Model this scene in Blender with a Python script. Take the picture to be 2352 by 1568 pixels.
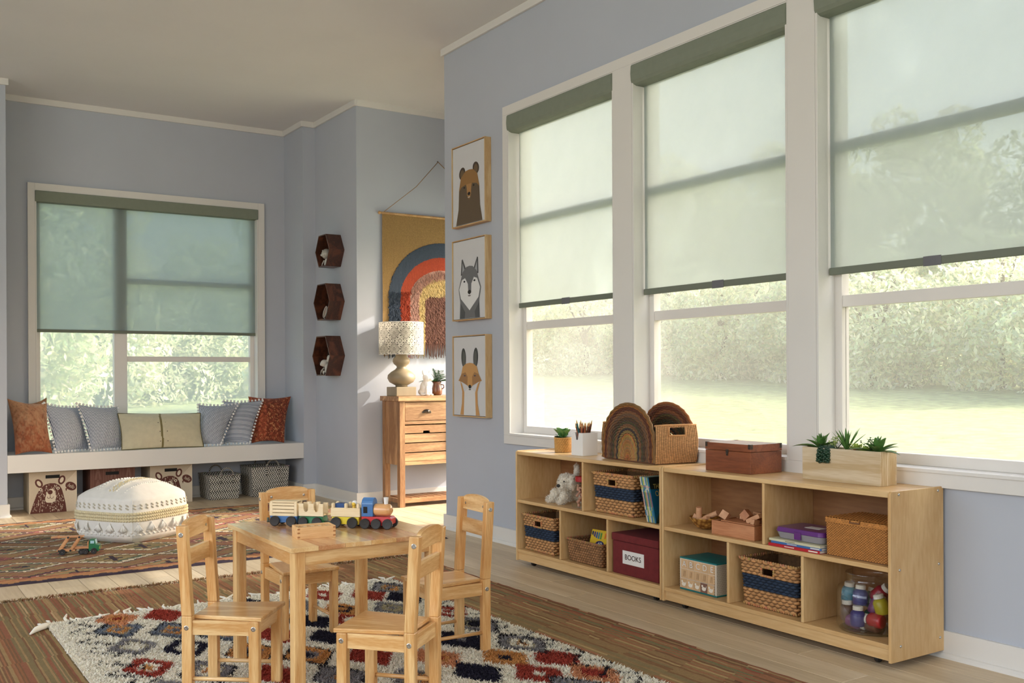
import bpy, bmesh, math, random
import numpy as np
from mathutils import Vector, Matrix
random.seed(7); RNG = np.random.default_rng(7)
for o in list(bpy.data.objects): bpy.data.objects.remove(o)
SC = bpy.context.scene
COL = SC.collection
PI = math.pi
# ---------------- camera, world, sun, exposure ----------------
YAW = math.atan2(1496, 2280)
cam_d = bpy.data.cameras.new('camera'); cam = bpy.data.objects.new('camera', cam_d); COL.objects.link(cam)
cam_d.sensor_width = 36; cam_d.lens = 36 * 2280 / 2352; cam_d.shift_y = 75.6 / 2352
cam_d.clip_start = 0.05; cam_d.clip_end = 200
cam.location = (0, 0, 1.0)
cam.rotation_euler = (Matrix.Rotation(-YAW, 3, 'Z') @ Matrix.Rotation(PI / 2, 3, 'X') @ Matrix.Rotation(-0.005, 3, 'Z')).to_euler()
SC.camera = cam
SC.view_settings.view_transform = 'Standard'; SC.view_settings.look = 'None'
SC.view_settings.gamma = 1; SC.view_settings.use_curve_mapping = False
SC.view_settings.exposure = 0.08
SUN_DIR = Vector((-0.82, 0.30, -0.49)).normalized()
w = bpy.data.worlds.new('sky'); SC.world = w; w.use_nodes = True
wn = w.node_tree; bgn = wn.nodes['Background']
sk = wn.nodes.new('ShaderNodeTexSky'); sk.sky_type = 'NISHITA'; sk.sun_disc = False
sk.sun_elevation = math.asin(-SUN_DIR.z); sk.sun_rotation = math.atan2(-SUN_DIR.x, -SUN_DIR.y); sk.dust_density = 6; sk.air_density = 1.0
wn.links.new(sk.outputs[0], bgn.inputs['Color']); bgn.inputs['Strength'].default_value = 0.62
sun_d = bpy.data.lights.new('sun', 'SUN'); sun_d.energy = 4.4; sun_d.angle = 0.012; sun_d.color = (1.0, 0.95, 0.86)
sun = bpy.data.objects.new('sun', sun_d); COL.objects.link(sun); sun.rotation_euler = SUN_DIR.to_track_quat('-Z', 'Y').to_euler()
def area(name, loc, direction, sx, sy, energy, color=(1, 1, 1)):
    d = bpy.data.lights.new(name, 'AREA'); d.shape = 'RECTANGLE'; d.size = sx; d.size_y = sy; d.energy = energy; d.color = color
    o = bpy.data.objects.new(name, d); COL.objects.link(o); o.location = loc
    o.rotation_euler = Vector(direction).to_track_quat('-Z', 'Y').to_euler(); return o
# fill lamps added at unseen openings behind and left of the camera
area('window_daylight_left', (-2.85, 2.6, 1.75), (1, 0.12, -0.02), 5.6, 2.0, 104, (1.0, 0.97, 0.93))
area('window_daylight_rear', (0.3, -2.85, 1.85), (0.0, 1, -0.02), 5.0, 1.8, 56, (1.0, 0.96, 0.91))
area('window_daylight_hall', (4.06, 6.36, 1.25), (-.855, .519, -0.05), 1.2, 1.9, 6, (1.0, 0.98, 0.95))

# ---------------- helpers ----------------
def S(r, g, b, k=1.0):
    f = lambda c: ((c / 255 + 0.055) / 1.055) ** 2.4 if c > 10 else c / 255 / 12.92
    return (f(r) * k, f(g) * k, f(b) * k)
MATS = {}
def newmat(name):
    m = bpy.data.materials.new(name); m.use_nodes = True
    return m, m.node_tree, m.node_tree.nodes['Principled BSDF']
def bumpify(nt, p, scale, strength, stretch=(1, 1, 1), dist=0.002, detail=4):
    tc = nt.nodes.new('ShaderNodeTexCoord'); mp = nt.nodes.new('ShaderNodeMapping'); mp.inputs['Scale'].default_value = stretch
    nz = nt.nodes.new('ShaderNodeTexNoise'); nz.inputs['Scale'].default_value = scale; nz.inputs['Detail'].default_value = detail
    bp = nt.nodes.new('ShaderNodeBump'); bp.inputs['Strength'].default_value = strength; bp.inputs['Distance'].default_value = dist
    nt.links.new(tc.outputs['Object'], mp.inputs[0]); nt.links.new(mp.outputs[0], nz.inputs['Vector'])
    nt.links.new(nz.outputs['Fac'], bp.inputs['Height']); nt.links.new(bp.outputs[0], p.inputs['Normal'])
    return nz
def mat(name, c, rough=0.5, metal=0.0, var=0.06, nscale=8, bump=0.0, bscale=200, spec=0.5, stretch=(1, 1, 1), coat=0.0, sheen=0.0):
    if name in MATS: return MATS[name]
    m, nt, p = newmat(name)
    p.inputs['Roughness'].default_value = rough; p.inputs['Metallic'].default_value = metal
    p.inputs['Specular IOR Level'].default_value = spec; p.inputs['Coat Weight'].default_value = coat
    p.inputs['Sheen Weight'].default_value = sheen
    tc = nt.nodes.new('ShaderNodeTexCoord'); mp = nt.nodes.new('ShaderNodeMapping'); mp.inputs['Scale'].default_value = stretch
    nz = nt.nodes.new('ShaderNodeTexNoise'); nz.inputs['Scale'].default_value = nscale; nz.inputs['Detail'].default_value = 5
    cr = nt.nodes.new('ShaderNodeValToRGB')
    cr.color_ramp.elements[0].position = 0.3; cr.color_ramp.elements[1].position = 0.7
    cr.color_ramp.elements[0].color = tuple(x * (1 - var) for x in c) + (1,)
    cr.color_ramp.elements[1].color = tuple(min(1, x * (1 + var)) for x in c) + (1,)
    nt.links.new(tc.outputs['Object'], mp.inputs[0]); nt.links.new(mp.outputs[0], nz.inputs['Vector'])
    nt.links.new(nz.outputs['Fac'], cr.inputs[0]); nt.links.new(cr.outputs[0], p.inputs['Base Color'])
    if bump: bumpify(nt, p, bscale, bump)
    MATS[name] = m; return m
def wood(name, light, dark, axis='X', scale=9, rough=0.4, ring=0.55, knots=0.0, obvar=0.12, coat=0.0, stretch=12, bump=0.05):
    """long-grain timber: stretched noise lines along one object axis, broader figure below"""
    if name in MATS: return MATS[name]
    m, nt, p = newmat(name); L = nt.links.new; N = nt.nodes.new
    p.inputs['Roughness'].default_value = rough; p.inputs['Coat Weight'].default_value = coat; p.inputs['Coat Roughness'].default_value = 0.2
    tc = N('ShaderNodeTexCoord'); oi = N('ShaderNodeObjectInfo')
    ad = N('ShaderNodeVectorMath'); ad.operation = 'ADD'
    sc = N('ShaderNodeVectorMath'); sc.operation = 'SCALE'; sc.inputs['Scale'].default_value = 13.0
    cb = N('ShaderNodeCombineXYZ')
    for i in range(3): L(oi.outputs['Random'], cb.inputs[i])
    L(cb.outputs[0], sc.inputs[0]); L(tc.outputs['Object'], ad.inputs[0]); L(sc.outputs[0], ad.inputs[1])
    mp = N('ShaderNodeMapping'); s = [1.0, 1.0, 1.0]; s['XYZ'.index(axis)] = 1.0 / stretch; mp.inputs['Scale'].default_value = s
    L(ad.outputs[0], mp.inputs[0])
    big = N('ShaderNodeTexNoise'); big.inputs['Scale'].default_value = scale * 0.9; big.inputs['Detail'].default_value = 2; big.inputs['Distortion'].default_value = 0.6
    L(mp.outputs[0], big.inputs['Vector'])
    mu = N('ShaderNodeMath'); mu.operation = 'MULTIPLY'; mu.inputs[1].default_value = 14.0; L(big.outputs['Fac'], mu.inputs[0])
    fr = N('ShaderNodeMath'); fr.operation = 'SINE'; L(mu.outputs[0], fr.inputs[0])
    fine = N('ShaderNodeTexNoise'); fine.inputs['Scale'].default_value = scale * 14; fine.inputs['Detail'].default_value = 4; L(mp.outputs[0], fine.inputs['Vector'])
    a = N('ShaderNodeMath'); a.operation = 'MULTIPLY_ADD'; a.inputs[1].default_value = 0.5 * ring; L(fr.outputs[0], a.inputs[0]); a.inputs[2].default_value = 0.0
    b = N('ShaderNodeMath'); b.operation = 'ADD'; L(a.outputs[0], b.inputs[0]); L(fine.outputs['Fac'], b.inputs[1])
    cr = N('ShaderNodeValToRGB'); cr.color_ramp.elements[0].position = 0.15; cr.color_ramp.elements[1].position = 0.85
    cr.color_ramp.elements[0].color = tuple(light) + (1,); cr.color_ramp.elements[1].color = tuple(dark) + (1,)
    L(b.outputs[0], cr.inputs[0])
    hv = N('ShaderNodeHueSaturation'); L(cr.outputs[0], hv.inputs['Color'])
    mr = N('ShaderNodeMapRange'); mr.inputs['To Min'].default_value = 1 - obvar; mr.inputs['To Max'].default_value = 1 + obvar
    L(oi.outputs['Random'], mr.inputs['Value']); L(mr.outputs[0], hv.inputs['Value'])
    L(hv.outputs[0], p.inputs['Base Color'])
    if bump:
        bp = N('ShaderNodeBump'); bp.inputs['Strength'].default_value = bump; bp.inputs['Distance'].default_value = 0.001
        L(fine.outputs['Fac'], bp.inputs['Height']); L(bp.outputs[0], p.inputs['Normal'])
    MATS[name] = m; return m
def vmat(name='painted', rough=0.8, bump=0.0, bscale=300, var=0.0, sheen=0.0, translucent=0.0, nscale=60):
    """colour comes from the mesh's own colour attribute"""
    if name in MATS: return MATS[name]
    m, nt, p = newmat(name); L = nt.links.new
    p.inputs['Roughness'].default_value = rough; p.inputs['Sheen Weight'].default_value = sheen; p.inputs['Specular IOR Level'].default_value = 0.3
    at = nt.nodes.new('ShaderNodeAttribute'); at.attribute_name = 'Col'
    src = at.outputs['Color']
    if var:
        tc = nt.nodes.new('ShaderNodeTexCoord'); nz = nt.nodes.new('ShaderNodeTexNoise'); nz.inputs['Scale'].default_value = nscale; nz.inputs['Detail'].default_value = 3
        mr = nt.nodes.new('ShaderNodeMapRange'); mr.inputs['To Min'].default_value = 1 - var; mr.inputs['To Max'].default_value = 1 + var
        hv = nt.nodes.new('ShaderNodeHueSaturation')
        L(tc.outputs['Object'], nz.inputs['Vector']); L(nz.outputs['Fac'], mr.inputs['Value']); L(mr.outputs[0], hv.inputs['Value']); L(src, hv.inputs['Color']); src = hv.outputs[0]
    L(src, p.inputs['Base Color'])
    if bump: bumpify(nt, p, bscale, bump)
    if translucent:
        tr = nt.nodes.new('ShaderNodeBsdfTranslucent'); mx = nt.nodes.new('ShaderNodeMixShader'); mx.inputs[0].default_value = translucent
        L(src, tr.inputs['Color']); L(p.outputs[0], mx.inputs[1]); L(tr.outputs[0], mx.inputs[2]); L(mx.outputs[0], nt.nodes['Material Output'].inputs[0])
    MATS[name] = m; return m
def props(o, label=None, cat=None, group=None, kind=None):
    if label: o['label'] = label
    if cat: o['category'] = cat
    if group: o['group'] = group
    if kind: o['kind'] = kind
    return o
def thing(name, label, cat, loc=(0, 0, 0), rz=0.0, group=None, rot=None):
    o = bpy.data.objects.new(name, None); COL.objects.link(o); o.empty_display_size = 0.1
    o.location = loc; o.rotation_euler = rot if rot else (0, 0, rz)
    return props(o, label, cat, group)
def copy_tree(o, parent=None):
    c = o.copy(); COL.objects.link(c); c.parent = parent
    for ch in list(o.children): copy_tree(ch, c)
    return c
def shell(name):
    o = bpy.data.objects.new(name, None); COL.objects.link(o); o['kind'] = 'structure'; return o
class MB:
    """collects simple solids and links them as one mesh object"""
    def __init__(s): s.v = []; s.f = []; s.c = []; s.M = None; s.col = None
    def add(s, vs, fs, col=None):
        n = len(s.v)
        if s.M is not None: vs = [tuple(s.M @ Vector(p)) for p in vs]
        s.v += [tuple(p) for p in vs]; s.f += [tuple(i + n for i in f) for f in fs]
        s.c += [col or s.col or (1, 1, 1)] * len(fs); return s
    def box(s, x0, x1, y0, y1, z0, z1, col=None):
        v = [(x0, y0, z0), (x1, y0, z0), (x1, y1, z0), (x0, y1, z0), (x0, y0, z1), (x1, y0, z1), (x1, y1, z1), (x0, y1, z1)]
        return s.add(v, [(0, 3, 2, 1), (4, 5, 6, 7), (0, 1, 5, 4), (1, 2, 6, 5), (2, 3, 7, 6), (3, 0, 4, 7)], col)
    def hexa(s, b, t, col=None):
        return s.add(list(b) + list(t), [(0, 3, 2, 1), (4, 5, 6, 7), (0, 1, 5, 4), (1, 2, 6, 5), (2, 3, 7, 6), (3, 0, 4, 7)], col)
    def prism(s, poly, a0, a1, plane='XY', col=None):
        def P(p, a): return {'XY': (p[0], p[1], a), 'XZ': (p[0], a, p[1]), 'YZ': (a, p[0], p[1])}[plane]
        n = len(poly); v = [P(p, a0) for p in poly] + [P(p, a1) for p in poly]
        return s.add(v, [tuple(range(n)), tuple(range(2 * n - 1, n - 1, -1))] + [(i, i + n, (i + 1) % n + n, (i + 1) % n) for i in range(n)], col)
    def tube(s, pts, r, n=8, closed=False, col=None, caps=True):
        pts = [Vector(p) for p in pts]; m = len(pts); R = r if hasattr(r, '__len__') else [r] * m
        vs = []; up = None
        for i, p in enumerate(pts):
            a = pts[(i - 1) % m] if (closed or i > 0) else p; b = pts[(i + 1) % m] if (closed or i < m - 1) else p
            t = (b - a)
            t = t.normalized() if t.length > 1e-9 else Vector((0, 0, 1))
            if up is None: up = t.orthogonal().normalized()
            up = (up - t * up.dot(t)); up = up.normalized() if up.length > 1e-6 else t.orthogonal().normalized()
            q = t.cross(up)
            for k in range(n):
                an = 2 * PI * k / n; vs.append(p + (up * math.cos(an) + q * math.sin(an)) * R[i])
        fs = []
        for i in range(m if closed else m - 1):
            j = (i + 1) % m
            for k in range(n): fs.append((i * n + k, i * n + (k + 1) % n, j * n + (k + 1) % n, j * n + k))
        if not closed and caps: fs += [tuple(range(n - 1, -1, -1)), tuple((m - 1) * n + k for k in range(n))]
        return s.add(vs, fs, col)
    def lathe(s, prof, n=24, c=(0, 0, 0), col=None, cap=True):
        vs = [(c[0] + r * math.cos(2 * PI * k / n), c[1] + r * math.sin(2 * PI * k / n), c[2] + z) for r, z in prof for k in range(n)]
        fs = [(i * n + k, i * n + (k + 1) % n, (i + 1) * n + (k + 1) % n, (i + 1) * n + k) for i in range(len(prof) - 1) for k in range(n)]
        if cap: fs += [tuple(range(n - 1, -1, -1)), tuple((len(prof) - 1) * n + k for k in range(n))]
        return s.add(vs, fs, col)
    def sph(s, c, r, nu=12, nv=8, col=None, M=None):
        r = r if hasattr(r, '__len__') else (r, r, r)
        vs = []; 
        for i in range(nv + 1):
            ph = PI * i / nv
            for k in range(nu):
                th = 2 * PI * k / nu
                p = Vector((r[0] * math.sin(ph) * math.cos(th), r[1] * math.sin(ph) * math.sin(th), r[2] * math.cos(ph)))
                if M is not None: p = M @ p
                vs.append((c[0] + p[0], c[1] + p[1], c[2] + p[2]))
        fs = [(i * nu + k, (i + 1) * nu + k, (i + 1) * nu + (k + 1) % nu, i * nu + (k + 1) % nu) for i in range(nv) for k in range(nu)]
        return s.add(vs, fs, col)
    def build(s, name, m, parent=None, smooth=False, bevel=0, label=None, world=False, kind=None, seg=2, mods=()):
        me = bpy.data.meshes.new(name); vs = s.v
        if world and parent is not None:
            Mi = (Matrix.Translation(parent.location) @ parent.rotation_euler.to_matrix().to_4x4()).inverted()
            if parent.parent is not None:
                g = parent.parent; Mi = Mi @ (Matrix.Translation(g.location) @ g.rotation_euler.to_matrix().to_4x4()).inverted()
            vs = [tuple(Mi @ Vector(p)) for p in vs]
        me.from_pydata(vs, [], s.f); me.update()
        if any(c != (1, 1, 1) for c in s.c):
            ca = me.color_attributes.new('Col', 'FLOAT_COLOR', 'CORNER'); arr = []
            for f, c in zip(s.f, s.c): arr += [c[0], c[1], c[2], 1.0] * len(f)
            ca.data.foreach_set('color', arr)
        if smooth: me.polygons.foreach_set('use_smooth', [True] * len(me.polygons))
        if m: me.materials.append(m)
        o = bpy.data.objects.new(name, me); COL.objects.link(o)
        if parent is not None: o.parent = parent
        if bevel:
            b = o.modifiers.new('bevel', 'BEVEL'); b.width = bevel; b.segments = seg; b.limit_method = 'ANGLE'; b.angle_limit = 0.6
            if smooth is False: me.polygons.foreach_set('use_smooth', [True] * len(me.polygons)); wnm = o.modifiers.new('wn', 'WEIGHTED_NORMAL'); wnm.keep_sharp = True
        if label: o['label'] = label
        if kind: o['kind'] = kind
        return o
def sheet(name, P, m, parent=None, colors=None, smooth=True, label=None, kind=None, mask=None, closed_u=False, uv=False):
    """P: (nv+1, nu+1, 3) numpy lattice -> quad mesh; colors: (nv, nu, 3) per face"""
    nv, nu = P.shape[0] - 1, P.shape[1] - 1
    idx = np.arange((nv + 1) * (nu + 1)).reshape(nv + 1, nu + 1)
    F = np.stack([idx[:-1, :-1], idx[:-1, 1:], idx[1:, 1:], idx[1:, :-1]], -1).reshape(-1, 4)
    keep = np.ones(len(F), bool) if mask is None else mask.reshape(-1)
    F = F[keep]
    me = bpy.data.meshes.new(name); me.from_pydata(P.reshape(-1, 3).tolist(), [], F.tolist()); me.update()
    if colors is not None:
        C = colors.reshape(-1, 3)[keep]; C4 = np.concatenate([C, np.ones((len(C), 1))], 1)
        ca = me.color_attributes.new('Col', 'FLOAT_COLOR', 'CORNER'); ca.data.foreach_set('color', np.repeat(C4, 4, 0).ravel().astype(np.float32))
    if uv:
        U, V = np.meshgrid(np.linspace(0, 1, nu + 1), np.linspace(0, 1, nv + 1)); UVp = np.stack([U, V], -1).reshape(-1, 2)[F.ravel()]
        l = me.uv_layers.new(name='UVMap'); l.data.foreach_set('uv', UVp.ravel().astype(np.float32))
    if smooth: me.polygons.foreach_set('use_smooth', [True] * len(me.polygons))
    if m: me.materials.append(m)
    o = bpy.data.objects.new(name, me); COL.objects.link(o)
    if parent is not None: o.parent = parent
    if label: o['label'] = label
    if kind: o['kind'] = kind
    return o
# flat prints: list of (polygon, colour) in a unit plane, stacked by 0.15 mm
def ell(cx, cy, rx, ry, rot=0, n=24):
    c, s = math.cos(rot), math.sin(rot)
    return [(cx + rx * math.cos(t) * c - ry * math.sin(t) * s, cy + rx * math.cos(t) * s + ry * math.sin(t) * c) for t in [2 * PI * k / n for k in range(n)]]
def stroke(pts, w):
    out = []
    for (x0, y0), (x1, y1) in zip(pts[:-1], pts[1:]):
        dx, dy = x1 - x0, y1 - y0; l = math.hypot(dx, dy) or 1; nx, ny = -dy / l * w / 2, dx / l * w / 2; ex, ey = dx / l * w * .3, dy / l * w * .3
        out.append([(x0 + nx - ex, y0 + ny - ey), (x1 + nx + ex, y1 + ny + ey), (x1 - nx + ex, y1 - ny + ey), (x0 - nx - ex, y0 - ny - ey)])
    return out
def decal(name, prims, O, U, V, m, parent, step=0.00015, label=None, base=0.0006):
    O, U, V = Vector(O), Vector(U), Vector(V); N = U.cross(V).normalized(); b = MB()
    for k, (poly, c) in enumerate(prims):
        pts = [O + U * p[0] + V * p[1] + N * (base + step * k) for p in poly]
        b.add(pts, [tuple(range(len(pts)))], c)
    return b.build(name, m, parent, label=label)
_txt = {}
def text_faces(string, shear=0.0, extrude=0.0):
    if (string, shear) in _txt: return _txt[(string, shear)]
    cu = bpy.data.curves.new('lettering', 'FONT'); cu.body = string; cu.align_x = 'CENTER'; cu.align_y = 'CENTER'; cu.shear = shear; cu.resolution_u = 3
    o = bpy.data.objects.new('lettering', cu); COL.objects.link(o)
    dg = bpy.context.evaluated_depsgraph_get(); dg.update(); me = bpy.data.meshes.new_from_object(o.evaluated_get(dg))
    r = ([tuple(v.co) for v in me.vertices], [tuple(p.vertices) for p in me.polygons])
    bpy.data.objects.remove(o); bpy.data.curves.remove(cu); bpy.data.meshes.remove(me); _txt[(string, shear)] = r; return r
def lettering(string, O, U, V, h, m, parent, wscale=1.0, shear=0.0, off=0.0012, label=None, name='lettering'):
    """O: centre point, U/V unit vectors of the face"""
    vs, fs = text_faces(string, shear); O, U, V = Vector(O), Vector(U).normalized(), Vector(V).normalized(); N = U.cross(V).normalized(); b = MB()
    b.add([O + U * (p[0] * h * wscale) + V * (p[1] * h) + N * off for p in vs], fs); return b.build(name, m, parent, label=label)
def leaf(b, base, d, L, W, bend=0.3, n=5, col=None, fold=0.25, up=Vector((0, 0, 1)), tipw=0.0, maxat=0.4):
    base, d = Vector(base), Vector(d).normalized(); side = d.cross(up)
    side = side.normalized() if side.length > 1e-4 else Vector((1, 0, 0)); nrm = side.cross(d).normalized(); vs = []; fs = []
    for i in range(n + 1):
        t = i / n; p = base + d * (L * t) - Vector((0, 0, 1)) * (bend * L * t * t)
        wd = W * (math.sin(PI * min(1, t ** (math.log(0.5) / math.log(maxat)))) * 0.9 + 0.12 * (1 - t)) * 0.5
        wd = max(wd, W * tipw * .5)
        vs += [p + side * wd + nrm * wd * fold * 2, p, p - side * wd + nrm * wd * fold * 2]
        if i < n:
            k = 3 * i; fs += [(k, k + 1, k + 4, k + 3), (k + 1, k + 2, k + 5, k + 4)]
    b.add(vs, fs, col)
# ---------------- materials of the room ----------------
M_wall = mat('wall_paint', S(182, 187, 197), 0.85, var=0.02, nscale=3, bump=0.03, bscale=260)
M_ceil = mat('ceiling_paint', S(222, 221, 220), 0.9, var=0.02, nscale=2, bump=0.03, bscale=200)
M_trim = mat('trim_paint', S(222, 219, 214), 0.45, var=0.015, nscale=4)
M_sash = mat('sash_vinyl', S(226, 221, 215), 0.4, var=0.01)
M_plank = wood('oak_floorboard', S(226, 206, 176), S(198, 175, 141), 'Y', 5, 0.42, 0.35, obvar=0.07, stretch=14)
M_sub = mat('subfloor', S(90, 78, 64), 0.9)
M_pine = wood('pine_finish', S(240, 203, 146), S(213, 158, 94), 'Y', 22, 0.32, 0.6, obvar=0.05, coat=0.35, stretch=10)
M_pineX = wood('pine_finish_lengthwise', S(240, 203, 146), S(211, 157, 94), 'X', 22, 0.32, 0.6, obvar=0.05, coat=0.35, stretch=10)
M_pineZ = wood('pine_finish_upright', S(238, 198, 138), S(209, 152, 88), 'Z', 30, 0.32, 0.55, obvar=0.07, coat=0.35, stretch=16)
M_ply = wood('birch_ply', S(222, 188, 136), S(200, 158, 104), 'Z', 6, 0.42, 0.35, obvar=0.02, stretch=5, coat=0.1)
M_plyY = wood('birch_ply_lengthwise', S(224, 190, 138), S(202, 160, 106), 'Y', 9, 0.42, 0.35, obvar=0.02, stretch=12, coat=0.1)
M_plyedge = wood('birch_ply_edge', S(226, 200, 158), S(180, 144, 100), 'Y', 3, 0.5, 0.9, obvar=0.02, stretch=60)
M_console = wood('aged_fir', S(196, 156, 112), S(146, 106, 70), 'X', 16, 0.5, 0.6, obvar=0.1, stretch=9, bump=0.12)
M_consoleZ = wood('aged_fir_upright', S(190, 148, 104), S(142, 100, 64), 'Z', 16, 0.5, 0.6, obvar=0.1, stretch=9, bump=0.12)
M_walnut = wood('walnut', S(106, 60, 40), S(58, 32, 22), 'Z', 14, 0.42, 0.6, obvar=0.12, stretch=8, coat=0.15)
M_dark = mat('dark_void', (0.012, 0.011, 0.010), 0.9)
M_metal = mat('nickel', (0.62, 0.60, 0.56), 0.28, metal=1.0, var=0.03)
M_bronze = mat('dark_bronze', (0.10, 0.085, 0.07), 0.35, metal=0.9)
M_black = mat('black_rubber', (0.018, 0.016, 0.015), 0.45)
M_white = mat('white_paint', S(236, 234, 230), 0.4, var=0.01)
def glassmat(name='window_glass', tint=(1, 1, 1), spec=0.08):
    m, nt, p = newmat(name); nt.nodes.remove(p); N = nt.nodes.new; L = nt.links.new
    t = N('ShaderNodeBsdfTransparent'); t.inputs[0].default_value = (*tint, 1); g = N('ShaderNodeBsdfGlossy'); g.inputs['Roughness'].default_value = 0.03
    lw = N('ShaderNodeLayerWeight'); lw.inputs['Blend'].default_value = 0.35; mr = N('ShaderNodeMapRange'); mr.inputs['To Min'].default_value = 0.02; mr.inputs['To Max'].default_value = spec * 2.2
    mx = N('ShaderNodeMixShader'); L(lw.outputs['Fresnel'], mr.inputs['Value']); L(mr.outputs[0], mx.inputs[0]); L(t.outputs[0], mx.inputs[1]); L(g.outputs[0], mx.inputs[2])
    L(mx.outputs[0], nt.nodes['Material Output'].inputs[0]); return m
M_glass = glassmat()
# insect screen outside the panes: a fine pale mesh, half open, that glows softly with the daylight falling on it
m, nt, p = newmat('insect_screen'); nt.nodes.remove(p)
_t = nt.nodes.new('ShaderNodeBsdfTransparent'); _r = nt.nodes.new('ShaderNodeBsdfTranslucent'); _r.inputs[0].default_value = (0.90, 0.90, 0.86, 1)
_x = nt.nodes.new('ShaderNodeMixShader'); _x.inputs[0].default_value = 0.12
nt.links.new(_t.outputs[0], _x.inputs[1]); nt.links.new(_r.outputs[0], _x.inputs[2]); nt.links.new(_x.outputs[0], nt.nodes['Material Output'].inputs[0]); M_screen = m; M_screen2 = m.copy(); M_screen2.node_tree.nodes['Mix Shader'].inputs[0].default_value = 0.30
# roller shade cloth: open weave, partly see-through, partly glowing
m, nt, p = newmat('shade_cloth'); N = nt.nodes.new; L = nt.links.new
p.inputs['Roughness'].default_value = 0.9; p.inputs['Base Color'].default_value = (*S(186, 192, 186), 1); p.inputs['Specular IOR Level'].default_value = 0.1
_tr = N('ShaderNodeBsdfTranslucent'); _tr.inputs[0].default_value = (*S(214, 219, 219), 1)
_tp = N('ShaderNodeBsdfTransparent'); _tp.inputs[0].default_value = (*S(216, 223, 222), 1)
_a = N('ShaderNodeMixShader'); _a.inputs[0].default_value = 0.68; _b = N('ShaderNodeMixShader'); _b.inputs[0].default_value = 0.42
tc = N('ShaderNodeTexCoord'); nz = N('ShaderNodeTexNoise'); nz.inputs['Scale'].default_value = 7; nz.inputs['Detail'].default_value = 3; mr = N('ShaderNodeMapRange')
mr.inputs['To Min'].default_value = 0.36; mr.inputs['To Max'].default_value = 0.44; L(tc.outputs['Object'], nz.inputs['Vector']); L(nz.outputs['Fac'], mr.inputs['Value']); L(mr.outputs[0], _b.inputs[0])
L(p.outputs[0], _a.inputs[1]); L(_tr.outputs[0], _a.inputs[2]); L(_a.outputs[0], _b.inputs[1]); L(_tp.outputs[0], _b.inputs[2])
L(_b.outputs[0], nt.nodes['Material Output'].inputs[0]); M_cloth = m
M_cass = mat('shade_cassette_cloth', S(126, 133, 118), 0.75, var=0.03, nscale=30, bump=0.05, bscale=900)
M_hem = mat('shade_hem', S(112, 118, 104), 0.7, var=0.02)

# ---------------- room shell ----------------
ZC = 3.12
fl = MB().box(-3, 3.33, -3, 8.47, -0.12, -0.011).prism([(3.33, 5.57), (3.70, 5.57), (4.62, 7.12), (3.33, 7.12)], -.12, -.011).build('floor', M_sub); fl['kind'] = 'structure'
pm = {}
def plank(x, y0, y1):
    L_ = round(y1 - y0, 2)
    key = L_
    if key not in pm:
        b = MB(); h = L_ / 2 - 0.0009; wv = 0.0668; e = 0.0012
        b.hexa([(-wv, -h, -.0095), (wv, -h, -.0095), (wv, h, -.0095), (-wv, h, -.0095)], [(-wv, -h, -e), (wv, -h, -e), (wv, h, -e), (-wv, h, -e)])
        v = [(-wv, -h, -e), (wv, -h, -e), (wv, h, -e), (-wv, h, -e), (-wv + e, -h + e, 0), (wv - e, -h + e, 0), (wv - e, h - e, 0), (-wv + e, h - e, 0)]
        b.add(v, [(4, 5, 6, 7), (0, 1, 5, 4), (1, 2, 6, 5), (2, 3, 7, 6), (3, 0, 4, 7)])
        o = b.build('plank', M_plank, fl); pm[key] = o
    else:
        o = pm[key].copy(); COL.objects.link(o)
    o.location = (x, (y0 + y1) / 2, 0); return o
rp = random.Random(3); x = 0.42 - 0.135 * 1
lens = [1.2, 1.5, 1.8]
while x < 4.7:
    y = 1.2 - rp.choice([0, .3, .6, .9]); ymax = 8.42 if 0.8 < x < 3.16 else (7.9 if x < 3.2 else 7.03)
    if x > 3.27: y = max(5.60, 5.60 + (x + .07 - 3.68) / .607)
    while y < ymax - 0.02:
        l = rp.choice(lens); y1 = y + l
        if y1 > ymax: y1 = ymax
        if ymax - y1 < 0.3: y1 = ymax
        if round(y1 - y, 2) > 0.05: plank(x, y, y1)
        y = y1
    x += 0.135
st = lambda b, name, m, **k: b.build(name, m, kind='structure', **k)
b = MB().box(-3.1, 3.34, -3.1, 8.6, ZC, ZC + 0.12).prism([(3.34, 5.56), (3.74, 5.56), (4.72, 7.19), (3.34, 7.19)], ZC, ZC + .12); st(b, 'ceiling', M_ceil)
# right-hand wall with window openings (x 3.19 .. 3.33)
XR = 3.19; XO = 3.33; OPEN = [(1.65, 2.63), (2.77, 3.75), (3.89, 4.87)]; Z0, Z1 = 0.645, 2.52
b = MB(); b.box(XR, XO, -3, 5.65, 0, Z0).box(XR, XO, -3, 5.65, Z1, ZC)
ed = [-3.0]
for a, c in OPEN: ed += [a, c]
ed.append(5.65)
for i in range(0, len(ed), 2): b.box(XR, XO, ed[i], ed[i + 1], Z0, Z1)
st(b, 'wall_right', M_wall)
# alcove return, hall far wall, hall near wall, hall end wall with its window
st(MB().box(3.20, 3.34, 7.19, 8.6, 0, ZC), 'wall_alcove', M_wall)
st(MB().box(3.20, 4.66, 7.05, 7.19, 0, ZC), 'wall_hall', M_wall)
b = MB().box(XO, 3.68, 5.57, 5.65, 0, ZC); st(b, 'wall_hall_near', M_wall)
SL = Matrix.Translation((3.68, 5.65, 0)) @ Matrix.Rotation(math.atan2(1.4, .85), 4, 'Z'); SLL = math.hypot(1.4, .85)
b = MB(); b.M = SL; b.box(0, SLL, -.08, 0, 0, 0.12).box(0, SLL, -.08, 0, 2.12, ZC).box(SLL - .10, SLL, -.08, 0, .12, 2.12); st(b, 'wall_hall_end', M_wall)
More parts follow.
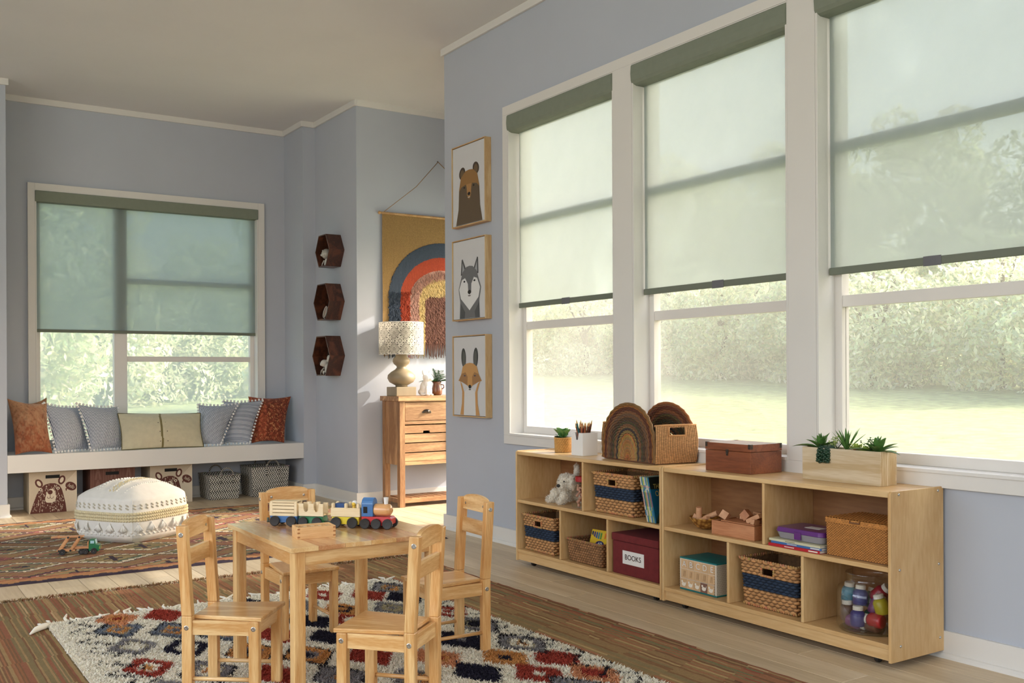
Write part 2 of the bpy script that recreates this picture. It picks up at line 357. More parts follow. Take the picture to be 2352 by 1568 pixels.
# window seat wall (y 8.31) with its opening, pilasters at y 7.88
WX0, WX1, WZ0, WZ1, YW = 1.112, 2.848, 0.44, 2.418, 8.31
b = MB().box(0.87, 3.20, YW, 8.46, 0, WZ0).box(0.87, 3.20, YW, 8.46, WZ1, ZC).box(0.87, WX0, YW, 8.46, WZ0, WZ1).box(WX1, 3.20, YW, 8.46, WZ0, WZ1)
st(b, 'wall_back', M_wall)
st(MB().box(-3, 0.87, 7.88, 8.46, 0, ZC), 'wall_back_left', M_wall)
st(MB().box(3.09, 3.20, 7.88, 8.31, 0, ZC), 'wall_back_right', M_wall)
# room behind the camera
b = MB().box(-3.1, -3, -3, 8, 0, 0.35).box(-3.1, -3, -3, 8, 2.8, ZC).box(-3.1, -3, -3, -.3, .35, 2.8).box(-3.1, -3, 5.5, 8, .35, 2.8); st(b, 'wall_left', M_wall)
b = MB().box(-3, 3.33, -3.1, -3, 0, .35).box(-3, 3.33, -3.1, -3, 2.8, ZC).box(-3, -2.3, -3.1, -3, .35, 2.8).box(2.9, 3.33, -3.1, -3, .35, 2.8); st(b, 'wall_front', M_wall)
# baseboards with shoe moulding
def base(name, p0, p1, n, h=0.093):
    """p0,p1 along the wall foot; n = unit normal into the room"""
    p0, p1, n = Vector(p0), Vector(p1), Vector(n); prof = [(0, 0), (0.028, 0), (0.027, 0.008), (0.021, 0.016), (0.014, 0.019), (0.014, h - .002), (0.012, h), (0, h)]
    b = MB(); vs = [p0 + n * a + Vector((0, 0, z)) for a, z in prof] + [p1 + n * a + Vector((0, 0, z)) for a, z in prof]; k = len(prof)
    b.add(vs, [tuple(range(k)), tuple(range(2 * k - 1, k - 1, -1))] + [(i, i + k, (i + 1) % k + k, (i + 1) % k) for i in range(k)])
    st(b, name, M_trim)
base('baseboard_right', (XR, -3, 0), (XR, 5.65, 0), (-1, 0, 0)); base('baseboard_right_end', (3.1765, 5.65, 0), (3.66, 5.65, 0), (0, 1, 0))
base('baseboard_hall', (3.20, 7.05, 0), (4.52, 7.05, 0), (0, -1, 0)); base('baseboard_alcove', (3.20, 7.0365, 0), (3.20, 7.88, 0), (-1, 0, 0))
base('baseboard_pier', (3.0765, 7.88, 0), (3.186, 7.88, 0), (0, -1, 0)); base('baseboard_left', (-3, 7.88, 0), (0.8835, 7.88, 0), (0, -1, 0))
base('baseboard_back', (0.87, YW, 0), (3.09, YW, 0), (0, -1, 0)); base('baseboard_niche_right', (3.09, 7.88, 0), (3.09, YW, 0), (-1, 0, 0)); base('baseboard_niche_left', (0.87, 7.88, 0), (0.87, YW, 0), (1, 0, 0))
# crown strips at the ceiling
def crown(n, x0, x1, y0, y1): st(MB().box(x0, x1, y0, y1, 3.075, ZC + .002), 'trim_%d' % n, M_trim, bevel=0.002)
crown(1, XR - .018, XR, -3, 5.65); crown(2, 0.888, 3.072, YW - .018, YW); crown(3, 3.072, 3.09, 7.88, YW); crown(4, 3.072, 3.182, 7.862, 7.88)
crown(5, 3.182, 3.20, 7.032, 7.88); crown(6, 3.20, 4.5, 7.032, 7.05); crown(7, -3, 0.888, 7.862, 7.88); crown(8, 0.87, 0.888, 7.88, YW); crown(9, 3.172, 3.66, 5.65, 5.668)
# ---------------- right-hand windows ----------------
CX0, CX1 = 3.168, XR   # face casing thickness
b = MB().box(CX0, CX1, 1.50, 4.92, Z1, 2.572).box(CX0, CX1, 1.50, 4.92, 0.594, Z0).box(CX0, CX1, 4.87, 4.92, Z0, Z1).box(CX0, CX1, 3.75, 3.89, Z0, Z1).box(CX0, CX1, 2.63, 2.77, Z0, Z1).box(CX0, CX1, 1.5, 1.65, Z0, Z1)
st(b, 'trim_10', M_trim, bevel=0.0015)
def right_window(n, y0, y1):
    w_ = shell('window_%d' % n)
    P = lambda b, nm, m=M_sash, bv=0.0015, **k: b.build(nm, m, w_, bevel=bv, **k)
    P(MB().box(CX0 + .001, 3.33, y0 + .0005, y0 + .012, Z0, Z1).box(CX0 + .001, 3.33, y1 - .012, y1 - .0005, Z0, Z1).box(CX0 + .001, 3.33, y0 + .012, y1 - .012, Z1 - .012, Z1 - .0005), 'jamb', M_trim)
    P(MB().box(CX0 - .006, 3.33, y0 + .012, y1 - .012, Z0 - .001, Z0 + .012), 'sill', M_trim)
    a, c = y0 + .012, y1 - .012; xs0, xs1 = 3.268, 3.312
    P(MB().box(xs0, xs1, c - .034, c, Z0 + .012, Z1 - .012), 'stile'); P(MB().box(xs0, xs1, a, a + .034, Z0 + .012, Z1 - .012), 'stile')
    P(MB().box(xs0, xs1, a + .034, c - .034, Z0 + .012, .697), 'bottom_rail'); P(MB().box(xs0, xs1, a + .034, c - .034, Z1 - .05, Z1 - .012), 'top_rail')
    P(MB().box(xs0 + .004, xs1 - .004, a + .034, c - .034, 1.262, 1.308), 'rail'); P(MB().box(xs0 + .004, xs1 - .004, a + .034, c - .034, 1.882, 1.924), 'rail')
    for z0, z1 in ((.697, 1.262), (1.308, 1.882), (1.924, Z1 - .05)):
        MB().box(3.290, 3.294, a + .034, c - .034, z0, z1).build('pane', M_glass, w_)
    MB().box(3.318, 3.3185, a, c, Z0 + .012, Z1 - .012).build('insect_screen', M_screen, w_)
for i, (a, c) in enumerate(reversed(OPEN)): right_window(i + 1, a, c)
# ---------------- window over the seat ----------------
w_ = shell('window_4'); P = lambda b, nm, m=M_sash, bv=0.0015, **k: b.build(nm, m, w_, bevel=bv, **k)
P(MB().box(1.061, WX0, YW - .022, YW, .44, 2.474).box(WX1, 2.904, YW - .022, YW, .44, 2.474).box(WX0, WX1, YW - .022, YW, WZ1, 2.474), 'casing', M_trim)
P(MB().box(WX0 + .0005, WX0 + .01, YW - .02, 8.45, .44, WZ1).box(WX1 - .01, WX1 - .0005, YW - .02, 8.45, .44, WZ1).box(WX0 + .01, WX1 - .01, YW - .02, 8.45, WZ1 - .012, WZ1 - .001), 'jamb', M_trim)
P(MB().box(WX0 + .01, WX1 - .01, YW - .03, 8.45, .4405, .457), 'sill', M_trim)
P(MB().box(1.122, 1.157, 8.38, 8.43, .457, 2.406), 'stile'); P(MB().box(1.695, 1.794, 8.375, 8.435, .457, 2.406), 'mullion'); P(MB().box(2.804, 2.838, 8.38, 8.43, .457, 2.406), 'stile')
P(MB().box(1.157, 1.695, 8.385, 8.425, .457, .51), 'bottom_rail'); P(MB().box(1.794, 2.804, 8.385, 8.425, .457, .51), 'bottom_rail')
P(MB().box(1.157, 1.695, 8.385, 8.425, 2.36, 2.406), 'top_rail'); P(MB().box(1.794, 2.804, 8.385, 8.425, 2.36, 2.406), 'top_rail')
P(MB().box(1.794, 2.804, 8.385, 8.425, 1.118, 1.161), 'rail'); P(MB().box(1.794, 2.804, 8.385, 8.425, 1.746, 1.790), 'rail')
MB().box(1.157, 1.695, 8.403, 8.407, .51, 2.36).build('pane', M_glass, w_)
for z0, z1 in ((.51, 1.118), (1.161, 1.746), (1.79, 2.36)): MB().box(1.794, 2.804, 8.403, 8.407, z0, z1).build('pane', M_glass, w_)
MB().box(1.122, 2.838, 8.441, 8.4415, .457, 2.406).build('insect_screen', M_screen2, w_)
w_ = shell('window_5')
b = MB(); b.M = SL; P(b.box(0.001, .03, -.08, 0, .12, 2.12).box(SLL - .13, SLL - .10, -.08, 0, .12, 2.12).box(.03, SLL - .13, -.08, 0, 2.09, 2.12).box(.03, SLL - .13, -.08, 0, .12, .15), 'frame', M_trim)
b = MB(); b.M = SL; b.box(.03, SLL - .13, -.05, -.046, .15, 2.09).build('pane', M_glass, w_)
# ---------------- window seat ----------------
t = thing('window_seat', 'long thick white built-in bench board spanning the niche under the left window', 'bench', (1.98, 8.09, 0.31))
MB().box(.8705, 3.0895, 7.88, 8.309, .311, .439).build('seat_board', M_trim, t, bevel=.002, world=True)
# ---------------- roller shades ----------------
def shade_right(y0, y1, fy0, fy1, tag_y, label):
    t = thing('roller_shade', label, 'window shade', (3.21, (y0 + y1) / 2, 2.51), group='sage green roller shades')
    prof = [(3.255, 2.518), (3.172, 2.518), (3.163, 2.508), (3.160, 2.47), (3.163, 2.435), (3.172, 2.42), (3.19, 2.414), (3.255, 2.414)]
    MB().prism(prof, y0 + .002, y1 - .002, 'XZ').build('cassette', M_cass, t, world=True, smooth=False)
    MB().box(3.2350, 3.2356, fy0, fy1, 1.40, 2.45).build('fabric', M_cloth, t, world=True)
    MB().box(3.228, 3.243, fy0 - .004, fy1 + .004, 1.388, 1.417).build('hem_bar', M_hem, t, world=True, bevel=.003)
    MB().box(3.2255, 3.2278, tag_y - .036, tag_y + .036, 1.384, 1.42).build('pull_tab', mat('pull_tab_grey', S(104, 104, 108), .6), t, world=True, bevel=.001)
shade_right(3.895, 4.8685, 3.905, 4.84, 4.379, 'sage roller shade pulled half down on the window nearest the animal pictures')
shade_right(2.7715, 3.7485, 2.79, 3.73, 3.226, 'sage roller shade pulled half down on the window behind the wicker basket')
shade_right(1.6515, 2.6285, 1.665, 2.61, 2.157, 'sage roller shade pulled half down on the window behind the planter')
t = thing('roller_shade', 'wide sage roller shade half down on the window over the bench', 'window shade', (1.98, 8.32, 2.41), group='sage green roller shades')
MB().box(1.113, 2.847, 8.278, 8.37, 2.333, 2.417).build('cassette', M_cass, t, world=True, bevel=.004)
MB().box(1.119, 2.838, 8.350, 8.3506, 1.35, 2.35).build('fabric', M_cloth, t, world=True)
MB().box(1.117, 2.841, 8.343, 8.357, 1.342, 1.366).build('hem_bar', M_hem, t, world=True, bevel=.003)
# ---------------- garden ----------------
def lerp(a, b, t): return a + (b - a) * t
gx = np.concatenate([np.linspace(3.5, 40, 60)]); 
def gz(X, Y):
    d = np.maximum(X - 4.5, 0) * 0.038 + np.maximum(Y - 9, 0) * 0.035
    return -0.22 + d
def ground(name, x0, x1, y0, y1, n):
    X, Y = np.meshgrid(np.linspace(x0, x1, n), np.linspace(y0, y1, n)); P_ = np.stack([X, Y, gz(X, Y)], -1)
    return P_
M_lawn = mat('lawn_soil', S(132, 144, 96), 0.95, var=0.4, nscale=5.0, bump=0.5, bscale=40)
o = sheet('lawn', ground('l', -14, 48, -26, 44, 70), M_lawn); props(o, 'sunlit mown grass lawn outside the windows', 'lawn', kind='stuff')
M_leaf = vmat('leaf_cards', 0.55, translucent=0.5, var=0.25, nscale=1.3)
def foliage_mesh(name, rx, ry, rz, n, size, tint, seed, hollow=0.55):
    r = np.random.default_rng(seed)
    # clumps on an ellipsoid so the crown is lumpy
    K = 46; cd = r.normal(size=(K, 3)); cd /= np.linalg.norm(cd, axis=1)[:, None]; cr = r.uniform(hollow, 0.92, K)
    cc = cd * cr[:, None] * np.array([rx, ry, rz]); k = r.integers(0, K, n)
    d = r.normal(size=(n, 3)); d /= np.linalg.norm(d, axis=1)[:, None]
    rad = r.uniform(0.75, 1.0, n) * 0.30 * (rx * ry * rz) ** (1 / 3) * r.uniform(.8, 1.2, K)[k]
    c = cc[k] + d * rad[:, None]
    nrm = d * .7 + r.normal(size=(n, 3)) * .6; nrm /= np.linalg.norm(nrm, axis=1)[:, None]
    a = np.cross(nrm, r.normal(size=(n, 3))); a /= np.linalg.norm(a, axis=1)[:, None]; bb = np.cross(nrm, a)
    s = size * r.uniform(.6, 1.3, n)[:, None]
    V = np.stack([c - a * s, c + bb * s * .42, c + a * s, c - bb * s * .42], 1)
    F = np.arange(n * 4).reshape(n, 4)
    me = bpy.data.meshes.new(name); me.from_pydata(V.reshape(-1, 3).tolist(), [], F.tolist())
    col = np.array(tint)[None] * r.uniform(.65, 1.3, (n, 1)) * (1 + r.normal(size=(n, 3)) * .05); col = np.clip(col, 0, 1)
    C4 = np.concatenate([col, np.ones((n, 1))], 1); ca = me.color_attributes.new('Col', 'FLOAT_COLOR', 'CORNER'); ca.data.foreach_set('color', np.repeat(C4, 4, 0).ravel().astype(np.float32))
    me.materials.append(M_leaf); return me
FM = [foliage_mesh('foliage', 1.7, 1.7, 2.6, 15000, 0.085, S(220, 226, 192), 1), foliage_mesh('foliage', 1.9, 1.6, 1.5, 13000, 0.075, S(226, 230, 198), 2), foliage_mesh('foliage', 2.0, 2.0, 3.2, 13000, 0.11, S(214, 220, 190), 3)]
M_bark = mat('bark', S(110, 98, 82), .9, var=.2, nscale=20, bump=.5, bscale=60)
trunk_b = MB().tube([(0, 0, 0), (0.05, 0, .8), (-.04, .03, 1.8), (0, 0, 3.0)], [.09, .075, .06, .03], 7)
for a in range(5): trunk_b.tube([(0, 0, .5 + .3 * a), (math.cos(a * 2.3) * .5, math.sin(a * 2.3) * .5, 1.2 + .35 * a), (math.cos(a * 2.3) * 1.0, math.sin(a * 2.3) * 1.0, 2.0 + .3 * a)], [.04, .028, .012], 5)
def shrub(nm, v, x, y, z, s, rz, label, cat='tree', group=None):
    t = thing(nm, label, cat, (x, y, z), rz, group); t.scale = (s, s, s)
    o = bpy.data.objects.new('foliage', FM[v]); COL.objects.link(o); o.parent = t; o['kind'] = 'stuff'; o.location = (0, 0, (2.7, 1.35, 3.3)[v])
    tr = bpy.data.objects.new('trunk', trunk_b_me); COL.objects.link(tr); tr.parent = t; return t
_o = trunk_b.build('trunk', M_bark, None); trunk_b_me = _o.data; bpy.data.objects.remove(_o)
gh = random.Random(11); hi = 0
hedge = [(21.5, 10.5), (22.5, 13.2), (21.2, 15.8), (22.0, 18.4), (21.4, 21.2), (21.8, 24.0), (20.4, 26.6), (18.0, 29.0), (15.4, 29.5), (12.6, 29.2), (10.2, 26.8), (8.0, 25.4), (5.6, 24.6), (3.4, 24.0), (1.4, 23.6)]
for i, (x, y) in enumerate(hedge):
    gzv = float(gz(np.array(x), np.array(y)))
    if i % 2 == 0: shrub('tree', 2, x + (9.5 if i < 8 else 0), y + (5 if i < 8 else 9.0), gzv, 1.45 if i < 9 else .85, gh.uniform(0, 6), 'tall leafy tree in the green row far behind the shrubs outside', group='tall trees behind the shrub border')
    shrub('shrub', 1, x, y, gzv - .2, 1.0 + .2 * gh.random(), gh.uniform(0, 6), 'pale green leafy shrub in the border at the far edge of the lawn', 'shrub', group='leafy shrubs along the lawn edge')
    shrub('shrub', 0 if i % 3 else 1, x + 1.8, y + 1.0, gzv - .3, .8 + .2 * gh.random(), gh.uniform(0, 6), 'pale green leafy shrub in the border at the far edge of the lawn', 'shrub', group='leafy shrubs along the lawn edge')
# a leafy bush nearer the seat window, on the right of its view
shrub('shrub', 1, 8.3, 18.6, .05, 1.15, 2.0, 'pale leafy bush on the lawn nearer the house, outside the bench window', 'shrub')
shrub('shrub', 0, 2.2, 17.0, .0, .95, 1.0, 'tall grey-green bush at the left in the view through the window over the bench', 'shrub')
# unseen trees added off to the right to keep sun off the nearer windows
for (x, y, z, s, v) in ((9.9, -1.3, .1, 1.3, 2), (11.2, 1.5, 6.1, 1.15, 0), (11.3, -3.2, -.6, 1.5, 2)):
    shrub('tree', v, x, y, z, s, 1.0 + x, 'broad garden tree standing outside beyond the right edge of the view, shading the windows', group='garden trees to the right')
MB().tube([(11.2, .5, -.1), (11.25, .5, 3), (11.2, .45, 5.6), (11.2, 1.5, 8.0)], [.16, .13, .12, .1], 8).build('trunk_lower', M_bark, [o for o in bpy.data.objects if o.name.startswith('tree') and abs(o.location.x - 11.2) < .01][0], world=False).location = (0, 0, 0)
_t = [o for o in bpy.data.objects if o.name.startswith('tree') and abs(o.location.x - 11.2) < .01][0]
_l = [o for o in _t.children if o.name.startswith('trunk_lower')][0]; _l.data.transform(Matrix.Scale(1 / 1.15, 4) @ Matrix.Rotation(-_t.rotation_euler.z, 4, 'Z') @ Matrix.Translation((-11.2, -1.5, -6.1)))
# ---------------- rugs ----------------
def hash2(i, j, k=0):
    v = np.sin(i * 127.1 + j * 311.7 + k * 74.7) * 43758.5453; return v - np.floor(v)
def pick(C, n, c): C[n] = c
M_kil = vmat('kilim_wool', 0.9, bump=0.3, bscale=500, var=0.12, nscale=40)
def kilim_cols(X, Y):
    """X along the room width, Y depth; stepped lozenges in earthy wool on a flat weave"""
    navy, rust, tan, olive, cream, rose, brown, green = [np.array(S(*c)) for c in ((60, 48, 60), (156, 104, 76), (184, 150, 108), (132, 122, 86), (218, 204, 178), (170, 100, 92), (92, 64, 54), (94, 110, 88))]
    px, py = 0.46, 0.31
    C = np.zeros(X.shape + (3,)); C[:] = rust
    sx = np.floor(X / 0.019) * 0.019 + .0095; sy = np.floor(Y / 0.013) * 0.013 + .0065
    row = np.floor(sy / py); off = np.where(row % 2 == 0, 0, px / 2)
    u = ((sx + off) / px) % 1.0 - .5; v = (sy / py) % 1.0 - .5
    d = np.abs(u) * 2 + np.abs(v) * 2
    cell = np.floor((sx + off) / px); h = hash2(row, cell)
    C[:] = tan; C[(d > 1.0)] = np.array(S(150, 120, 84))
    teeth = ((np.floor(X / 0.019) % 2) == 0)
    C[(d > .88) & (d <= 1.0)] = rose; m = (d > .88) & (d <= 1.0) & (h > .45) ; C[m] = cream
    m = (d > .80) & (d <= .88); C[m & teeth] = cream; C[m & ~teeth] = brown
    m = (d > .62) & (d <= .80); C[m] = np.array(S(150, 134, 92)); C[m & (hash2(np.floor(X / .05), np.floor(Y / .03)) > .62)] = green
    m = (d > .5) & (d <= .62); C[m] = np.array(S(140, 112, 82)); C[m & (h > .7)] = rose; C[m & (h < .3)] = np.array(S(178, 130, 92))
    m = (d <= .5); C[m] = np.array(S(160, 142, 100)); C[m & (h > .6)] = olive
    m = (d <= .24); C[m] = navy; C[(d <= .12)] = rust
    cr = (np.abs(u) < .035) & (np.abs(v) < .24) & (h < .7); C[cr] = navy
    gap = (d > 1.0) & (d < 1.1); C[gap] = navy
    g2 = (d >= 1.1) & (hash2(np.floor(X / .052), np.floor(Y / .026), 3) > .55); C[g2] = np.array(S(150, 104, 78))
    # border
    e = np.minimum(Y - 5.285, 7.50 - Y)
    b = (e < .13); z = np.abs(((X / .12) % 1) - .5) * .06
    C[b] = np.array(S(186, 132, 88)); C[b & (e + z < .055)] = navy; C[b & (e > .085 + z)] = np.array(S(170, 108, 78)); C[e < .016] = navy
    C *= (0.88 + .24 * hash2(np.floor(X / .013), np.floor(Y / .008)))[..., None]
    return C
def flat_rug(name, x0, x1, y0, y1, h, step, fn, m, z0=0.0008, waves=0.002):
    nu, nv = int((x1 - x0) / step[0]), int((y1 - y0) / step[1])
    X, Y = np.meshgrid(np.linspace(x0, x1, nu + 1), np.linspace(y0, y1, nv + 1))
    Z = z0 + h + waves * np.sin(X * 5 + Y * 2) * np.sin(Y * 7)
    Z[0, :] = Z[-1, :] = z0; Z[:, 0] = Z[:, -1] = z0
    Xc, Yc = np.meshgrid((np.arange(nu) + .5) / nu * (x1 - x0) + x0, (np.arange(nv) + .5) / nv * (y1 - y0) + y0)
    return sheet(name, np.stack([X, Y, Z], -1), m, None, fn(Xc, Yc), smooth=True)
o = flat_rug('kilim_rug', -0.4, 3.0, 5.285, 7.50, 0.007, (0.0125, 0.0125), kilim_cols, M_kil)
o.name = 'kilim_rug'; props(o, 'flat-woven kilim rug with earthy stepped lozenges and a dark border, under the pouf', 'rug')
# striped jute-and-wool rug
def jute_cols(X, Y):
    pal = np.array([S(*c) for c in ((146, 98, 66), (128, 92, 62), (158, 132, 88), (134, 128, 88), (168, 108, 78), (112, 78, 56), (176, 150, 104), (150, 84, 66), (120, 118, 82), (188, 158, 118))])
    k = np.floor((X + .004 * np.sin(Y * 9)) / .006); i = (hash2(k, 1.0 + 0 * k) * 3.0 + 6.5 * (0.5 + 0.5 * np.sin(X * 11.0 + 2 * np.sin(X * 4.3)))).astype(int) % 10
    C = pal[i].copy(); seg = hash2(k, np.floor(Y / .016)); C *= (0.90 + .18 * seg)[..., None]; C = C * .55 + np.array(S(138, 102, 70)) * .45
    f = hash2(k, np.floor(Y / 2.3), 5) > .86; C[f] = pal[(i[f] + 3) % 10]
    return C
X0, X1, Y0, Y1 = -0.6, 2.545, 0.9, 4.88
nu, nv = 520, 260
X, Y = np.meshgrid(np.linspace(X0, X1, nu + 1), np.linspace(Y0, Y1, nv + 1)); Z = 0.0008 + .0058 + .0012 * np.where(np.arange(nu + 1) % 2 == 0, 1, -1)[None, :] + .001 * np.sin(Y * 60) * np.sin(X * 40)
Z[0] = Z[-1] = .0008; Z[:, 0] = Z[:, -1] = .0008
Xc, Yc = np.meshgrid((np.arange(nu) + .5) / nu * (X1 - X0) + X0, (np.arange(nv) + .5) / nv * (Y1 - Y0) + Y0)
t = thing('striped_rug', 'large ribbed rug striped in rust, olive and brown lying under the shaggy rug', 'rug', (0, 0, 0))
sheet('weave', np.stack([X, Y, Z], -1), vmat('jute_weave', .92, bump=.5, bscale=320, var=.15, nscale=90), t, jute_cols(Xc, Yc))
def tufts(name, pts, h, r, cols, m, parent, lean=0.5, blades=3, seed=5):
    """pts (n,3); each tuft = a few bent triangular blades"""
    g = np.random.default_rng(seed); n = len(pts); P_ = np.repeat(pts, blades, 0); C_ = np.repeat(cols, blades, 0) * g.uniform(.82, 1.12, (n * blades, 1))
    an = g.uniform(0, 2 * PI, n * blades); hh = h * g.uniform(.6, 1.15, n * blades); rr = r * g.uniform(.6, 1.2, n * blades)
    dx, dy = np.cos(an), np.sin(an); ox, oy = g.normal(size=n * blades) * r * .8, g.normal(size=n * blades) * r * .8
    B = P_ + np.stack([ox, oy, 0 * ox], -1); s = np.stack([-dy * rr, dx * rr, 0 * dx], -1)
    mid = B + np.stack([dx * hh * lean * .35, dy * hh * lean * .35, hh * .7], -1); tip = B + np.stack([dx * hh * lean, dy * hh * lean, hh], -1)
    V = np.stack([B - s, B + s, mid + s * .9, mid - s * .9, tip], 1).reshape(-1, 3); k = np.arange(n * blades)[:, None] * 5
    F = [tuple(f) for f in (k + np.array([0, 1, 2, 3])).tolist()] + [tuple(f) for f in (k + np.array([3, 2, 4])).tolist()]
    me = bpy.data.meshes.new(name); me.from_pydata(V.tolist(), [], F)
    C4 = np.concatenate([np.clip(C_, 0, 1), np.ones((n * blades, 1))], 1).astype(np.float32)
    ca = me.color_attributes.new('Col', 'FLOAT_COLOR', 'CORNER'); ca.data.foreach_set('color', np.concatenate([np.repeat(C4, 4, 0).ravel(), np.repeat(C4, 3, 0).ravel()]))
    me.materials.append(m); o = bpy.data.objects.new(name, me); COL.objects.link(o); o.parent = parent; o['kind'] = 'stuff'; return o
M_yarn = vmat('yarn', 0.95, translucent=.35)
# short brown fringe along the far end
g = np.random.default_rng(2); n = 2600; fx = g.uniform(-.5, 2.54, n); pts = np.stack([fx, np.full(n, 4.885) + g.uniform(-.012, .03, n), g.uniform(.001, .006, n)], -1)
tufts('fringe', pts, .010, .0016, jute_cols(fx, 0 * fx + 4.8) * 1.15, M_yarn, t, lean=1.6, blades=2)
# shaggy lozenge rug
RX0, RX1, RY0, RY1 = 0.615, 2.125, 1.2, 4.30
cols = dict(r=S(176, 74, 60), o=S(216, 158, 96), n=S(46, 44, 62), g=S(152, 148, 150), b=S(128, 136, 150), p=S(222, 160, 118), w=S(250, 244, 230), k=S(44, 42, 48), y=S(196, 184, 150))
# x, y, half width, half depth, outer colour, inner colour, centre colour, black outline
MOT = [(.828, 4.04, 'b', 'o', 'g', 1), (1.003, 3.905, 'b', 'o', 'b', 1), (.86, 4.22, 'p', 'o', 'r', 0), (1.032, 4.18, 'r', 'r', 'r', 0), (.82, 3.756, 'g', 'w', 'w', 0), (.977, 3.63, 'n', 'w', 'w', 0), (.803, 3.46, 'r', 'w', 'o', 0),
       (.96, 3.30, 'g', 'w', 'o', 1), (.80, 3.16, 'g', 'g', 'w', 0), (1.151, 3.445, 'o', 'g', 'n', 1), (1.306, 3.30, 'o', 'g', 'n', 1), (1.139, 3.13, 'r', 'r', 'r', 0), (1.295, 2.996, 'g', 'g', 'o', 1), (1.882, 4.04, 'r', 'r', 'r', 0), (1.99, 3.90, 'n', 'n', 'n', 0),
       (1.86, 3.76, 'g', 'y', 'g', 0), (1.64, 3.66, 'r', 'w', 'w', 0), (1.50, 3.74, 'n', 'n', 'n', 0), (1.46, 3.47, 'n', 'n', 'n', 0), (1.304, 3.62, 'r', 'r', 'r', 0), (1.475, 3.16, 'r', 'r', 'r', 0), (1.665, 3.01, 'p', 'o', 'r', 0), (1.69, 2.79, 'n', 'n', 'n', 0),
       (1.494, 2.84, 'g', 'o', 'g', 0), (1.846, 3.16, 'n', 'n', 'g', 1), (2.011, 3.33, 'g', 'k', 'n', 1), (2.02, 3.57, 'r', 'w', 'r', 0), (1.717, 4.15, 'r', 'r', 'w', 0), (1.856, 2.88, 'o', 'o', 'n', 0), (2.0, 2.775, 'r', 'r', 'r', 0), (1.846, 2.66, 'r', 'r', 'w', 0),
       (2.0, 2.566, 'p', 'r', 'r', 0), (2.006, 3.0, 'g', 'w', 'o', 1), (1.861, 2.47, 'g', 'b', 'g', 1), (1.56, 4.03, 'g', 'g', 'w', 0), (1.40, 4.15, 'n', 'w', 'n', 0), (1.38, 3.88, 'o', 'g', 'n', 1), (1.22, 4.05, 'r', 'w', 'r', 0), (1.15, 3.76, 'b', 'o', 'n', 1),
       (.98, 2.98, 'n', 'w', 'n', 0), (.80, 2.86, 'r', 'w', 'o', 0), (1.14, 2.82, 'o', 'g', 'n', 1), (1.32, 2.68, 'r', 'r', 'r', 0), (1.50, 2.52, 'b', 'o', 'g', 1), (1.68, 2.50, 'r', 'w', 'r', 0), (1.70, 3.30, 'g', 'o', 'g', 0), (1.68, 3.86, 'o', 'n', 'o', 0), (2.03, 4.12, 'g', 'o', 'g', 1)]
def shag_cols(x, y):
    C = np.zeros((len(x), 3)); C[:] = cols['w']; jx = x + RNG.normal(size=len(x)) * .003; jy = y + RNG.normal(size=len(x)) * .004
    for (cx_, cy_, a, b_, c_, blk) in MOT:
        d = np.abs(jx - cx_) / .090 + np.abs(jy - cy_) / .140; d = np.maximum(d, np.abs(jx - cx_) / .082)
        if blk: C[(d < 1.13) & (d > .98)] = cols['k']
        C[d < 1.0] = cols[a]; C[d < .52] = cols[b_]; C[d < .26] = cols[c_]
        if b_ != a: C[(d < .6) & (d > .52)] = cols['y' if a in 'gb' else a]
    for x0_, sgn in ((.715, 1), (2.085, -1)):
        for ph, am in ((0, .05), (.04, .05)):
            zx = x0_ + sgn * am * (np.abs(((jy + ph) / .16) % 1 - .5) * 4 - 1) + sgn * ph * 1.1
            C[(np.abs(jx - zx) < .0075) & (hash2(np.floor(jy / .012), 0 * jy + ph) > .35)] = cols['k']
    return C
t = thing('shaggy_rug', 'cream shaggy rug with red, navy, grey and orange lozenges under the table and chairs', 'rug', (0, 0, 0))
b = MB().box(RX0, RX1, RY0, RY1, .0095, .0135); b.build('backing', mat('rug_backing', S(214, 208, 196), .95), t)
gx_, gy_ = np.meshgrid(np.arange(RX0 + .004, RX1, .0076), np.arange(2.05, RY1, .0076)); n = gx_.size
xs = gx_.ravel() + RNG.normal(size=n) * .003; ys = gy_.ravel() + RNG.normal(size=n) * .003; xs = np.clip(xs, RX0 + .002, RX1 - .002)
tufts('pile', np.stack([xs, ys, np.full(n, .012)], -1),   .0150, .0027, shag_cols(xs, ys), M_yarn, t, lean=.8, blades=4)
# knotted white fringe along the far end
b = MB(); fr = random.Random(4); xx = RX0 + .01
while xx < RX1:
    L_ = fr.uniform(.045, .10); a = fr.uniform(-.8, .8); p0 = Vector((xx, RY1 - .004, .014)); pts = [p0]
    for k in range(4): a += fr.uniform(-.7, .7); pts.append(pts[-1] + Vector((math.sin(a) * L_ / 4, math.cos(a) * L_ / 4, fr.uniform(-.003, .007))))
    for q in pts: q.z = max(q.z, .0125)
    b.tube(pts, [.0045, .007, .0055, .005, .003], 6); xx += fr.uniform(.012, .026)
b.tube([(RX0, RY1 - .01, .018), (RX0 - .02, RY1 - .03, .02), (RX0 - .05, RY1 - .05, .016), (RX0 - .075, RY1 - .10, .014)], [.012, .013, .011, .004], 7)
b.build('fringe', mat('white_fringe_yarn', S(234, 228, 214), .95), t, smooth=True, kind='stuff')
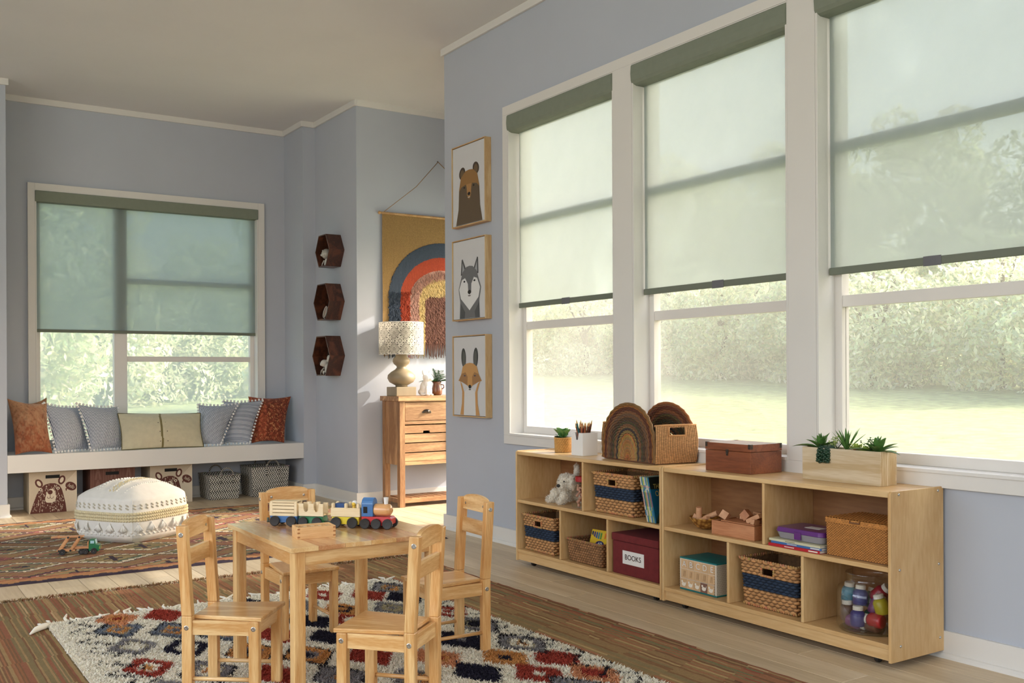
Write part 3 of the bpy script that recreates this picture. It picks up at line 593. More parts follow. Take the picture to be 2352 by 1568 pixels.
# ---------------- children's table and chairs ----------------
TX0, TX1, TY0, TY1, TZ = 1.0615, 1.5815, 2.812, 3.421, 0.488
t = thing('play_table', 'low square pine play table with a striped-grain top standing on the shaggy rug', 'table', ((TX0 + TX1) / 2, (TY0 + TY1) / 2, .02))
nb = 6; wb = (TX1 - TX0) / nb
woods = [wood('pine_board_%s' % c, a, d, 'Y', 20, .22, .6, obvar=.04, coat=.5, stretch=12) for c, a, d in (('light', S(243, 208, 152), S(221, 170, 106)), ('rosy', S(232, 186, 134), S(196, 136, 90)), ('pale', S(246, 216, 166), S(226, 180, 120)))]
for i, wsel in enumerate((0, 1, 2, 0, 1, 2)):
    MB().box(TX0 + i * wb, TX0 + (i + 1) * wb - .0003, TY0, TY1, TZ - .014, TZ).build('board', woods[wsel], t, world=True, bevel=.0012)
i0 = .013; lw = .037
for x in (TX0 + i0, TX1 - i0 - lw):
    for y in (TY0 + i0, TY1 - i0 - lw): MB().box(x, x + lw, y, y + lw, .021, TZ - .0145).build('leg', M_pineZ, t, world=True, bevel=.003)
for y in (TY0 + i0 + .004, TY1 - i0 - .020): MB().box(TX0 + i0 + lw, TX1 - i0 - lw, y, y + .016, TZ - .058, TZ - .0145).build('apron', M_pineX, t, world=True, bevel=.001)
for x in (TX0 + i0 + .004, TX1 - i0 - .020): MB().box(x, x + .016, TY0 + i0 + lw, TY1 - i0 - lw, TZ - .058, TZ - .0145).build('apron', M_pine, t, world=True, bevel=.001)
def make_chair(label):
    t = thing('toddler_chair', label, 'chair', group='pine toddler chairs round the play table')
    W, D, HS, HB, LN = .1956, .2083, .2554, .5266, .017; px, py = .016, .013
    for s in (-1, 1):
        y = s * W / 2; b = MB(); ks = [(0, 0), (HS, 0), (HB, -LN)]
        for (z0, a0), (z1, a1) in zip(ks[:-1], ks[1:]):
            b.hexa([(a0 - px, y - py, z0), (a0 + px, y - py, z0), (a0 + px, y + py, z0), (a0 - px, y + py, z0)], [(a1 - px, y - py, z1), (a1 + px, y - py, z1), (a1 + px, y + py, z1), (a1 - px, y + py, z1)])
        b.build('leg', M_pineZ, t, bevel=.003)
        MB().box(D - px, D + px, y - py, y + py, 0, HS - .013).build('leg', M_pineZ, t, bevel=.003)
        MB().box(px, D - px, y - .007, y + .007, HS - .057, HS - .0135).build('apron', M_pineX, t, bevel=.001)
        MB().tube([(px - .002, y, .065), (D - px + .002, y, .065)], .0065, 10).build('stretcher', M_pineX, t, smooth=True)
        for (bx, bz) in ((-.016, .5), (0, HS - .035), (D, HS - .035)):
            b = MB(); b.M = Matrix.Translation((bx, y + s * py, bz)) @ Matrix.Rotation(-s * PI / 2, 4, 'X')
            b.lathe([(.0075, -.001), (.0075, .0008), (.006, .0016), (.003, .0016), (.003, .0003)], 12); b.build('bolt', M_metal, t, smooth=False)
    yi = W / 2 + .0125
    MB().prism([(px * .7, -W / 2 + py), (D + px + .009, -yi - .001), (D + px + .012, yi * 0), (D + px + .009, yi + .001), (px * .7, W / 2 - py)][:2] + [(D + px + .009, yi + .001), (px * .7, W / 2 - py)], HS - .013, HS).build('seat', M_pineX, t, bevel=.003)
    # back rails: an arched one above, a straight one below
    a = W / 2 - py; n = 14
    xf = lambda z: -LN * (z - HS) / (HB - HS)
    bot, top = .484, .522
    poly = [(-a, bot), (a, bot)] + [(a * math.cos(PI * k / n), top + .021 * math.sin(PI * k / n) ** .8) for k in range(n + 1)]
    b = MB(); q = len(poly); vs = [(xf(z) + .004, y, z) for y, z in poly] + [(xf(z) - .010, y, z) for y, z in poly]
    b.add(vs, [tuple(range(q - 1, -1, -1)), tuple(range(q, 2 * q))] + [(i, (i + 1) % q, (i + 1) % q + q, i + q) for i in range(q)]); b.build('top_rail', M_pineY2, t, bevel=.001)
    for yy in (-a * .78, a * .78):
        bb = MB(); bb.M = Matrix.Translation((xf(.505) + .0042, yy, .506)) @ Matrix.Rotation(PI / 2, 4, 'Y'); bb.lathe([(.005, 0), (.005, .0012), (.002, .0016)], 10); bb.build('screw', M_metal, t)
    z0, z1 = .402, .452
    MB().hexa([(xf(z0) - .010, -a, z0), (xf(z0) + .004, -a, z0), (xf(z0) + .004, a, z0), (xf(z0) - .010, a, z0)], [(xf(z1) - .010, -a, z1), (xf(z1) + .004, -a, z1), (xf(z1) + .004, a, z1), (xf(z1) - .010, a, z1)]).build('back_rail', M_pineY2, t, bevel=.001)
    MB().box(-.007, .007, -a, a, HS - .057, HS - .0135).build('apron', M_pineY2, t, bevel=.001); MB().box(D - .007, D + .007, -a, a, HS - .057, HS - .0135).build('apron', M_pineY2, t, bevel=.001)
    return t
M_pineY2 = wood('pine_finish_crosswise', S(240, 203, 146), S(209, 155, 92), 'Y', 26, 0.32, 0.6, obvar=0.05, coat=0.35, stretch=10)
ch = make_chair('pine toddler chair in the left foreground, its seat turned towards the table')
POS = [(.8875, 3.1297, -.68, None), (1.3659, 2.5597, 2.2837, 'pine toddler chair in the right foreground overlapping the near right table corner'),
       (1.4047, 3.7444, -1.5689, 'pine toddler chair on the far side of the table, directly behind the toy train'),
       (1.8562, 3.102, 3.1045, 'pine toddler chair right of the table, its tall back seen before the blue wall')]
for k, (x, y, r, lb) in enumerate(POS):
    o = ch if k == 0 else copy_tree(ch); o.location = (x, y, .02); o.rotation_euler = (0, 0, r)
    if lb: o['label'] = lb
# ---------------- toy train ----------------
TR = math.atan2(-.715, .699)
def trainthing(name, label, s0, off=0.0):
    x, y = 1.176 + .699 * s0 + .715 * off, 3.273 - .715 * s0 + .699 * off
    return thing(name, label, 'toy train', (x, y, TZ), TR)
M_twood = wood('toy_maple', S(244, 226, 190), S(228, 202, 158), 'X', 20, .45, .3, obvar=.03)
M_boiler = wood('toy_boiler_wood', S(238, 186, 128), S(222, 160, 102), 'X', 20, .25, .3, coat=.6)
paint = lambda n, c, r=.35: mat(n, c, r, var=.03, coat=.3)
M_tb, M_tg, M_ty, M_tr = paint('toy_blue', S(64, 112, 168)), paint('toy_green', S(24, 112, 70)), paint('toy_yellow', S(228, 204, 52)), paint('toy_red', S(196, 40, 46))
def wheels(t, xs, r=.0175):
    for x in xs:
        for y, s in ((-.001, -1), (.056, 1)):
            b = MB(); b.M = Matrix.Translation((x, y, r)) @ Matrix.Rotation(PI / 2, 4, 'X')
            b.lathe([(r, -.0045), (r, .003), (r - .002, .0045), (.006, .0038)], 22); wh = b.build('wheel', M_black, t, smooth=False)
            b = MB(); b.sph((x, y + s * -.0045 * (1 if s > 0 else 1), r), .0022, 8, 6) if s < 0 else b.sph((x, y + .0045, r), .0022, 8, 6)
            b.build('axle_pin', M_metal, wh, smooth=True)
W0, W1 = .005, .050
# slatted wagon
t = trainthing('toy_wagon', 'toy train wagon with slatted pale sides on a blue chassis, last of the train', -.018)
MB().box(0, .098, W0, W1, .012, .034).build('chassis', M_tb, t, bevel=.001)
b = MB()
for y0, y1 in ((W0, W0 + .005), (W1 - .005, W1)):
    b.box(0, .009, y0, y1, .034, .084).box(.088, .098, y0, y1, .034, .084)
    for z0, z1 in ((.034, .0435), (.0455, .0555), (.0575, .0675), (.0695, .0775), (.079, .0845)): b.box(.009, .088, y0, y1, z0, z1)
b.box(-.004, .001, W0 + .003, W1 - .003, .034, .078).box(.095, .098, W0 + .005, W1 - .005, .034, .078).box(.001, .095, W0 + .005, W1 - .005, .082, .0845); b.build('slatted_body', M_twood, t, bevel=.0007)
MB().tube([(-.018, .027, .012), (0, .027, .014)], .003, 8).tube([(-.018, .027, .008), (-.018, .027, .024)], .0045, 10).build('coupling', mat('coupling_grey', S(96, 100, 84), .6), t, smooth=True)
wheels(t, (.020, .080))
# notched wagon
t = trainthing('toy_wagon', 'toy train wagon with deep round notches in its pale sides on a green chassis', .087)
MB().box(.002, .086, W0, W1, .012, .034).build('chassis', M_tg, t, bevel=.001)
def notched(y0, y1):
    pts = [(0, .036), (.088, .036), (.088, .078)]
    for c in (.063, .026): pts += [(c + .010, .078)] + [(c + .0085 * math.cos(a), .062 + .0 - .012 * math.sin(a)) for a in [k * PI / 8 for k in range(9)]] + [(c - .010, .078)]
    pts += [(0, .078)]; return MB().prism(pts, y0, y1, 'XZ')
b = notched(W0, W0 + .006); b2 = notched(W1 - .006, W1); b.add(b2.v, b2.f); b.box(.004, .084, W0 + .006, W1 - .006, .036, .042); b.build('notched_body', M_twood, t)
b = MB()
for x in (.030, .062): b.tube([(x, .027, .042), (x, .027, .083)], .0075, 12)
b.build('post', M_twood, t, smooth=False, bevel=.002); wheels(t, (.018, .068), .0168)
MB().tube([(.086, .027, .016), (.114, .027, .016)], .003, 8).build('coupling', mat('coupling_grey', S(96, 100, 84), .6), t)
# open wagon
t = trainthing('toy_wagon', 'open toy train wagon on a yellow chassis carrying a small peg figure', .203)
MB().box(.004, .100, W0, W1, .012, .036).build('chassis', M_ty, t, bevel=.001)
b = MB().box(0, .104, W0, W0 + .005, .037, .067).box(0, .104, W1 - .005, W1, .037, .067).box(0, .005, W0 + .005, W1 - .005, .037, .067).box(.099, .104, W0 + .005, W1 - .005, .037, .067).box(.005, .099, W0 + .005, W1 - .005, .037, .044).build('body', M_twood, t, bevel=.0008)
for x in (.008, .054, .098):
    for y in (W0 + .0025, W1 - .0025): MB().tube([(x, y, .067), (x, y, .080), (x, y, .083)], [.006, .006, .003], 10).build('stake', M_twood, t, smooth=False)
wheels(t, (.021, .079), .0182)
MB().tube([(.104, .027, .016), (.118, .027, .016)], .003, 8).build('coupling', M_twood, t)
x0_, y0_ = t.location.x, t.location.y; Rz = Matrix.Rotation(TR, 3, 'Z')
def on_wagon(name, label, lx, ly, z): v = Rz @ Vector((lx, ly, 0)); return thing(name, label, 'toy', (x0_ + v.x, y0_ + v.y, TZ + z), TR)
tt = on_wagon('toy_block', 'dark blue wooden block lying in the open yellow train wagon', .029, .0275, .0445); MB().box(-.016, .016, -.015, .015, 0, .036).build('block', paint('block_navy', S(38, 74, 130)), tt, bevel=.001)
tt = on_wagon('peg_figure', 'small yellow and white peg figure riding in the open train wagon', .077, .022, .0445)
MB().lathe([(.008, 0), (.009, .004), (.0085, .012), (.006, .024), (.0055, .028)], 14).build('body', mat('peg_yellow', S(222, 178, 60), .4), tt, smooth=True)
MB().sph((0, 0, .034), .0078, 12, 8).build('head', mat('peg_face', S(236, 196, 70), .4), tt, smooth=True); MB().sph((.0008, .003, .0365), (.0095, .0085, .0095), 12, 8).build('hood', M_white, tt, smooth=True)
# locomotive
t = trainthing('toy_locomotive', 'toy steam locomotive with blue cab, orange wood boiler and red chassis leading the train', .318, -.004)
b = MB().prism([(-.004, .014), (.090, .010), (.101, .016), (.101, .034), (.095, .040), (-.004, .040)], W0, W1, 'XZ'); b.build('chassis', M_tr, t, bevel=.001)
b = MB(); prof = [(-.0, .0405), (.0, .082)]; n = 12
arc = [(W0 + (W1 - W0) / 2 - (W1 - W0) / 2 * math.cos(PI * k / n), .080 + .021 * math.sin(PI * k / n)) for k in range(n + 1)]
b.prism([(W0, .0405)] + arc + [(W1, .0405)], -.004, .036, 'YZ'); b.build('cab', M_tb, t, bevel=.0008)
b = MB()
for k in range(1, n): y, z = arc[k]; b.box(-.003, .035, y - .0003, y + .0003, z - .001, z + .0008)
b.build('roof_groove', paint('toy_blue_light', S(96, 150, 204)), t)
MB().box(.003, .017, W0 - .0006, W0 + .001, .052, .073).build('cab_window', M_dark, t)
b = MB(); b.M = Matrix.Translation((0, .0275, .0615)) @ Matrix.Rotation(PI / 2, 4, 'Y'); b.lathe([(.0195, .0362), (.0205, .040), (.0205, .080), (.018, .090), (.011, .0955), (.006, .0958), (.006, .098), (.001, .098)], 24); b.build('boiler', M_boiler, t, smooth=True)
MB().lathe([(.0068, .0795), (.0068, .084), (.0085, .102), (.0085, .103), (.005, .103), (.004, .099)], 16, (.075, .0275, 0)).build('chimney', M_white, t, smooth=False)
wheels(t, (.010, .049, .089), .0172)
# letter tray
t = thing('sorting_tray', 'small finger-jointed wooden tray of divided compartments on the table before the train', 'tray', (1.202, 2.985, TZ), -.13)
wv, dv, hv = .1215, .074, .037; b = MB().box(-wv / 2, wv / 2, -dv / 2, -dv / 2 + .004, 0, hv).box(-wv / 2, wv / 2, dv / 2 - .004, dv / 2, 0, hv).box(-wv / 2, -wv / 2 + .004, -dv / 2 + .004, dv / 2 - .004, 0, hv).box(wv / 2 - .004, wv / 2, -dv / 2 + .004, dv / 2 - .004, 0, hv).box(-wv / 2 + .004, wv / 2 - .004, -dv / 2 + .004, dv / 2 - .004, 0, .012)
b.build('tray_box', M_boiler2 if 'M_boiler2' in globals() else wood('tray_beech', S(236, 196, 142), S(218, 168, 112), 'X', 30, .45, .4), t, bevel=.0008)
for k in range(1, 5): MB().box(-wv / 2 + k * wv / 5 - .001, -wv / 2 + k * wv / 5 + .001, -dv / 2 + .004, dv / 2 - .004, .012, .0335).build('divider', wood('tray_beech', S(236, 196, 142), S(218, 168, 112)), t)
MB().box(-wv / 2 + .004, wv / 2 - .004, -.001, .001, .012, .033).build('divider', wood('tray_beech', S(236, 196, 142), S(218, 168, 112)), t)
b = MB(); fr = random.Random(8)
for x in (-wv / 2 - .0002, wv / 2 - .0078):
    for z in (.004, .017, .029): b.box(x, x + .008, -dv / 2 - .0003, -dv / 2 + .001, z, z + .005)
b.build('finger_joint', mat('joint_brown', S(176, 118, 68), .5), t)
for k in range(5):
    for j in range(2):
        x, y = -wv / 2 + wv / 5 * (k + .5), (-.5 + j) * .033; a = fr.uniform(0, 3)
        v = Vector((math.cos(a) * .006, math.sin(a) * .006, 0)) + t.location; r = Matrix.Rotation(-.13, 3, 'Z') @ Vector((x, y, 0))
        tt = thing('wooden_letter', 'tiny pale wooden piece lying in a compartment of the sorting tray', 'toy', (t.location.x + r.x, t.location.y + r.y, TZ + .0122), a, 'wooden pieces in the sorting tray')
        MB().box(-.007, .007, -.003, .003, 0, .016).box(-.003, .003, -.0065, .0065, .016, .020).build('piece', M_twood, tt, bevel=.0005)
# ---------------- storage units along the right wall ----------------
def unit(y0, y1, ups, lows, label, bolts):
    t = thing('storage_shelf', label, 'shelf', (3.03, (y0 + y1) / 2, .02)); X0, X1 = 2.885, 3.178
    side = lambda y: MB().prism([(X0 - .004, .024), (X1, .024), (X1, .600), (X0 + .004, .600), (X0 - .004, .592)], y, y + .0115, 'XZ').build('side_panel', M_ply, t, world=True, bevel=.002)
    side(y0); side(y1 - .0115); a, c = y0 + .0115, y1 - .0115
    MB().box(X0, X1, a, c, .578, .596).build('top_board', M_plyY, t, world=True, bevel=.0025)
    for z0, z1 in ((.327, .344), (.067, .084)):
        MB().box(X0, X1 - .012, a, c, z0, z1).build('shelf_board', M_plyY, t, world=True, bevel=.0025)
    MB().box(X0 + .006, X0 + .018, a, c, .028, .0665).build('plinth', M_plyY, t, world=True, bevel=.001)
    MB().box(X1 - .012, X1 - .004, a, c, .03, .578).build('back_panel', wood('backing_board', S(160, 112, 68), S(128, 84, 48), 'Y', 5, .55, .3, obvar=.02, stretch=8), t, world=True, label='darker brown back panel')  # board brown deepened to stand in for shade inside the cubbies
    for y in ups: MB().box(X0 + .001, X1 - .012, y - .0065, y + .0065, .344, .578).build('divider', M_ply, t, world=True, bevel=.0025)
    for y in lows: MB().box(X0 + .001, X1 - .012, y - .0065, y + .0065, .084, .327).build('divider', M_ply, t, world=True, bevel=.0025)
    for y in (y0 + .09, y1 - .09):
        for x in (X0 + .05, X1 - .06): 
            b = MB(); b.M = Matrix.Translation((x, y, .0155)) @ Matrix.Rotation(PI / 2, 4, 'X'); b.lathe([(.013, -.008), (.015, -.006), (.015, .006), (.013, .008)], 16); b.M = None; b.box(x - .005, x + .005, y - .012, y + .012, .020, .030); b.build('caster', M_black, t, world=True)
    if bolts:
        for bx, bz in ((2.925, .588), (3.145, .587), (2.928, .333), (3.148, .331), (2.932, .075), (3.154, .073)):
            b = MB(); b.M = Matrix.Translation((bx, y0 - .0002, bz)) @ Matrix.Rotation(PI / 2, 4, 'X'); b.lathe([(.0052, -.001), (.0052, .001), (.0035, .0028), (.0012, .003)], 14); b.build('bolt', M_metal, t, world=True, smooth=True)
    return t
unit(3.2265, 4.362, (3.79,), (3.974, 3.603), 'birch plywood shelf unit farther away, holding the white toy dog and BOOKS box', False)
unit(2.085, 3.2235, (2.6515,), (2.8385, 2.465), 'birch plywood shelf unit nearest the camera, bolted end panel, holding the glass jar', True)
# ---------------- woven baskets ----------------
M_hya = vmat('water_hyacinth', .75, bump=.25, bscale=260, var=.12, nscale=60)
def weave_wall(name, rb, rt, z0, z1, rows, stitch, amp, col, parent, m=None, cen=(0, 0), hole=None, samples=(6, 5), vary=.16, dark=None, corner=.012, seed=1, vertical=False, twill=0):
    """four-sided woven wall; rb/rt = (half x, half y) at z0/z1; hole=(side, centre, half width, zlo, zhi) on side 0:-x 1:-y 2:+x 3:+y"""
    def loop(hx, hy):
        pts = []; 
        for k, (sx, sy) in enumerate(((-1, 1), (-1, -1), (1, -1), (1, 1))):
            a0 = PI / 2 + k * PI / 2
            for j in range(4): a = a0 + j / 3 * PI / 2; pts.append((sx * (hx - corner) + corner * math.cos(a), sy * (hy - corner) + corner * math.sin(a)))
        return np.array(pts)
    A, B = loop(*rb), loop(*rt); A = np.vstack([A, A[:1]]); B = np.vstack([B, B[:1]])
    d = np.r_[0, np.cumsum(np.linalg.norm(np.diff(B, axis=0), axis=1))]; per = d[-1]; ns = max(8, int(per / stitch)); ns += ns % 2; nu = ns * samples[0]; nv = rows * samples[1]
    s = np.linspace(0, per, nu + 1); ax, ay = np.interp(s, d, A[:, 0]), np.interp(s, d, A[:, 1]); bx, by = np.interp(s, d, B[:, 0]), np.interp(s, d, B[:, 1])
    V = np.linspace(0, 1, nv + 1)[:, None]; X = ax * (1 - V) + bx * V; Y = ay * (1 - V) + by * V; Z = (z0 + (z1 - z0) * V) * np.ones_like(X)
    tx, ty = np.gradient(bx), np.gradient(by); ln = np.hypot(tx, ty) + 1e-9; nx, ny = -ty / ln, tx / ln
    if (nx * bx + ny * by).mean() < 0: nx, ny = -nx, -ny
    U = np.arange(nu + 1) / samples[0]; R = np.arange(nv + 1) / samples[1]
    row = np.minimum(np.floor(R), rows - 1)[:, None]; ph = (U[None, :] + .5 * (row % 2) + twill * row) % 1; tv = (R[:, None] - row)
    if vertical: D = amp * (np.sin(PI * ph) ** 2 * .8 + .5 * np.abs(np.sin(PI * tv)))
    else: D = amp * (np.sin(PI * ph) ** .7) * (np.sin(PI * np.clip(tv, 0, 1)) ** .6)
    X = X + nx * D; Y = Y + ny * D
    P_ = np.stack([X + cen[0], Y + cen[1], Z], -1)
    Uc = (np.arange(nu) + .5) / samples[0]; Rc = (np.arange(nv) + .5) / samples[1]; rc = np.floor(Rc)[:, None]
    st_ = np.floor(Uc[None, :] + .5 * (rc % 2) + twill * rc); phc = (Uc[None, :] + .5 * (rc % 2) + twill * rc) % 1; tc = Rc[:, None] - rc
    k = 1 - vary + 2 * vary * hash2(st_, rc + 0 * st_, seed); C = np.array(col)[None, None] * k[..., None]
    edge = (np.sin(PI * phc) < .34) if vertical else (np.sin(PI * phc) * np.sin(PI * np.clip(tc, 0, 1)) < .24)
    C[edge] *= .40 if dark is None else 1
    if vertical: C[np.broadcast_to(tc < .34, edge.shape) & (phc > .2) & (phc < .8)] *= .62
    if dark is not None: C[edge] = dark
    mask = None
    if hole:
        sd, c_, hw, zl, zh = hole; xm = (P_[:-1, :-1] + P_[1:, 1:]) / 2; ax_ = 1 if sd in (0, 2) else 0; sg = -1 if sd in (0, 1) else 1
        on = (xm[..., 1 - ax_] - cen[1 - ax_]) * sg > (rt[1 - ax_] * .8); mask = ~(on & (np.abs(xm[..., ax_] - cen[ax_] - c_) < hw) & (xm[..., 2] > zl) & (xm[..., 2] < zh))
    return sheet(name, P_, m or M_hya, parent, C, mask=mask)
TAN = S(196, 146, 96); NAVY = S(44, 58, 78)
def rope_rim(b, hx, hy, z, r, cen, n=9, pitch=.012, corner=.012):
    per = []
    for (x0, y0, x1, y1) in ((-hx, -hy, hx, -hy), (hx, -hy, hx, hy), (hx, hy, -hx, hy), (-hx, hy, -hx, -hy)):
        L_ = math.hypot(x1 - x0, y1 - y0); k = int(L_ / pitch)
        for i in range(k): per.append((x0 + (x1 - x0) * i / k, y0 + (y1 - y0) * i / k, (x1 - x0) / L_, (y1 - y0) / L_))
    for (x, y, dx, dy) in per:
        b.sph((cen[0] + x, cen[1] + y, z), (1, 1, 1), 7, 5, M=Matrix(((dx, -dy, 0), (dy, dx, 0), (0, 0, 1))) @ Matrix.Rotation(.7, 3, 'Y') @ Matrix.Diagonal((r * 1.5, r, r)), col=tuple(c * random.uniform(.75, 1.1) for c in (b.col or (1, 1, 1))))
def banded_basket(label, x0, x1, y0, y1, z0, z1, f=(.31, .62), taper=.012, grp='tan baskets with a navy band', stitch=.030):
    cx, cy = (x0 + x1) / 2, (y0 + y1) / 2; hx, hy = (x1 - x0) / 2, (y1 - y0) / 2; H = z1 - z0
    t = thing('banded_basket', label, 'basket', (cx, cy, z0 + .001)); rb = lambda v: (hx - taper * (1 - v), hy - taper * (1 - v))
    za, zb = H * f[0] + .012, H * f[1] + .01; fa, fb = za / H, zb / H; hz = (H * .70, H * .88)
    weave_wall('lower_weave', rb(0), rb(fa), .004, za, 5, stitch, .009, TAN, t)
    weave_wall('navy_band', rb(fa), rb(fb), za, zb, 5, stitch, .0075, NAVY, t, seed=4)
    weave_wall('upper_weave', rb(fb), rb(1), zb, H, 5, stitch, .008, TAN, t, seed=9, hole=(0, .0, .030, hz[0], hz[1]))
    b = MB(); b.col = TAN; rope_rim(b, hx + .002, hy + .002, H - .001, .0052, (0, 0)); b.build('rim', M_hya, t, smooth=True)
    b = MB(); b.col = TAN; rope_rim(b, hx - taper + .002, hy - taper + .002, .006, .005, (0, 0)); b.build('foot_rim', M_hya, t, smooth=True)
    b = MB(); b.col = TAN; hxo = -(hx + .002)
    for (ya, za_, yb, zb_) in ((-.031, hz[0], .031, hz[0]), (.031, hz[0], .031, hz[1]), (.031, hz[1], -.031, hz[1]), (-.031, hz[1], -.031, hz[0])):
        k = max(3, int(math.hypot(yb - ya, zb_ - za_) / .007))
        for i in range(k): u = i / k; b.sph((hxo, ya + (yb - ya) * u, za_ + (zb_ - za_) * u), .0052, 7, 5, col=tuple(c * random.uniform(.75, 1.08) for c in TAN))
    b.build('handle_opening', M_hya, t, smooth=True)
    s = .010; MB().box(-hx + s, -hx + s + .002, -hy + s, -.032, .006, H - .008).box(-hx + s, -hx + s + .002, .032, hy - s, .006, H - .008).box(-hx + s, -hx + s + .002, -.032, .032, .006, hz[0]).box(-hx + s, -hx + s + .002, -.032, .032, hz[1], H - .008).box(hx - s - .002, hx - s, -hy + s, hy - s, .006, H - .008).box(-hx + s, hx - s, -hy + s - .001, -hy + s, .006, H - .008).box(-hx + s, hx - s, hy - s, hy - s + .001, .006, H - .008).box(-hx + s, hx - s, -hy + s, hy - s, .003, .006).build('lining', mat('basket_inside', S(120, 86, 54), .9, var=.2, nscale=60), t)
    return t
banded_basket('tan woven basket with navy band on the upper shelf beside the leaning picture books', 2.925, 3.14, 3.466, 3.756, .344, .532)
banded_basket('tan woven basket with navy band in the lower cubby below the white toy dog', 2.905, 3.12, 4.055, 4.325, .084, .270)
banded_basket('tan woven basket with navy band between the alphabet box and the glass jar', 2.922, 3.14, 2.521, 2.803, .084, .270)
# plain brown basket with the crayon carton
t = thing('plain_basket', 'small plain brown woven basket holding the yellow crayon carton, next to the BOOKS box', 'basket', (3.015, 3.810, .085))
weave_wall('weave', (.100, .128), (.106, .137), .003, .108, 9, .018, .004, S(156, 112, 74), t, seed=3, vary=.25)
b = MB(); b.col = S(166, 120, 80); rope_rim(b, .107, .138, .108, .0042, (0, 0), pitch=.009); b.build('rim', M_hya, t, smooth=True)
MB().box(-.098, .098, -.126, .126, .001, .004).build('floor', mat('basket_inside', S(120, 86, 54), .9), t)
t = thing('crayon_carton', 'yellow and green carton marked 40 standing in the plain brown basket', 'carton', (2.985, 3.795, .0905), rot=(0, .34, .12))
MB().box(-.018, .018, -.075, .072, 0, .150).build('carton', mat('carton_green', S(54, 128, 62), .5), t, bevel=.001)
YL = S(226, 186, 44); pr = [([(-.070, .0), (.075, .0), (.075, .118), (.052, .150), (-.070, .150)], YL)]
for k, c in enumerate(((196, 60, 44), (226, 120, 44), (232, 190, 60), (90, 150, 70), (50, 130, 150), (44, 90, 150), (70, 60, 120), (40, 50, 90))):
    u = .046 - k * .0145; pr.append(([(u, .106 + .0011 * (k - 3.5) ** 2), (u - .010, .106 + .0011 * (k - 2.8) ** 2), (u - .010, .134 + .0003 * (k - 3) ** 2), (u - .005, .142), (u, .134 + .0003 * (k - 3) ** 2)], S(*c)))
pr += [(ell(.0, .078, .030, .020), S(40, 44, 92)), ([(-.07, .0), (.0, .0), (-.02, .05), (-.07, .062)], S(70, 150, 60))]
decal('front_print', pr, (-.0181, 0, 0), (0, -1, 0), (0, 0, 1), vmat('print', .5), t)
lettering('40', (-.0195, .0, .078), (0, -1, 0), (0, 0, 1), .034, M_white, t)
# red cloth box
t = thing('fabric_box', 'dark red cloth-covered box with a white label reading BOOKS in the lower cubby', 'box', (3.02, 3.4275, .0845))
MB().box(-.115, .12, -.158, .158, 0, .150).build('body', mat('maroon_cloth', S(112, 34, 36), .9, var=.1, nscale=40, bump=.6, bscale=420), t, bevel=.004)
MB().box(-.119, .122, -.161, .161, .151, .185).build('lid', mat('maroon_cloth', S(112, 34, 36), .9), t, bevel=.004)
MB().box(-.1172, -.1150, -.062, .0845, .052, .112).build('label_card', M_white, t)
lettering('BOOKS', (-.1175, .012, .083), (0, -1, 0), (0, 0, 1), .034, mat('ink', S(60, 26, 24), .7), t)
# closed wicker hamper
t = thing('wicker_hamper', 'closed honey-coloured wicker hamper with a hinged lid on the upper right shelf', 'hamper', (3.012, 2.2485, .345)); HON = S(190, 128, 66)
weave_wall('side_weave', (.098, .126), (.100, .1275), .002, .118, 26, .0115, .0024, HON, t, samples=(6, 3), vertical=True, corner=.006, vary=.12)
weave_wall('lid_weave', (.103, .1300), (.102, .1295), .1185, .136, 3, .012, .0024, HON, t, samples=(4, 3), corner=.006, seed=5, vertical=True)
Xg, Yg = np.meshgrid(np.linspace(-.102, .102, 61), np.linspace(-.1295, .1295, 121)); Zg = .136 + .002 * np.abs(np.sin(Xg * 240)) + .0012 * np.sin(Yg * 500) * np.sign(np.sin(Xg * 240))
sheet('lid_top', np.stack([Xg, Yg, Zg], -1), M_hya, t, np.array(HON)[None, None] * (0.8 + .3 * hash2(np.floor(np.arange(60) / 2)[None, :], np.floor(np.arange(120) / 3)[:, None]))[..., None])
b = MB(); b.tube([(-.105, .02, .135), (-.108, .02, .128), (-.108, -.02, .128), (-.105, -.02, .135)], .0028, 6).build('clasp', mat('cane_dark', S(120, 76, 40), .6), t, smooth=True)
MB().box(-.099, .099, -.126, .126, .0, .002).build('floor', mat('cane_dark', S(120, 76, 40), .6), t)
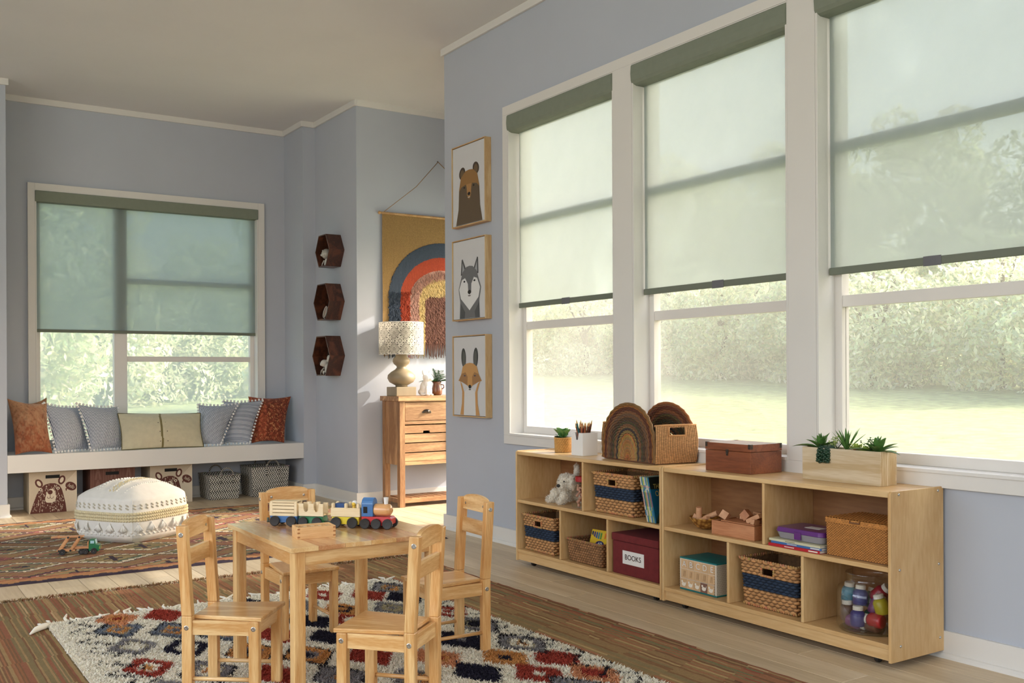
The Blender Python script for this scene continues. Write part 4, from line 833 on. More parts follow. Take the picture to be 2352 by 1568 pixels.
# arched magazine basket on top of the units
t = thing('arched_basket', 'large wicker magazine basket with two rainbow-striped arched ends, on top of the shelves', 'basket', (3.062, 3.513, .5965), -.10); AH = .262
def arch_end(x, lean, nm):
    # concentric half-hoops on a tall arch, alternating colours, over a fine centre
    b = MB(); HWd = .208; cols_ = [(140, 92, 56), (104, 60, 42), (140, 86, 56), (112, 86, 60), (88, 66, 46), (80, 72, 56), (122, 96, 64), (66, 62, 54), (142, 110, 72)]
    n = 30
    def hoop(u): # u 1 outer .. 0 inner : points from right foot over to left foot
        hw = HWd * (.34 + .66 * u); top = AH * (.50 + .50 * u); pts = []
        for k in range(n + 1):
            a = PI * k / n; yy = math.cos(a) * hw * (1 if True else 1); zz = math.sin(a) ** .75 * (top - .04) + .04
            pts.append((yy, zz))
        return [(hw, 0.004)] + [(hw * 1.0, .02)] + pts[0:] + [(-hw, .02), (-hw, .004)]
    xx = lambda z: x + lean * z
    for i in range(23):
        u = 1 - i / 22; pts = hoop(u); c = S(*cols_[min(8, int(i / 2.6))]); 
        b.tube([(xx(z) + (.0025 if (k + i) % 2 else -.0025), y, z + .004) for k, (y, z) in enumerate(pts)], .0039 if i else .0062, 6, col=tuple(q * random.uniform(.75, 1.15) for q in c))
    b.build(nm, M_hya, t, smooth=False)
    b = MB(); b.col = S(176, 126, 76)
    for i in range(17):
        r = .004 + i * .0043; b.tube([(xx(.01) + .0 + (.002 if k % 2 else -.002), math.cos(a) * r, .008 + math.sin(a) * r * 1.62) for k, a in enumerate([PI * q / 20 for q in range(21)])], .0028, 5, col=tuple(q * random.uniform(.7, 1.2) for q in b.col))
    b.build('centre_weave', M_hya, t)
    b = MB()
    for k in range(15):
        a = PI * (k + .5) / 15; r = .205; y1, z1 = math.cos(a) * r, .01 + abs(math.sin(a)) ** .8 * (AH - .02)
        b.tube([(xx(.01), math.cos(a) * .01, .01), (xx(z1 * .5), y1 * .5, z1 * .5), (xx(z1), y1, z1)], .0022, 5)
    b.build('stake', mat('cane_stake', S(110, 70, 42), .7), t)
arch_end(-.116, 0.02, 'front_arch'); arch_end(.112, -0.02, 'back_arch')
for y in (-.208, .208):
    nu, nv = 96, 60; U, V = np.meshgrid(np.linspace(-1, 1, nu + 1), np.linspace(0, 1, nv + 1)); w_ = .113 - .0 * V
    bulge = .012 * np.sin(V * PI * .9); Xg = U * (w_ + .004 * np.sin(V * PI)); st_ = np.floor((U + 1) * 12); Dd = .0035 * np.abs(np.sin((U + 1) * 12 * PI)) * (1 + .4 * np.sin(V * nv * PI)) ; s = -1 if y < 0 else 1
    Pg = np.stack([Xg, y + s * (bulge + Dd), .004 + V * .168], -1)
    Uc = np.floor((np.arange(nu) + .5) / 4); Vc = np.arange(nv); k = .78 + .4 * hash2(Uc[None, :], Vc[:, None], 2); C = np.array(S(206, 156, 106))[None, None] * k[..., None]; C[:, (np.arange(nu) % 4 == 0)] *= .55; C[np.arange(nv) % 2 == 0] *= .8
    um = (np.arange(nu) + .5) / nu * 2 - 1; vm = (np.arange(nv) + .5) / nv; mask = ~((np.abs(um + .0)[None, :] < .40) & (vm[:, None] > .72) & (vm[:, None] < .955))
    sheet('side_weave', Pg, M_hya, t, C, mask=mask)
    b = MB(); b.col = S(190, 140, 92); b.tube([(-.114, y, .172), (-.06, y + s * .004, .1735), (.06, y + s * .004, .1735), (.114, y, .172)], .0045, 8); b.tube([(-.046, y + s * .012, .166), (-.046, y + s * .012, .127), (.046, y + s * .012, .127), (.046, y + s * .012, .166)], .0048, 8); b.build('side_rim', M_hya, t, smooth=True)
MB().box(-.111, .111, -.204, .204, .001, .005).build('floor', mat('cane_stake', S(110, 70, 42), .7), t)
# ---------------- bench baskets (herringbone) ----------------
M_herr = vmat('plastic_weave', .5, bump=.2, bscale=250)
def herring(label, bl, br, depth, H, taper):
    (x0, yf), (x1, _) = bl, br; cx = (x0 + x1) / 2; t = thing('herringbone_basket', label, 'basket', (cx, yf + depth / 2, .0008)); hx, hy = (x1 - x0) / 2, depth / 2
    for (ux, uy, wx) in ((1, 0, 0), (0, -1, 1), (-1, 0, 2), (0, 1, 3)):
        nu, nv = 112, 96; U, V = np.meshgrid(np.linspace(-1, 1, nu + 1), np.linspace(0, 1, nv + 1)); k = taper * V
        if wx in (0, 2): s = -1 if wx == 0 else 1; X_ = U * (hx + k) ; Y_ = s * (hy + k) + 0 * U
        else: s = -1 if wx == 1 else 1; X_ = s * (hx + k) + 0 * U; Y_ = U * (hy + k)
        L_ = (hx if wx in (0, 2) else hy) * 2
        uc = (np.arange(nu) + .5) / nu * L_; vc = (np.arange(nv) + .5) / nv * H; Uc, Vc = np.meshgrid(uc, vc)
        col_ = np.floor(Vc / .0125); tri = np.abs(((Vc / .036) % 1) - .5) * .036; w = ((Uc + tri) / .0185) % 1
        C = np.where((w < .52)[..., None], np.array(S(206, 200, 188)), np.array(S(50, 46, 42))); hk = .85 + .25 * hash2(np.floor(Uc / .0105), col_); C = C * hk[..., None]
        bm = .0012 * np.sin(U * 60) * np.sin(V * 44); P_ = np.stack([X_ + (s * bm if wx in (1, 3) else 0), Y_ + (s * bm if wx in (0, 2) else 0), V * H], -1)
        sheet('woven_side', P_, M_herr, t, C)
    b = MB(); b.col = S(140, 134, 124); rope_rim(b, hx + taper, hy + taper, H, .0042, (0, 0), pitch=.010); b.build('rim', M_herr, t, smooth=True)
    for s in (-1, 1):
        b = MB(); yy = s * (hy + taper + .004)
        for q in range(30):
            a = PI * q / 29; c = S(206, 200, 188) if q % 2 else S(60, 54, 48)
            b.sph((math.cos(a) * .052 + hx * .12, yy, H - .006 + math.sin(a) * .062), (.0062, .0058, .0062), 7, 5, col=c)
        for sx in (-1, 1):
            for q in range(7): b.sph((sx * .052 + hx * .12, yy, H - .010 - q * .009), (.006, .004, .006), 7, 5, col=S(206, 200, 188) if q % 2 else S(60, 54, 48))
        b.build('handle', M_herr, t, smooth=True)
    MB().box(-hx, hx, -hy, hy, .0, .003).build('floor', mat('basket_dark', S(60, 54, 48), .8), t); return t
herring('smaller grey and white herringbone basket with loop handles under the window seat', (2.345, 8.00), (2.575, 8.0), .27, .198, .014)
herring('larger of the two herringbone baskets, under the right end of the seat', (2.69, 7.99), (2.985, 7.99), .27, .245, .012)
# ---------------- things on the shelves ----------------
M_print = vmat('print', .5)
# alphabet block carton
t = thing('alphabet_box', 'carton with a teal lid printed with wooden alphabet blocks, in the lower cubby', 'box', (3.0, 3.040, .0845))
w2, d2, h2 = .1075, .082, .137
MB().box(-d2, d2, -w2, w2, .006, h2 - .006).build('carton', mat('carton_cream', S(206, 196, 176), .6), t, bevel=.0008)
MB().box(-d2 - .001, d2 + .001, -w2 - .001, w2 + .001, h2 - .006, h2).build('lid', mat('teal_card', S(28, 122, 122), .4), t, bevel=.001); MB().box(-d2 - .001, d2 + .001, -w2 - .001, w2 + .001, 0, .006).build('base', mat('teal_card', S(28, 122, 122), .4), t, bevel=.001)
pr = [([(-w2, .007), (w2, .007), (w2, h2 - .007), (-w2, h2 - .007)], S(232, 222, 206))]; cw = (2 * w2 - .012) / 5; chh = (h2 - .016) / 3
for r in range(3):
    for c in range(5):
        x = -w2 + .006 + c * cw; z = .008 + (2 - r) * chh; k = random.uniform(.88, 1.06); base_ = (214, 178, 136); col_ = S(*base_, k)
        if r == 2 and c == 3: col_ = S(130, 96, 82)
        pr.append(([(x + .0006, z + .0006), (x + cw - .0006, z + .0006), (x + cw - .0006, z + chh - .0006), (x + .0006, z + chh - .0006)], col_))
        m_ = (x + cw / 2, z + chh / 2)
        if r == 2: pr += [(ell(m_[0], m_[1] - .004, .012, .008), S(236, 228, 212)), (ell(m_[0] - .009, m_[1] + .007, .005, .005), S(236, 228, 212)), ([(m_[0] + .008, m_[1]), (m_[0] + .016, m_[1] + .011), (m_[0] + .013, m_[1] - .003)], S(236, 228, 212))]
        if r == 1:
            for q in range(3): pr += [(p_, S(150, 112, 72)) for p_ in stroke([(m_[0] - .006 + q * .006, m_[1] - .012), (m_[0] - .002 + q * .005, m_[1] + .012)], .0018)]
for s in (-1, 1): pr += [(ell(s * (w2 - .0028), .012 + q * .0105, .0014, .0014, n=8), S(40, 36, 34)) for q in range(12)]
decal('front_print', pr, (-d2, 0, 0), (0, -1, 0), (0, 0, 1), M_print, t)
decal('side_print', [(ell(-d2 + .006 + i * .009 + (.0045 if j % 2 else 0), .012 + j * .0075, .0013, .0013, n=6), S(40, 36, 34)) for i in range(18) for j in range(16)], (0, -w2, 0), (1, 0, 0), (0, 0, 1), M_print, t, step=0)
for i, ch_ in enumerate('ABCDE'): lettering(ch_, (-d2 - .002, w2 - .006 - cw * (i + .55), h2 - .007 - chh * .52), (0, -1, 0), (0, 0, 1), .036, M_white, t, name='printed_letter')
# reading books leaning beside the banded basket
def solid(name, label, cat, verts_b, verts_t, m, group=None):
    c = sum((Vector(v) for v in verts_b), Vector()) / 4; t = thing(name, label, cat, tuple(c), group=group); return t
palb = [(206, 200, 176), (60, 120, 150), (170, 180, 80), (196, 190, 180), (70, 130, 160), (150, 160, 110), (30, 104, 134)]
lab = ['pale thin picture book leaning first beside the basket', 'blue-spined thin picture book leaning second beside the basket', 'yellow-green thin picture book in the leaning row', 'off-white thin picture book in the middle of the leaning row', 'mid-blue thin picture book leaning fifth in the row', 'olive thin picture book leaning second from the titled book', 'teal picture book with dark cover reading THE SP OLD, last of the leaning row']
for i in range(7):
    wd = .0078 if i < 6 else .0095; yb = 3.338 - i * .0086; an = .255
    t = thing('picture_book', lab[i], 'book', (2.903, yb, .3452), rot=(-an, 0, 0) if False else (an * -1, 0, 0)); H_ = .203; D_ = .17
    # spine faces the room (-x); thickness along y
    MB().box(0, .0012, -wd / 2, wd / 2, .001, H_).box(.0012, D_, -wd / 2, -wd / 2 + .0008, .001, H_).box(.0012, D_, wd / 2 - .0008, wd / 2, .001, H_).build('cover', mat('book_cover_%d' % i, S(*palb[i]), .45, var=.25, nscale=50), t)
    MB().box(.0014, D_ - .003, -wd / 2 + .0009, wd / 2 - .0009, .003, H_ - .002).build('pages', mat('paper', S(224, 216, 198), .8), t)
    pr = [([(-.0036, .150 - .004 * (i % 3)), (.0036, .150 - .004 * (i % 3)), (.0036, .166), (-.0036, .166)], S(*palb[(i * 3 + 2) % 7])), ([(-.0036, .03), (.0036, .03), (.0036, .055), (-.0036, .055)], S(*palb[(i * 2 + 1) % 7])), (ell(0, .160, .002, .003, n=8), S(220, 120, 100)), ([(-.0014, .07), (.0014, .07), (.0014, .135), (-.0014, .135)], S(*[(190, 80, 90), (40, 60, 80), (70, 90, 60)][i % 3]))]
    decal('spine_print', pr, (0, 0, 0), (0, -1, 0), (0, 0, 1), M_print, t, base=.0003)
    if i == 6:
        cv = [([(0, .001), (D_, .001), (D_, H_), (0, H_)], S(24, 30, 26)), ([(0, .001), (.05, .001), (.09, .09), (D_, .11), (D_, .14), (0, .15)], S(14, 84, 112)), ([(0, .001), (D_, .001), (D_, .06), (.03, .05)], S(44, 52, 34)), (ell(.052, .078, .016, .018), S(150, 84, 50)), (ell(.052, .040, .013, .02), S(110, 84, 50))]
        decal('cover_art', cv, (0, -wd / 2, 0), (1, 0, 0), (0, 0, 1), M_print, t, base=.0004)
        mt_ = mat('title_gold', S(190, 170, 90), .5); lettering('THE SP', (.055, -wd / 2 - .001, .160), (1, 0, 0), (0, 0, 1), .030, mt_, t, wscale=.8); lettering('OLD', (.050, -wd / 2 - .001, .128), (1, 0, 0), (0, 0, 1), .034, mt_, t, wscale=.8)
# stack of flat books
z = .3448
for i, (c, hgt, lb, x0, y0, y1) in enumerate((((184, 34, 44), .0105, 'red flat book at the bottom of the stack under the purple case', 2.893, 2.390, 2.632), ((64, 112, 170), .0085, 'blue flat book in the middle of the stack under the purple case', 2.899, 2.386, 2.624), ((208, 204, 170), .0085, 'cream flat book on top of the stack under the purple case', 2.897, 2.390, 2.632))):
    t = thing('flat_book', lb, 'book', (x0 + .09, (y0 + y1) / 2, z)); hw = (y1 - y0) / 2; m_ = mat('flatbook_%d' % i, S(*c), .4)
    MB().box(-.09, -.0885, -hw, hw, 0, hgt).box(-.0885, .09, -hw, hw, 0, .001).box(-.0885, .09, -hw, hw, hgt - .001, hgt).build('cover', m_, t)
    MB().box(-.0882, .088, -hw + .002, hw - .002, .0012, hgt - .0012).build('pages', mat('paper', S(224, 216, 198), .8), t)
    pr = [([(-hw * .35 + q * .006, hgt * .35), (-hw * .35 + q * .006 + .0045, hgt * .35), (-hw * .35 + q * .006 + .0045, hgt * .68), (-hw * .35 + q * .006, hgt * .68)], S(236, 226, 214)) for q in range(8)] + [([(hw - .05, hgt * .3), (hw - .008, hgt * .3), (hw - .008, hgt * .72), (hw - .05, hgt * .72)], S(236, 226, 214))]
    if i == 2: pr = [(p_, S(120, 116, 96)) for p_, _ in pr[:8]]
    decal('spine_print', pr, (-.09, 0, 0), (0, -1, 0), (0, 0, 1), M_print, t, base=.0002); z += hgt + .0003
t = thing('art_case', 'purple-lidded clear plastic case on top of the flat book stack', 'case', (2.995, 2.508, z))
b = MB(); 
def rbox(b, hx, hy, z0, z1, r, shrink=0.0, n=5):
    def lp(hx, hy, z): return [(sx * (hx - r) + r * math.cos(a), sy * (hy - r) + r * math.sin(a), z) for sx, sy, a0 in ((1, 1, 0), (-1, 1, PI / 2), (-1, -1, PI), (1, -1, 3 * PI / 2)) for a in [a0 + PI / 2 * k / n for k in range(n + 1)]]
    A, B = lp(hx - shrink, hy - shrink, z0), lp(hx, hy, z1); q = len(A); b.add(A + B, [tuple(range(q - 1, -1, -1)), tuple(range(q, 2 * q))] + [(i, (i + 1) % q, (i + 1) % q + q, i + q) for i in range(q)])
rbox(b, .080, .112, .001, .026, .022, .008)
m_, nt_, p_ = newmat('frosted_plastic'); p_.inputs['Base Color'].default_value = (*S(190, 184, 190), 1); p_.inputs['Roughness'].default_value = .25; p_.inputs['Transmission Weight'].default_value = .45; p_.inputs['IOR'].default_value = 1.3
b.build('tub', m_, t, bevel=.002); b = MB(); rbox(b, .083, .115, .0265, .044, .022, -.0); b.v = [(x * (.93 if z_ > .04 else 1), y * (.95 if z_ > .04 else 1), z_) for x, y, z_ in b.v]; M_pur = mat('purple_plastic', S(98, 44, 120), .3, coat=.4)
b.build('lid', M_pur, t, bevel=.003); MB().box(-.086, -.0795, -.016, .014, .006, .034).build('latch', M_pur, t, bevel=.0015)
MB().box(-.02, .02, -.05, .02, .0442, .0448).build('lid_sticker', M_white, t)
# wooden tray box with blocks
M_bx = wood('tray_cherry', S(210, 150, 108), S(180, 116, 76), 'Y', 18, .45, .4, obvar=.03)
t = thing('block_crate', 'open cherry-wood crate of building blocks on the upper shelf beside the divider', 'crate', (2.985, 2.838, .3447)); hx, hy, hh = .072, .1165, .056
MB().box(-hx, -hx + .006, -hy, hy, .0, hh).box(hx - .006, hx, -hy, hy, 0, hh).box(-hx + .006, hx - .006, -hy, -hy + .006, 0, hh).box(-hx + .006, hx - .006, hy - .006, hy, 0, hh).box(-hx + .006, hx - .006, -hy + .006, hy - .006, 0, .005).build('crate_body', M_bx, t, bevel=.001)
MB().box(-hx + .007, hx - .007, -hy + .007, hy - .045, .0565, .0605).build('sliding_lid', M_bx, t, bevel=.0008)
M_blk = wood('block_beech', S(222, 172, 132), S(196, 140, 98), 'X', 20, .5, .35, obvar=.08); M_blk2 = wood('block_darker', S(190, 130, 88), S(160, 100, 64), 'X', 20, .5, .35, obvar=.08)
def block(label, loc, rot, size, cyl=False, m=None, grp=None):
    t = thing('building_block', label, 'block', loc, rot=rot, group=grp); a, b_, c = size
    if cyl: MB().tube([(0, 0, -c), (0, 0, c)], a, 16).build('block', m or M_blk, t, bevel=.001)
    else: MB().box(-a, a, -b_, b_, -c, c).build('block', m or M_blk, t, bevel=.001)
B0 = (2.985, 2.838, .3447)
block('pale cube block tilted on the left edge of the wooden crate', (2.952, 2.918, .4195), (.5, .35, .5), (.016, .016, .016))
block('darker square block standing tilted on top of the crate lid', (2.965, 2.812, .4315), (.75, .1, .2), (.016, .017, .017), m=M_blk2)
block('long pale block lying across the crate behind the tilted dark block', (3.010, 2.840, .4165), (.08, .1, .25), (.040, .020, .0095))
block('wedge-like pale block leaning at the right end of the crate', (2.975, 2.766, .4235), (-.45, 0, .1), (.028, .034, .009))
block('small pale block end poking out at the crate corner beside the divider', (2.935, 2.738, .4145), (.1, .2, .1), (.018, .009, .010))
block('flat pale block resting on the rear of the crate', (3.028, 2.790, .431), (.0, .1, -.3), (.020, .032, .0075))
# amber bowl with blocks
t = thing('amber_bowl', 'small amber speckled bowl holding wooden cylinders on the upper shelf', 'bowl', (2.985, 3.062, .3447))
m_, nt_, p_ = newmat('amber_glaze'); p_.inputs['Roughness'].default_value = .18
nz = nt_.nodes.new('ShaderNodeTexVoronoi'); nz.inputs['Scale'].default_value = 60; cr = nt_.nodes.new('ShaderNodeValToRGB'); cr.color_ramp.elements[0].color = (*S(214, 160, 80), 1); cr.color_ramp.elements[1].color = (*S(110, 66, 26), 1); cr.color_ramp.elements[1].position = .7
tc = nt_.nodes.new('ShaderNodeTexCoord'); nt_.links.new(tc.outputs['Object'], nz.inputs['Vector']); nt_.links.new(nz.outputs['Distance'], cr.inputs[0]); nt_.links.new(cr.outputs[0], p_.inputs['Base Color'])
MB().lathe([(.024, 0), (.030, .002), (.052, .018), (.068, .045), (.070, .050), (.067, .050), (.050, .022), (.028, .008), (.001, .006)], 32).build('bowl', m_, t, smooth=True)
block('upright wooden cylinder standing in the amber bowl', (2.972, 3.088, .402), (.12, -.1, 0), (.013, .013, .032), True)
block('long wooden cylinder lying slanted across the amber bowl', (2.99, 3.035, .4015), (1.15, 0, .2), (.0115, .0115, .036), True)
block('square-ended block in the amber bowl below the slanted cylinder', (2.965, 3.052, .3835), (1.25, .2, -.2), (.010, .010, .032))
block('small dark-sided block at the left rim of the amber bowl', (2.975, 3.108, .3885), (.4, .3, .2), (.011, .011, .011))
# glass jar with paint bottles
def clear(name, tint=(1, 1, 1), rough=.02):
    m, nt, p = newmat(name); nt.nodes.remove(p); N = nt.nodes.new; L = nt.links.new; t_ = N('ShaderNodeBsdfTransparent'); t_.inputs[0].default_value = (*tint, 1); g_ = N('ShaderNodeBsdfGlossy'); g_.inputs['Roughness'].default_value = rough
    lw = N('ShaderNodeLayerWeight'); lw.inputs['Blend'].default_value = .45; mr = N('ShaderNodeMapRange'); mr.inputs['To Min'].default_value = .03; mr.inputs['To Max'].default_value = .6; mx = N('ShaderNodeMixShader')
    L(lw.outputs['Facing'], mr.inputs['Value']); L(mr.outputs[0], mx.inputs[0]); L(t_.outputs[0], mx.inputs[1]); L(g_.outputs[0], mx.inputs[2]); L(mx.outputs[0], nt.nodes['Material Output'].inputs[0]); return m
M_clear = clear('jar_glass', (.93, .94, .92))
JX, JY, JR = 3.01, 2.262, .116
t = thing('glass_jar', 'big wide-mouthed clear glass jar full of paint bottles in the lower right cubby', 'jar', (JX, JY, .0848))
MB().lathe([(JR - .022, 0), (JR - .008, .004), (JR, .018), (JR, .130), (JR - .006, .152), (JR - .030, .170), (JR - .036, .176), (JR - .036, .196), (JR - .030, .200), (JR - .032, .204)], 40, cap=False).build('jar_wall', M_clear, t, smooth=True)
MB().lathe([(.001, .0005), (JR - .022, .0005), (JR - .010, .004), (JR - .016, .007), (.001, .006)], 40, cap=False).build('jar_base', clear('jar_base_glass', (.72, .76, .74)), t, smooth=True)
bott = [((50, 118, 142), (-.045, .058, .122), (.1, 0, 0), 'teal'), ((52, 54, 116), (-.042, .012, .118), (0, .1, 0), 'dark blue upper'), ((96, 72, 66), (-.062, .052, .060), (0, 0, 0), 'brown upright'), ((58, 56, 122), (-.080, -.006, .052), (0, .05, 0), 'indigo front'), ((118, 60, 118), (-.060, .020, .034), (PI / 2 + .2, 0, .15), 'magenta lying'),
        ((112, 60, 104), (-.02, -.040, .092), (.3, .2, 0), 'plum'), ((178, 164, 40), (-.040, -.074, .100), (-.25, -.1, 0), 'yellow'), ((170, 44, 46), (-.058, -.064, .052), (-PI / 2, 0, .1), 'red lying'), ((46, 92, 76), (-.026, -.020, .044), (1.9, 0, .4), 'dark green'), ((104, 66, 52), (-.050, -.046, .033), (-PI / 2, 0, -.1), 'russet lying'), ((206, 96, 46), (.0, .062, .045), (0, 0, 0), 'orange'), ((150, 30, 50), (.01, -.03, .130), (.8, .2, 0), 'crimson top'), ((60, 84, 70), (.02, .015, .10), (.1, .3, 0), 'sage'), ((214, 208, 200), (.045, .0, .05), (0, 0, 0), 'cream')]
M_cap = mat('cap_white', S(222, 216, 206), .4)
for c, (dx, dy, dz), rot, nm in bott:
    t = thing('paint_bottle', '%s paint bottle with white cap inside the glass jar' % nm, 'bottle', (JX + dx, JY + dy, .0848 + dz), rot=rot)
    MB().lathe([(.019, -.028), (.024, -.026), (.0255, -.020), (.0255, .016), (.020, .025), (.015, .028)], 18).build('bottle', mat('paint_%s' % nm, S(*c), .35, var=.03), t, smooth=True)
    MB().lathe([(.018, .0285), (.018, .041), (.016, .043)], 18).build('cap', M_cap, t)
# pencil jar beside the dog: square plastic jar with red lid and pegs
t = thing('peg_jar', 'clear square plastic jar of wooden pegs with a red lid, beside the toy dog', 'jar', (2.958, 3.887, .3447))
b = MB(); rbox(b, .040, .038, .001, .118, .010); rbox(b, .031, .029, .118, .128, .012); b.build('jar_wall', clear('plastic_clear', (.95, .95, .94)), t, smooth=False)
b = MB(); b.lathe([(.032, .1285), (.033, .130), (.033, .152), (.031, .154)], 28); b.build('lid', mat('lid_red', S(170, 30, 34), .35), t, smooth=False)
g2 = random.Random(5)
for k in range(13):
    a = [.25, -.3, .9, 1.3, -.9, .5, -.1, 1.1, -1.2, .2, .75, -.6, 0.0][k]; px_, py_, pz_ = [(-.012, .012, .02), (.012, -.012, .018), (0, 0, .034), (-.012, -.014, .05), (.014, .012, .052), (-.016, .008, .068), (.010, -.010, .075), (0, .014, .09), (-.006, -.014, .094), (.014, .014, .090), (-.016, 0, .036), (.0, .0, .062), (-.010, .018, .098)][k]
    tt = thing('wooden_peg', 'pinkish wooden peg inside the clear jar with the red lid', 'peg', (2.958 + px_, 3.887 + py_, .3447 + pz_), rot=(a, g2.uniform(-.5, .5), g2.uniform(0, 3)), group='wooden pegs in the red-lidded jar')
    MB().lathe([(.0065, -.016), (.007, -.010), (.0055, .006), (.004, .008), (.0065, .012), (.0065, .016), (.004, .019)], 10).build('peg', mat('peg_wood', S(214, 158, 132), .5, var=.1), tt, smooth=True)
# plush dog: fused ellipsoids remeshed into one body, with curly pile
def fused(name, parts, m, parent, voxel=.004, disp=0.0, dscale=.03, smooth=True):
    b = MB()
    for c, r, rot in parts: b.sph(c, 1, 14, 10, M=Matrix.Rotation(rot[2], 3, 'Z') @ Matrix.Rotation(rot[1], 3, 'Y') @ Matrix.Rotation(rot[0], 3, 'X') @ Matrix.Diagonal(r) if rot else Matrix.Diagonal(r))
    o = b.build(name, m, parent, smooth=True); md = o.modifiers.new('fuse', 'REMESH'); md.mode = 'VOXEL'; md.voxel_size = voxel; md.use_smooth_shade = True
    sm = o.modifiers.new('soften', 'SMOOTH'); sm.factor = .6; sm.iterations = 3
    if disp:
        tx = bpy.data.textures.new(name, 'CLOUDS'); tx.noise_scale = dscale; tx.noise_depth = 2; d = o.modifiers.new('pile', 'DISPLACE'); d.texture = tx; d.strength = disp; d.mid_level = .5
    return o
t = thing('plush_dog', 'fluffy white toy dog with a black nose on the upper shelf', 'toy', (3.02, 4.05, .3447))
PD = [((.02, .05, .070), (.055, .055, .062), None), ((-.035, .0, .105), (.046, .044, .046), None), ((-.075, -.012, .092), (.022, .022, .020), None), ((-.035, .042, .098), (.020, .016, .046), (.25, 0, 0)), ((-.03, -.044, .108), (.018, .014, .040), (-.25, 0, 0)),
      ((-.045, .085, .036), (.026, .024, .034), None), ((-.062, .088, .018), (.034, .026, .020), None), ((-.06, -.012, .036), (.026, .022, .030), None), ((-.080, -.012, .020), (.026, .023, .020), None), ((.05, .03, .16), (.014, .014, .036), (.2, .2, 0)), ((.05, -.02, .035), (.04, .05, .035), None)]
M_plush = mat('plush_white', S(226, 216, 198), .95, var=.06, nscale=60, sheen=.3)
fused('body', PD, M_plush, t, .005, .012, .012)
pts = []; gq = np.random.default_rng(3)
for c, r, rot in PD:
    k = int(9000 * (r[0] * r[1] + r[1] * r[2]) / .01 * .42); d = gq.normal(size=(k, 3)); d /= np.linalg.norm(d, axis=1)[:, None]; pts.append(np.array(c) + d * np.array(r) * 1.0)
pts = np.concatenate(pts)[:16000]
def fur(name, pts, cen, L_, r, col, m, parent, seed=1):
    g = np.random.default_rng(seed); n = len(pts); d = pts - cen; d = d / (np.linalg.norm(d, axis=1)[:, None] + 1e-6) + g.normal(size=(n, 3)) * .7; d /= np.linalg.norm(d, axis=1)[:, None]
    s = np.cross(d, g.normal(size=(n, 3))); s /= np.linalg.norm(s, axis=1)[:, None]; l = L_ * g.uniform(.6, 1.2, n)[:, None]; V = np.stack([pts - s * r, pts + s * r, pts + d * l + s * l * .25], 1).reshape(-1, 3)
    me = bpy.data.meshes.new(name); me.from_pydata(V.tolist(), [], np.arange(3 * n).reshape(n, 3).tolist()); ca = me.color_attributes.new('Col', 'FLOAT_COLOR', 'CORNER'); cc = np.array(col)[None] * g.uniform(.88, 1.08, (n, 1)); ca.data.foreach_set('color', np.repeat(np.concatenate([cc, np.ones((n, 1))], 1), 3, 0).ravel().astype(np.float32)); me.materials.append(m)
    o = bpy.data.objects.new(name, me); COL.objects.link(o); o.parent = parent; o['kind'] = 'stuff'; return o
fur('fur', pts, np.array([-.02, .02, .07]), .011, .0016, S(252, 248, 238), M_yarn, t)
MB().sph((-.098, -.014, .096), (.008, .011, .0085), 12, 8).build('nose', M_black, t, smooth=True)
for y in (.010, -.036): MB().sph((-.078, y, .118), .0042, 10, 6).build('eye', M_black, t, smooth=True)
b = MB()
for (cx_, cy_, cz_) in ((-.093, .088, .022), (-.103, -.012, .022)):
    for q in (-.008, .004): b.tube([(cx_ + .004, cy_ + q, cz_ + .012), (cx_ - .003, cy_ + q, cz_ + .002), (cx_ + .0, cy_ + q, cz_ - .008)], .0009, 5)
b.build('paw_stitch', mat('stitch_brown', S(110, 90, 74), .8), t)
# ---------------- things on top of the units ----------------
ZT = .5963
t = thing('memory_chest', 'red-brown wooden chest with a brass latch on top of the shelves', 'chest', (3.065, 2.905, ZT)); M_chest = wood('chest_wood', S(150, 84, 48), S(110, 56, 30), 'Y', 10, .35, .35, obvar=.02, coat=.3, stretch=10)
cx0, cx1, cy0, cy1 = -.107, .073, -.1235, .128
MB().box(cx0, cx1, cy0, cy1, 0, .087).build('chest_body', M_chest, t, bevel=.0015); MB().box(cx0 - .0008, cx1 + .0008, cy0 - .0008, cy1 + .0008, .0882, .118).build('lid', M_chest, t, bevel=.0015)
for sy, yy in ((-1, cy0), (1, cy1)):
    for xx in (cx0, cx1):
        b = MB(); sx = -1 if xx == cx0 else 1; b.box(min(xx, xx + sx * .0016), max(xx, xx + sx * .0016), min(yy - sy * .012, yy), max(yy - sy * .012, yy), .100, .119).box(min(xx - sx * .012, xx), max(xx - sx * .012, xx), min(yy, yy + sy * .0016), max(yy, yy + sy * .0016), .100, .119).box(min(xx - sx * .012, xx), max(xx - sx * .012, xx), min(yy - sy * .012, yy), max(yy - sy * .012, yy), .118, .1192)
        b.sph((xx + sx * .0015, yy - sy * .005, .109), .0018, 8, 5).sph((xx - sx * .005, yy + sy * .0018, .109), .0018, 8, 5); b.build('corner_mount', M_bronze, t)
b = MB().box(cx0 - .003, cx0 - .0005, -.004, .010, .078, .094).box(cx0 - .004, cx0 - .0005, -.001, .007, .068, .080); b.sph((cx0 - .005, .003, .078), .0035, 8, 6); b.build('latch', M_bronze, t, bevel=.0005)
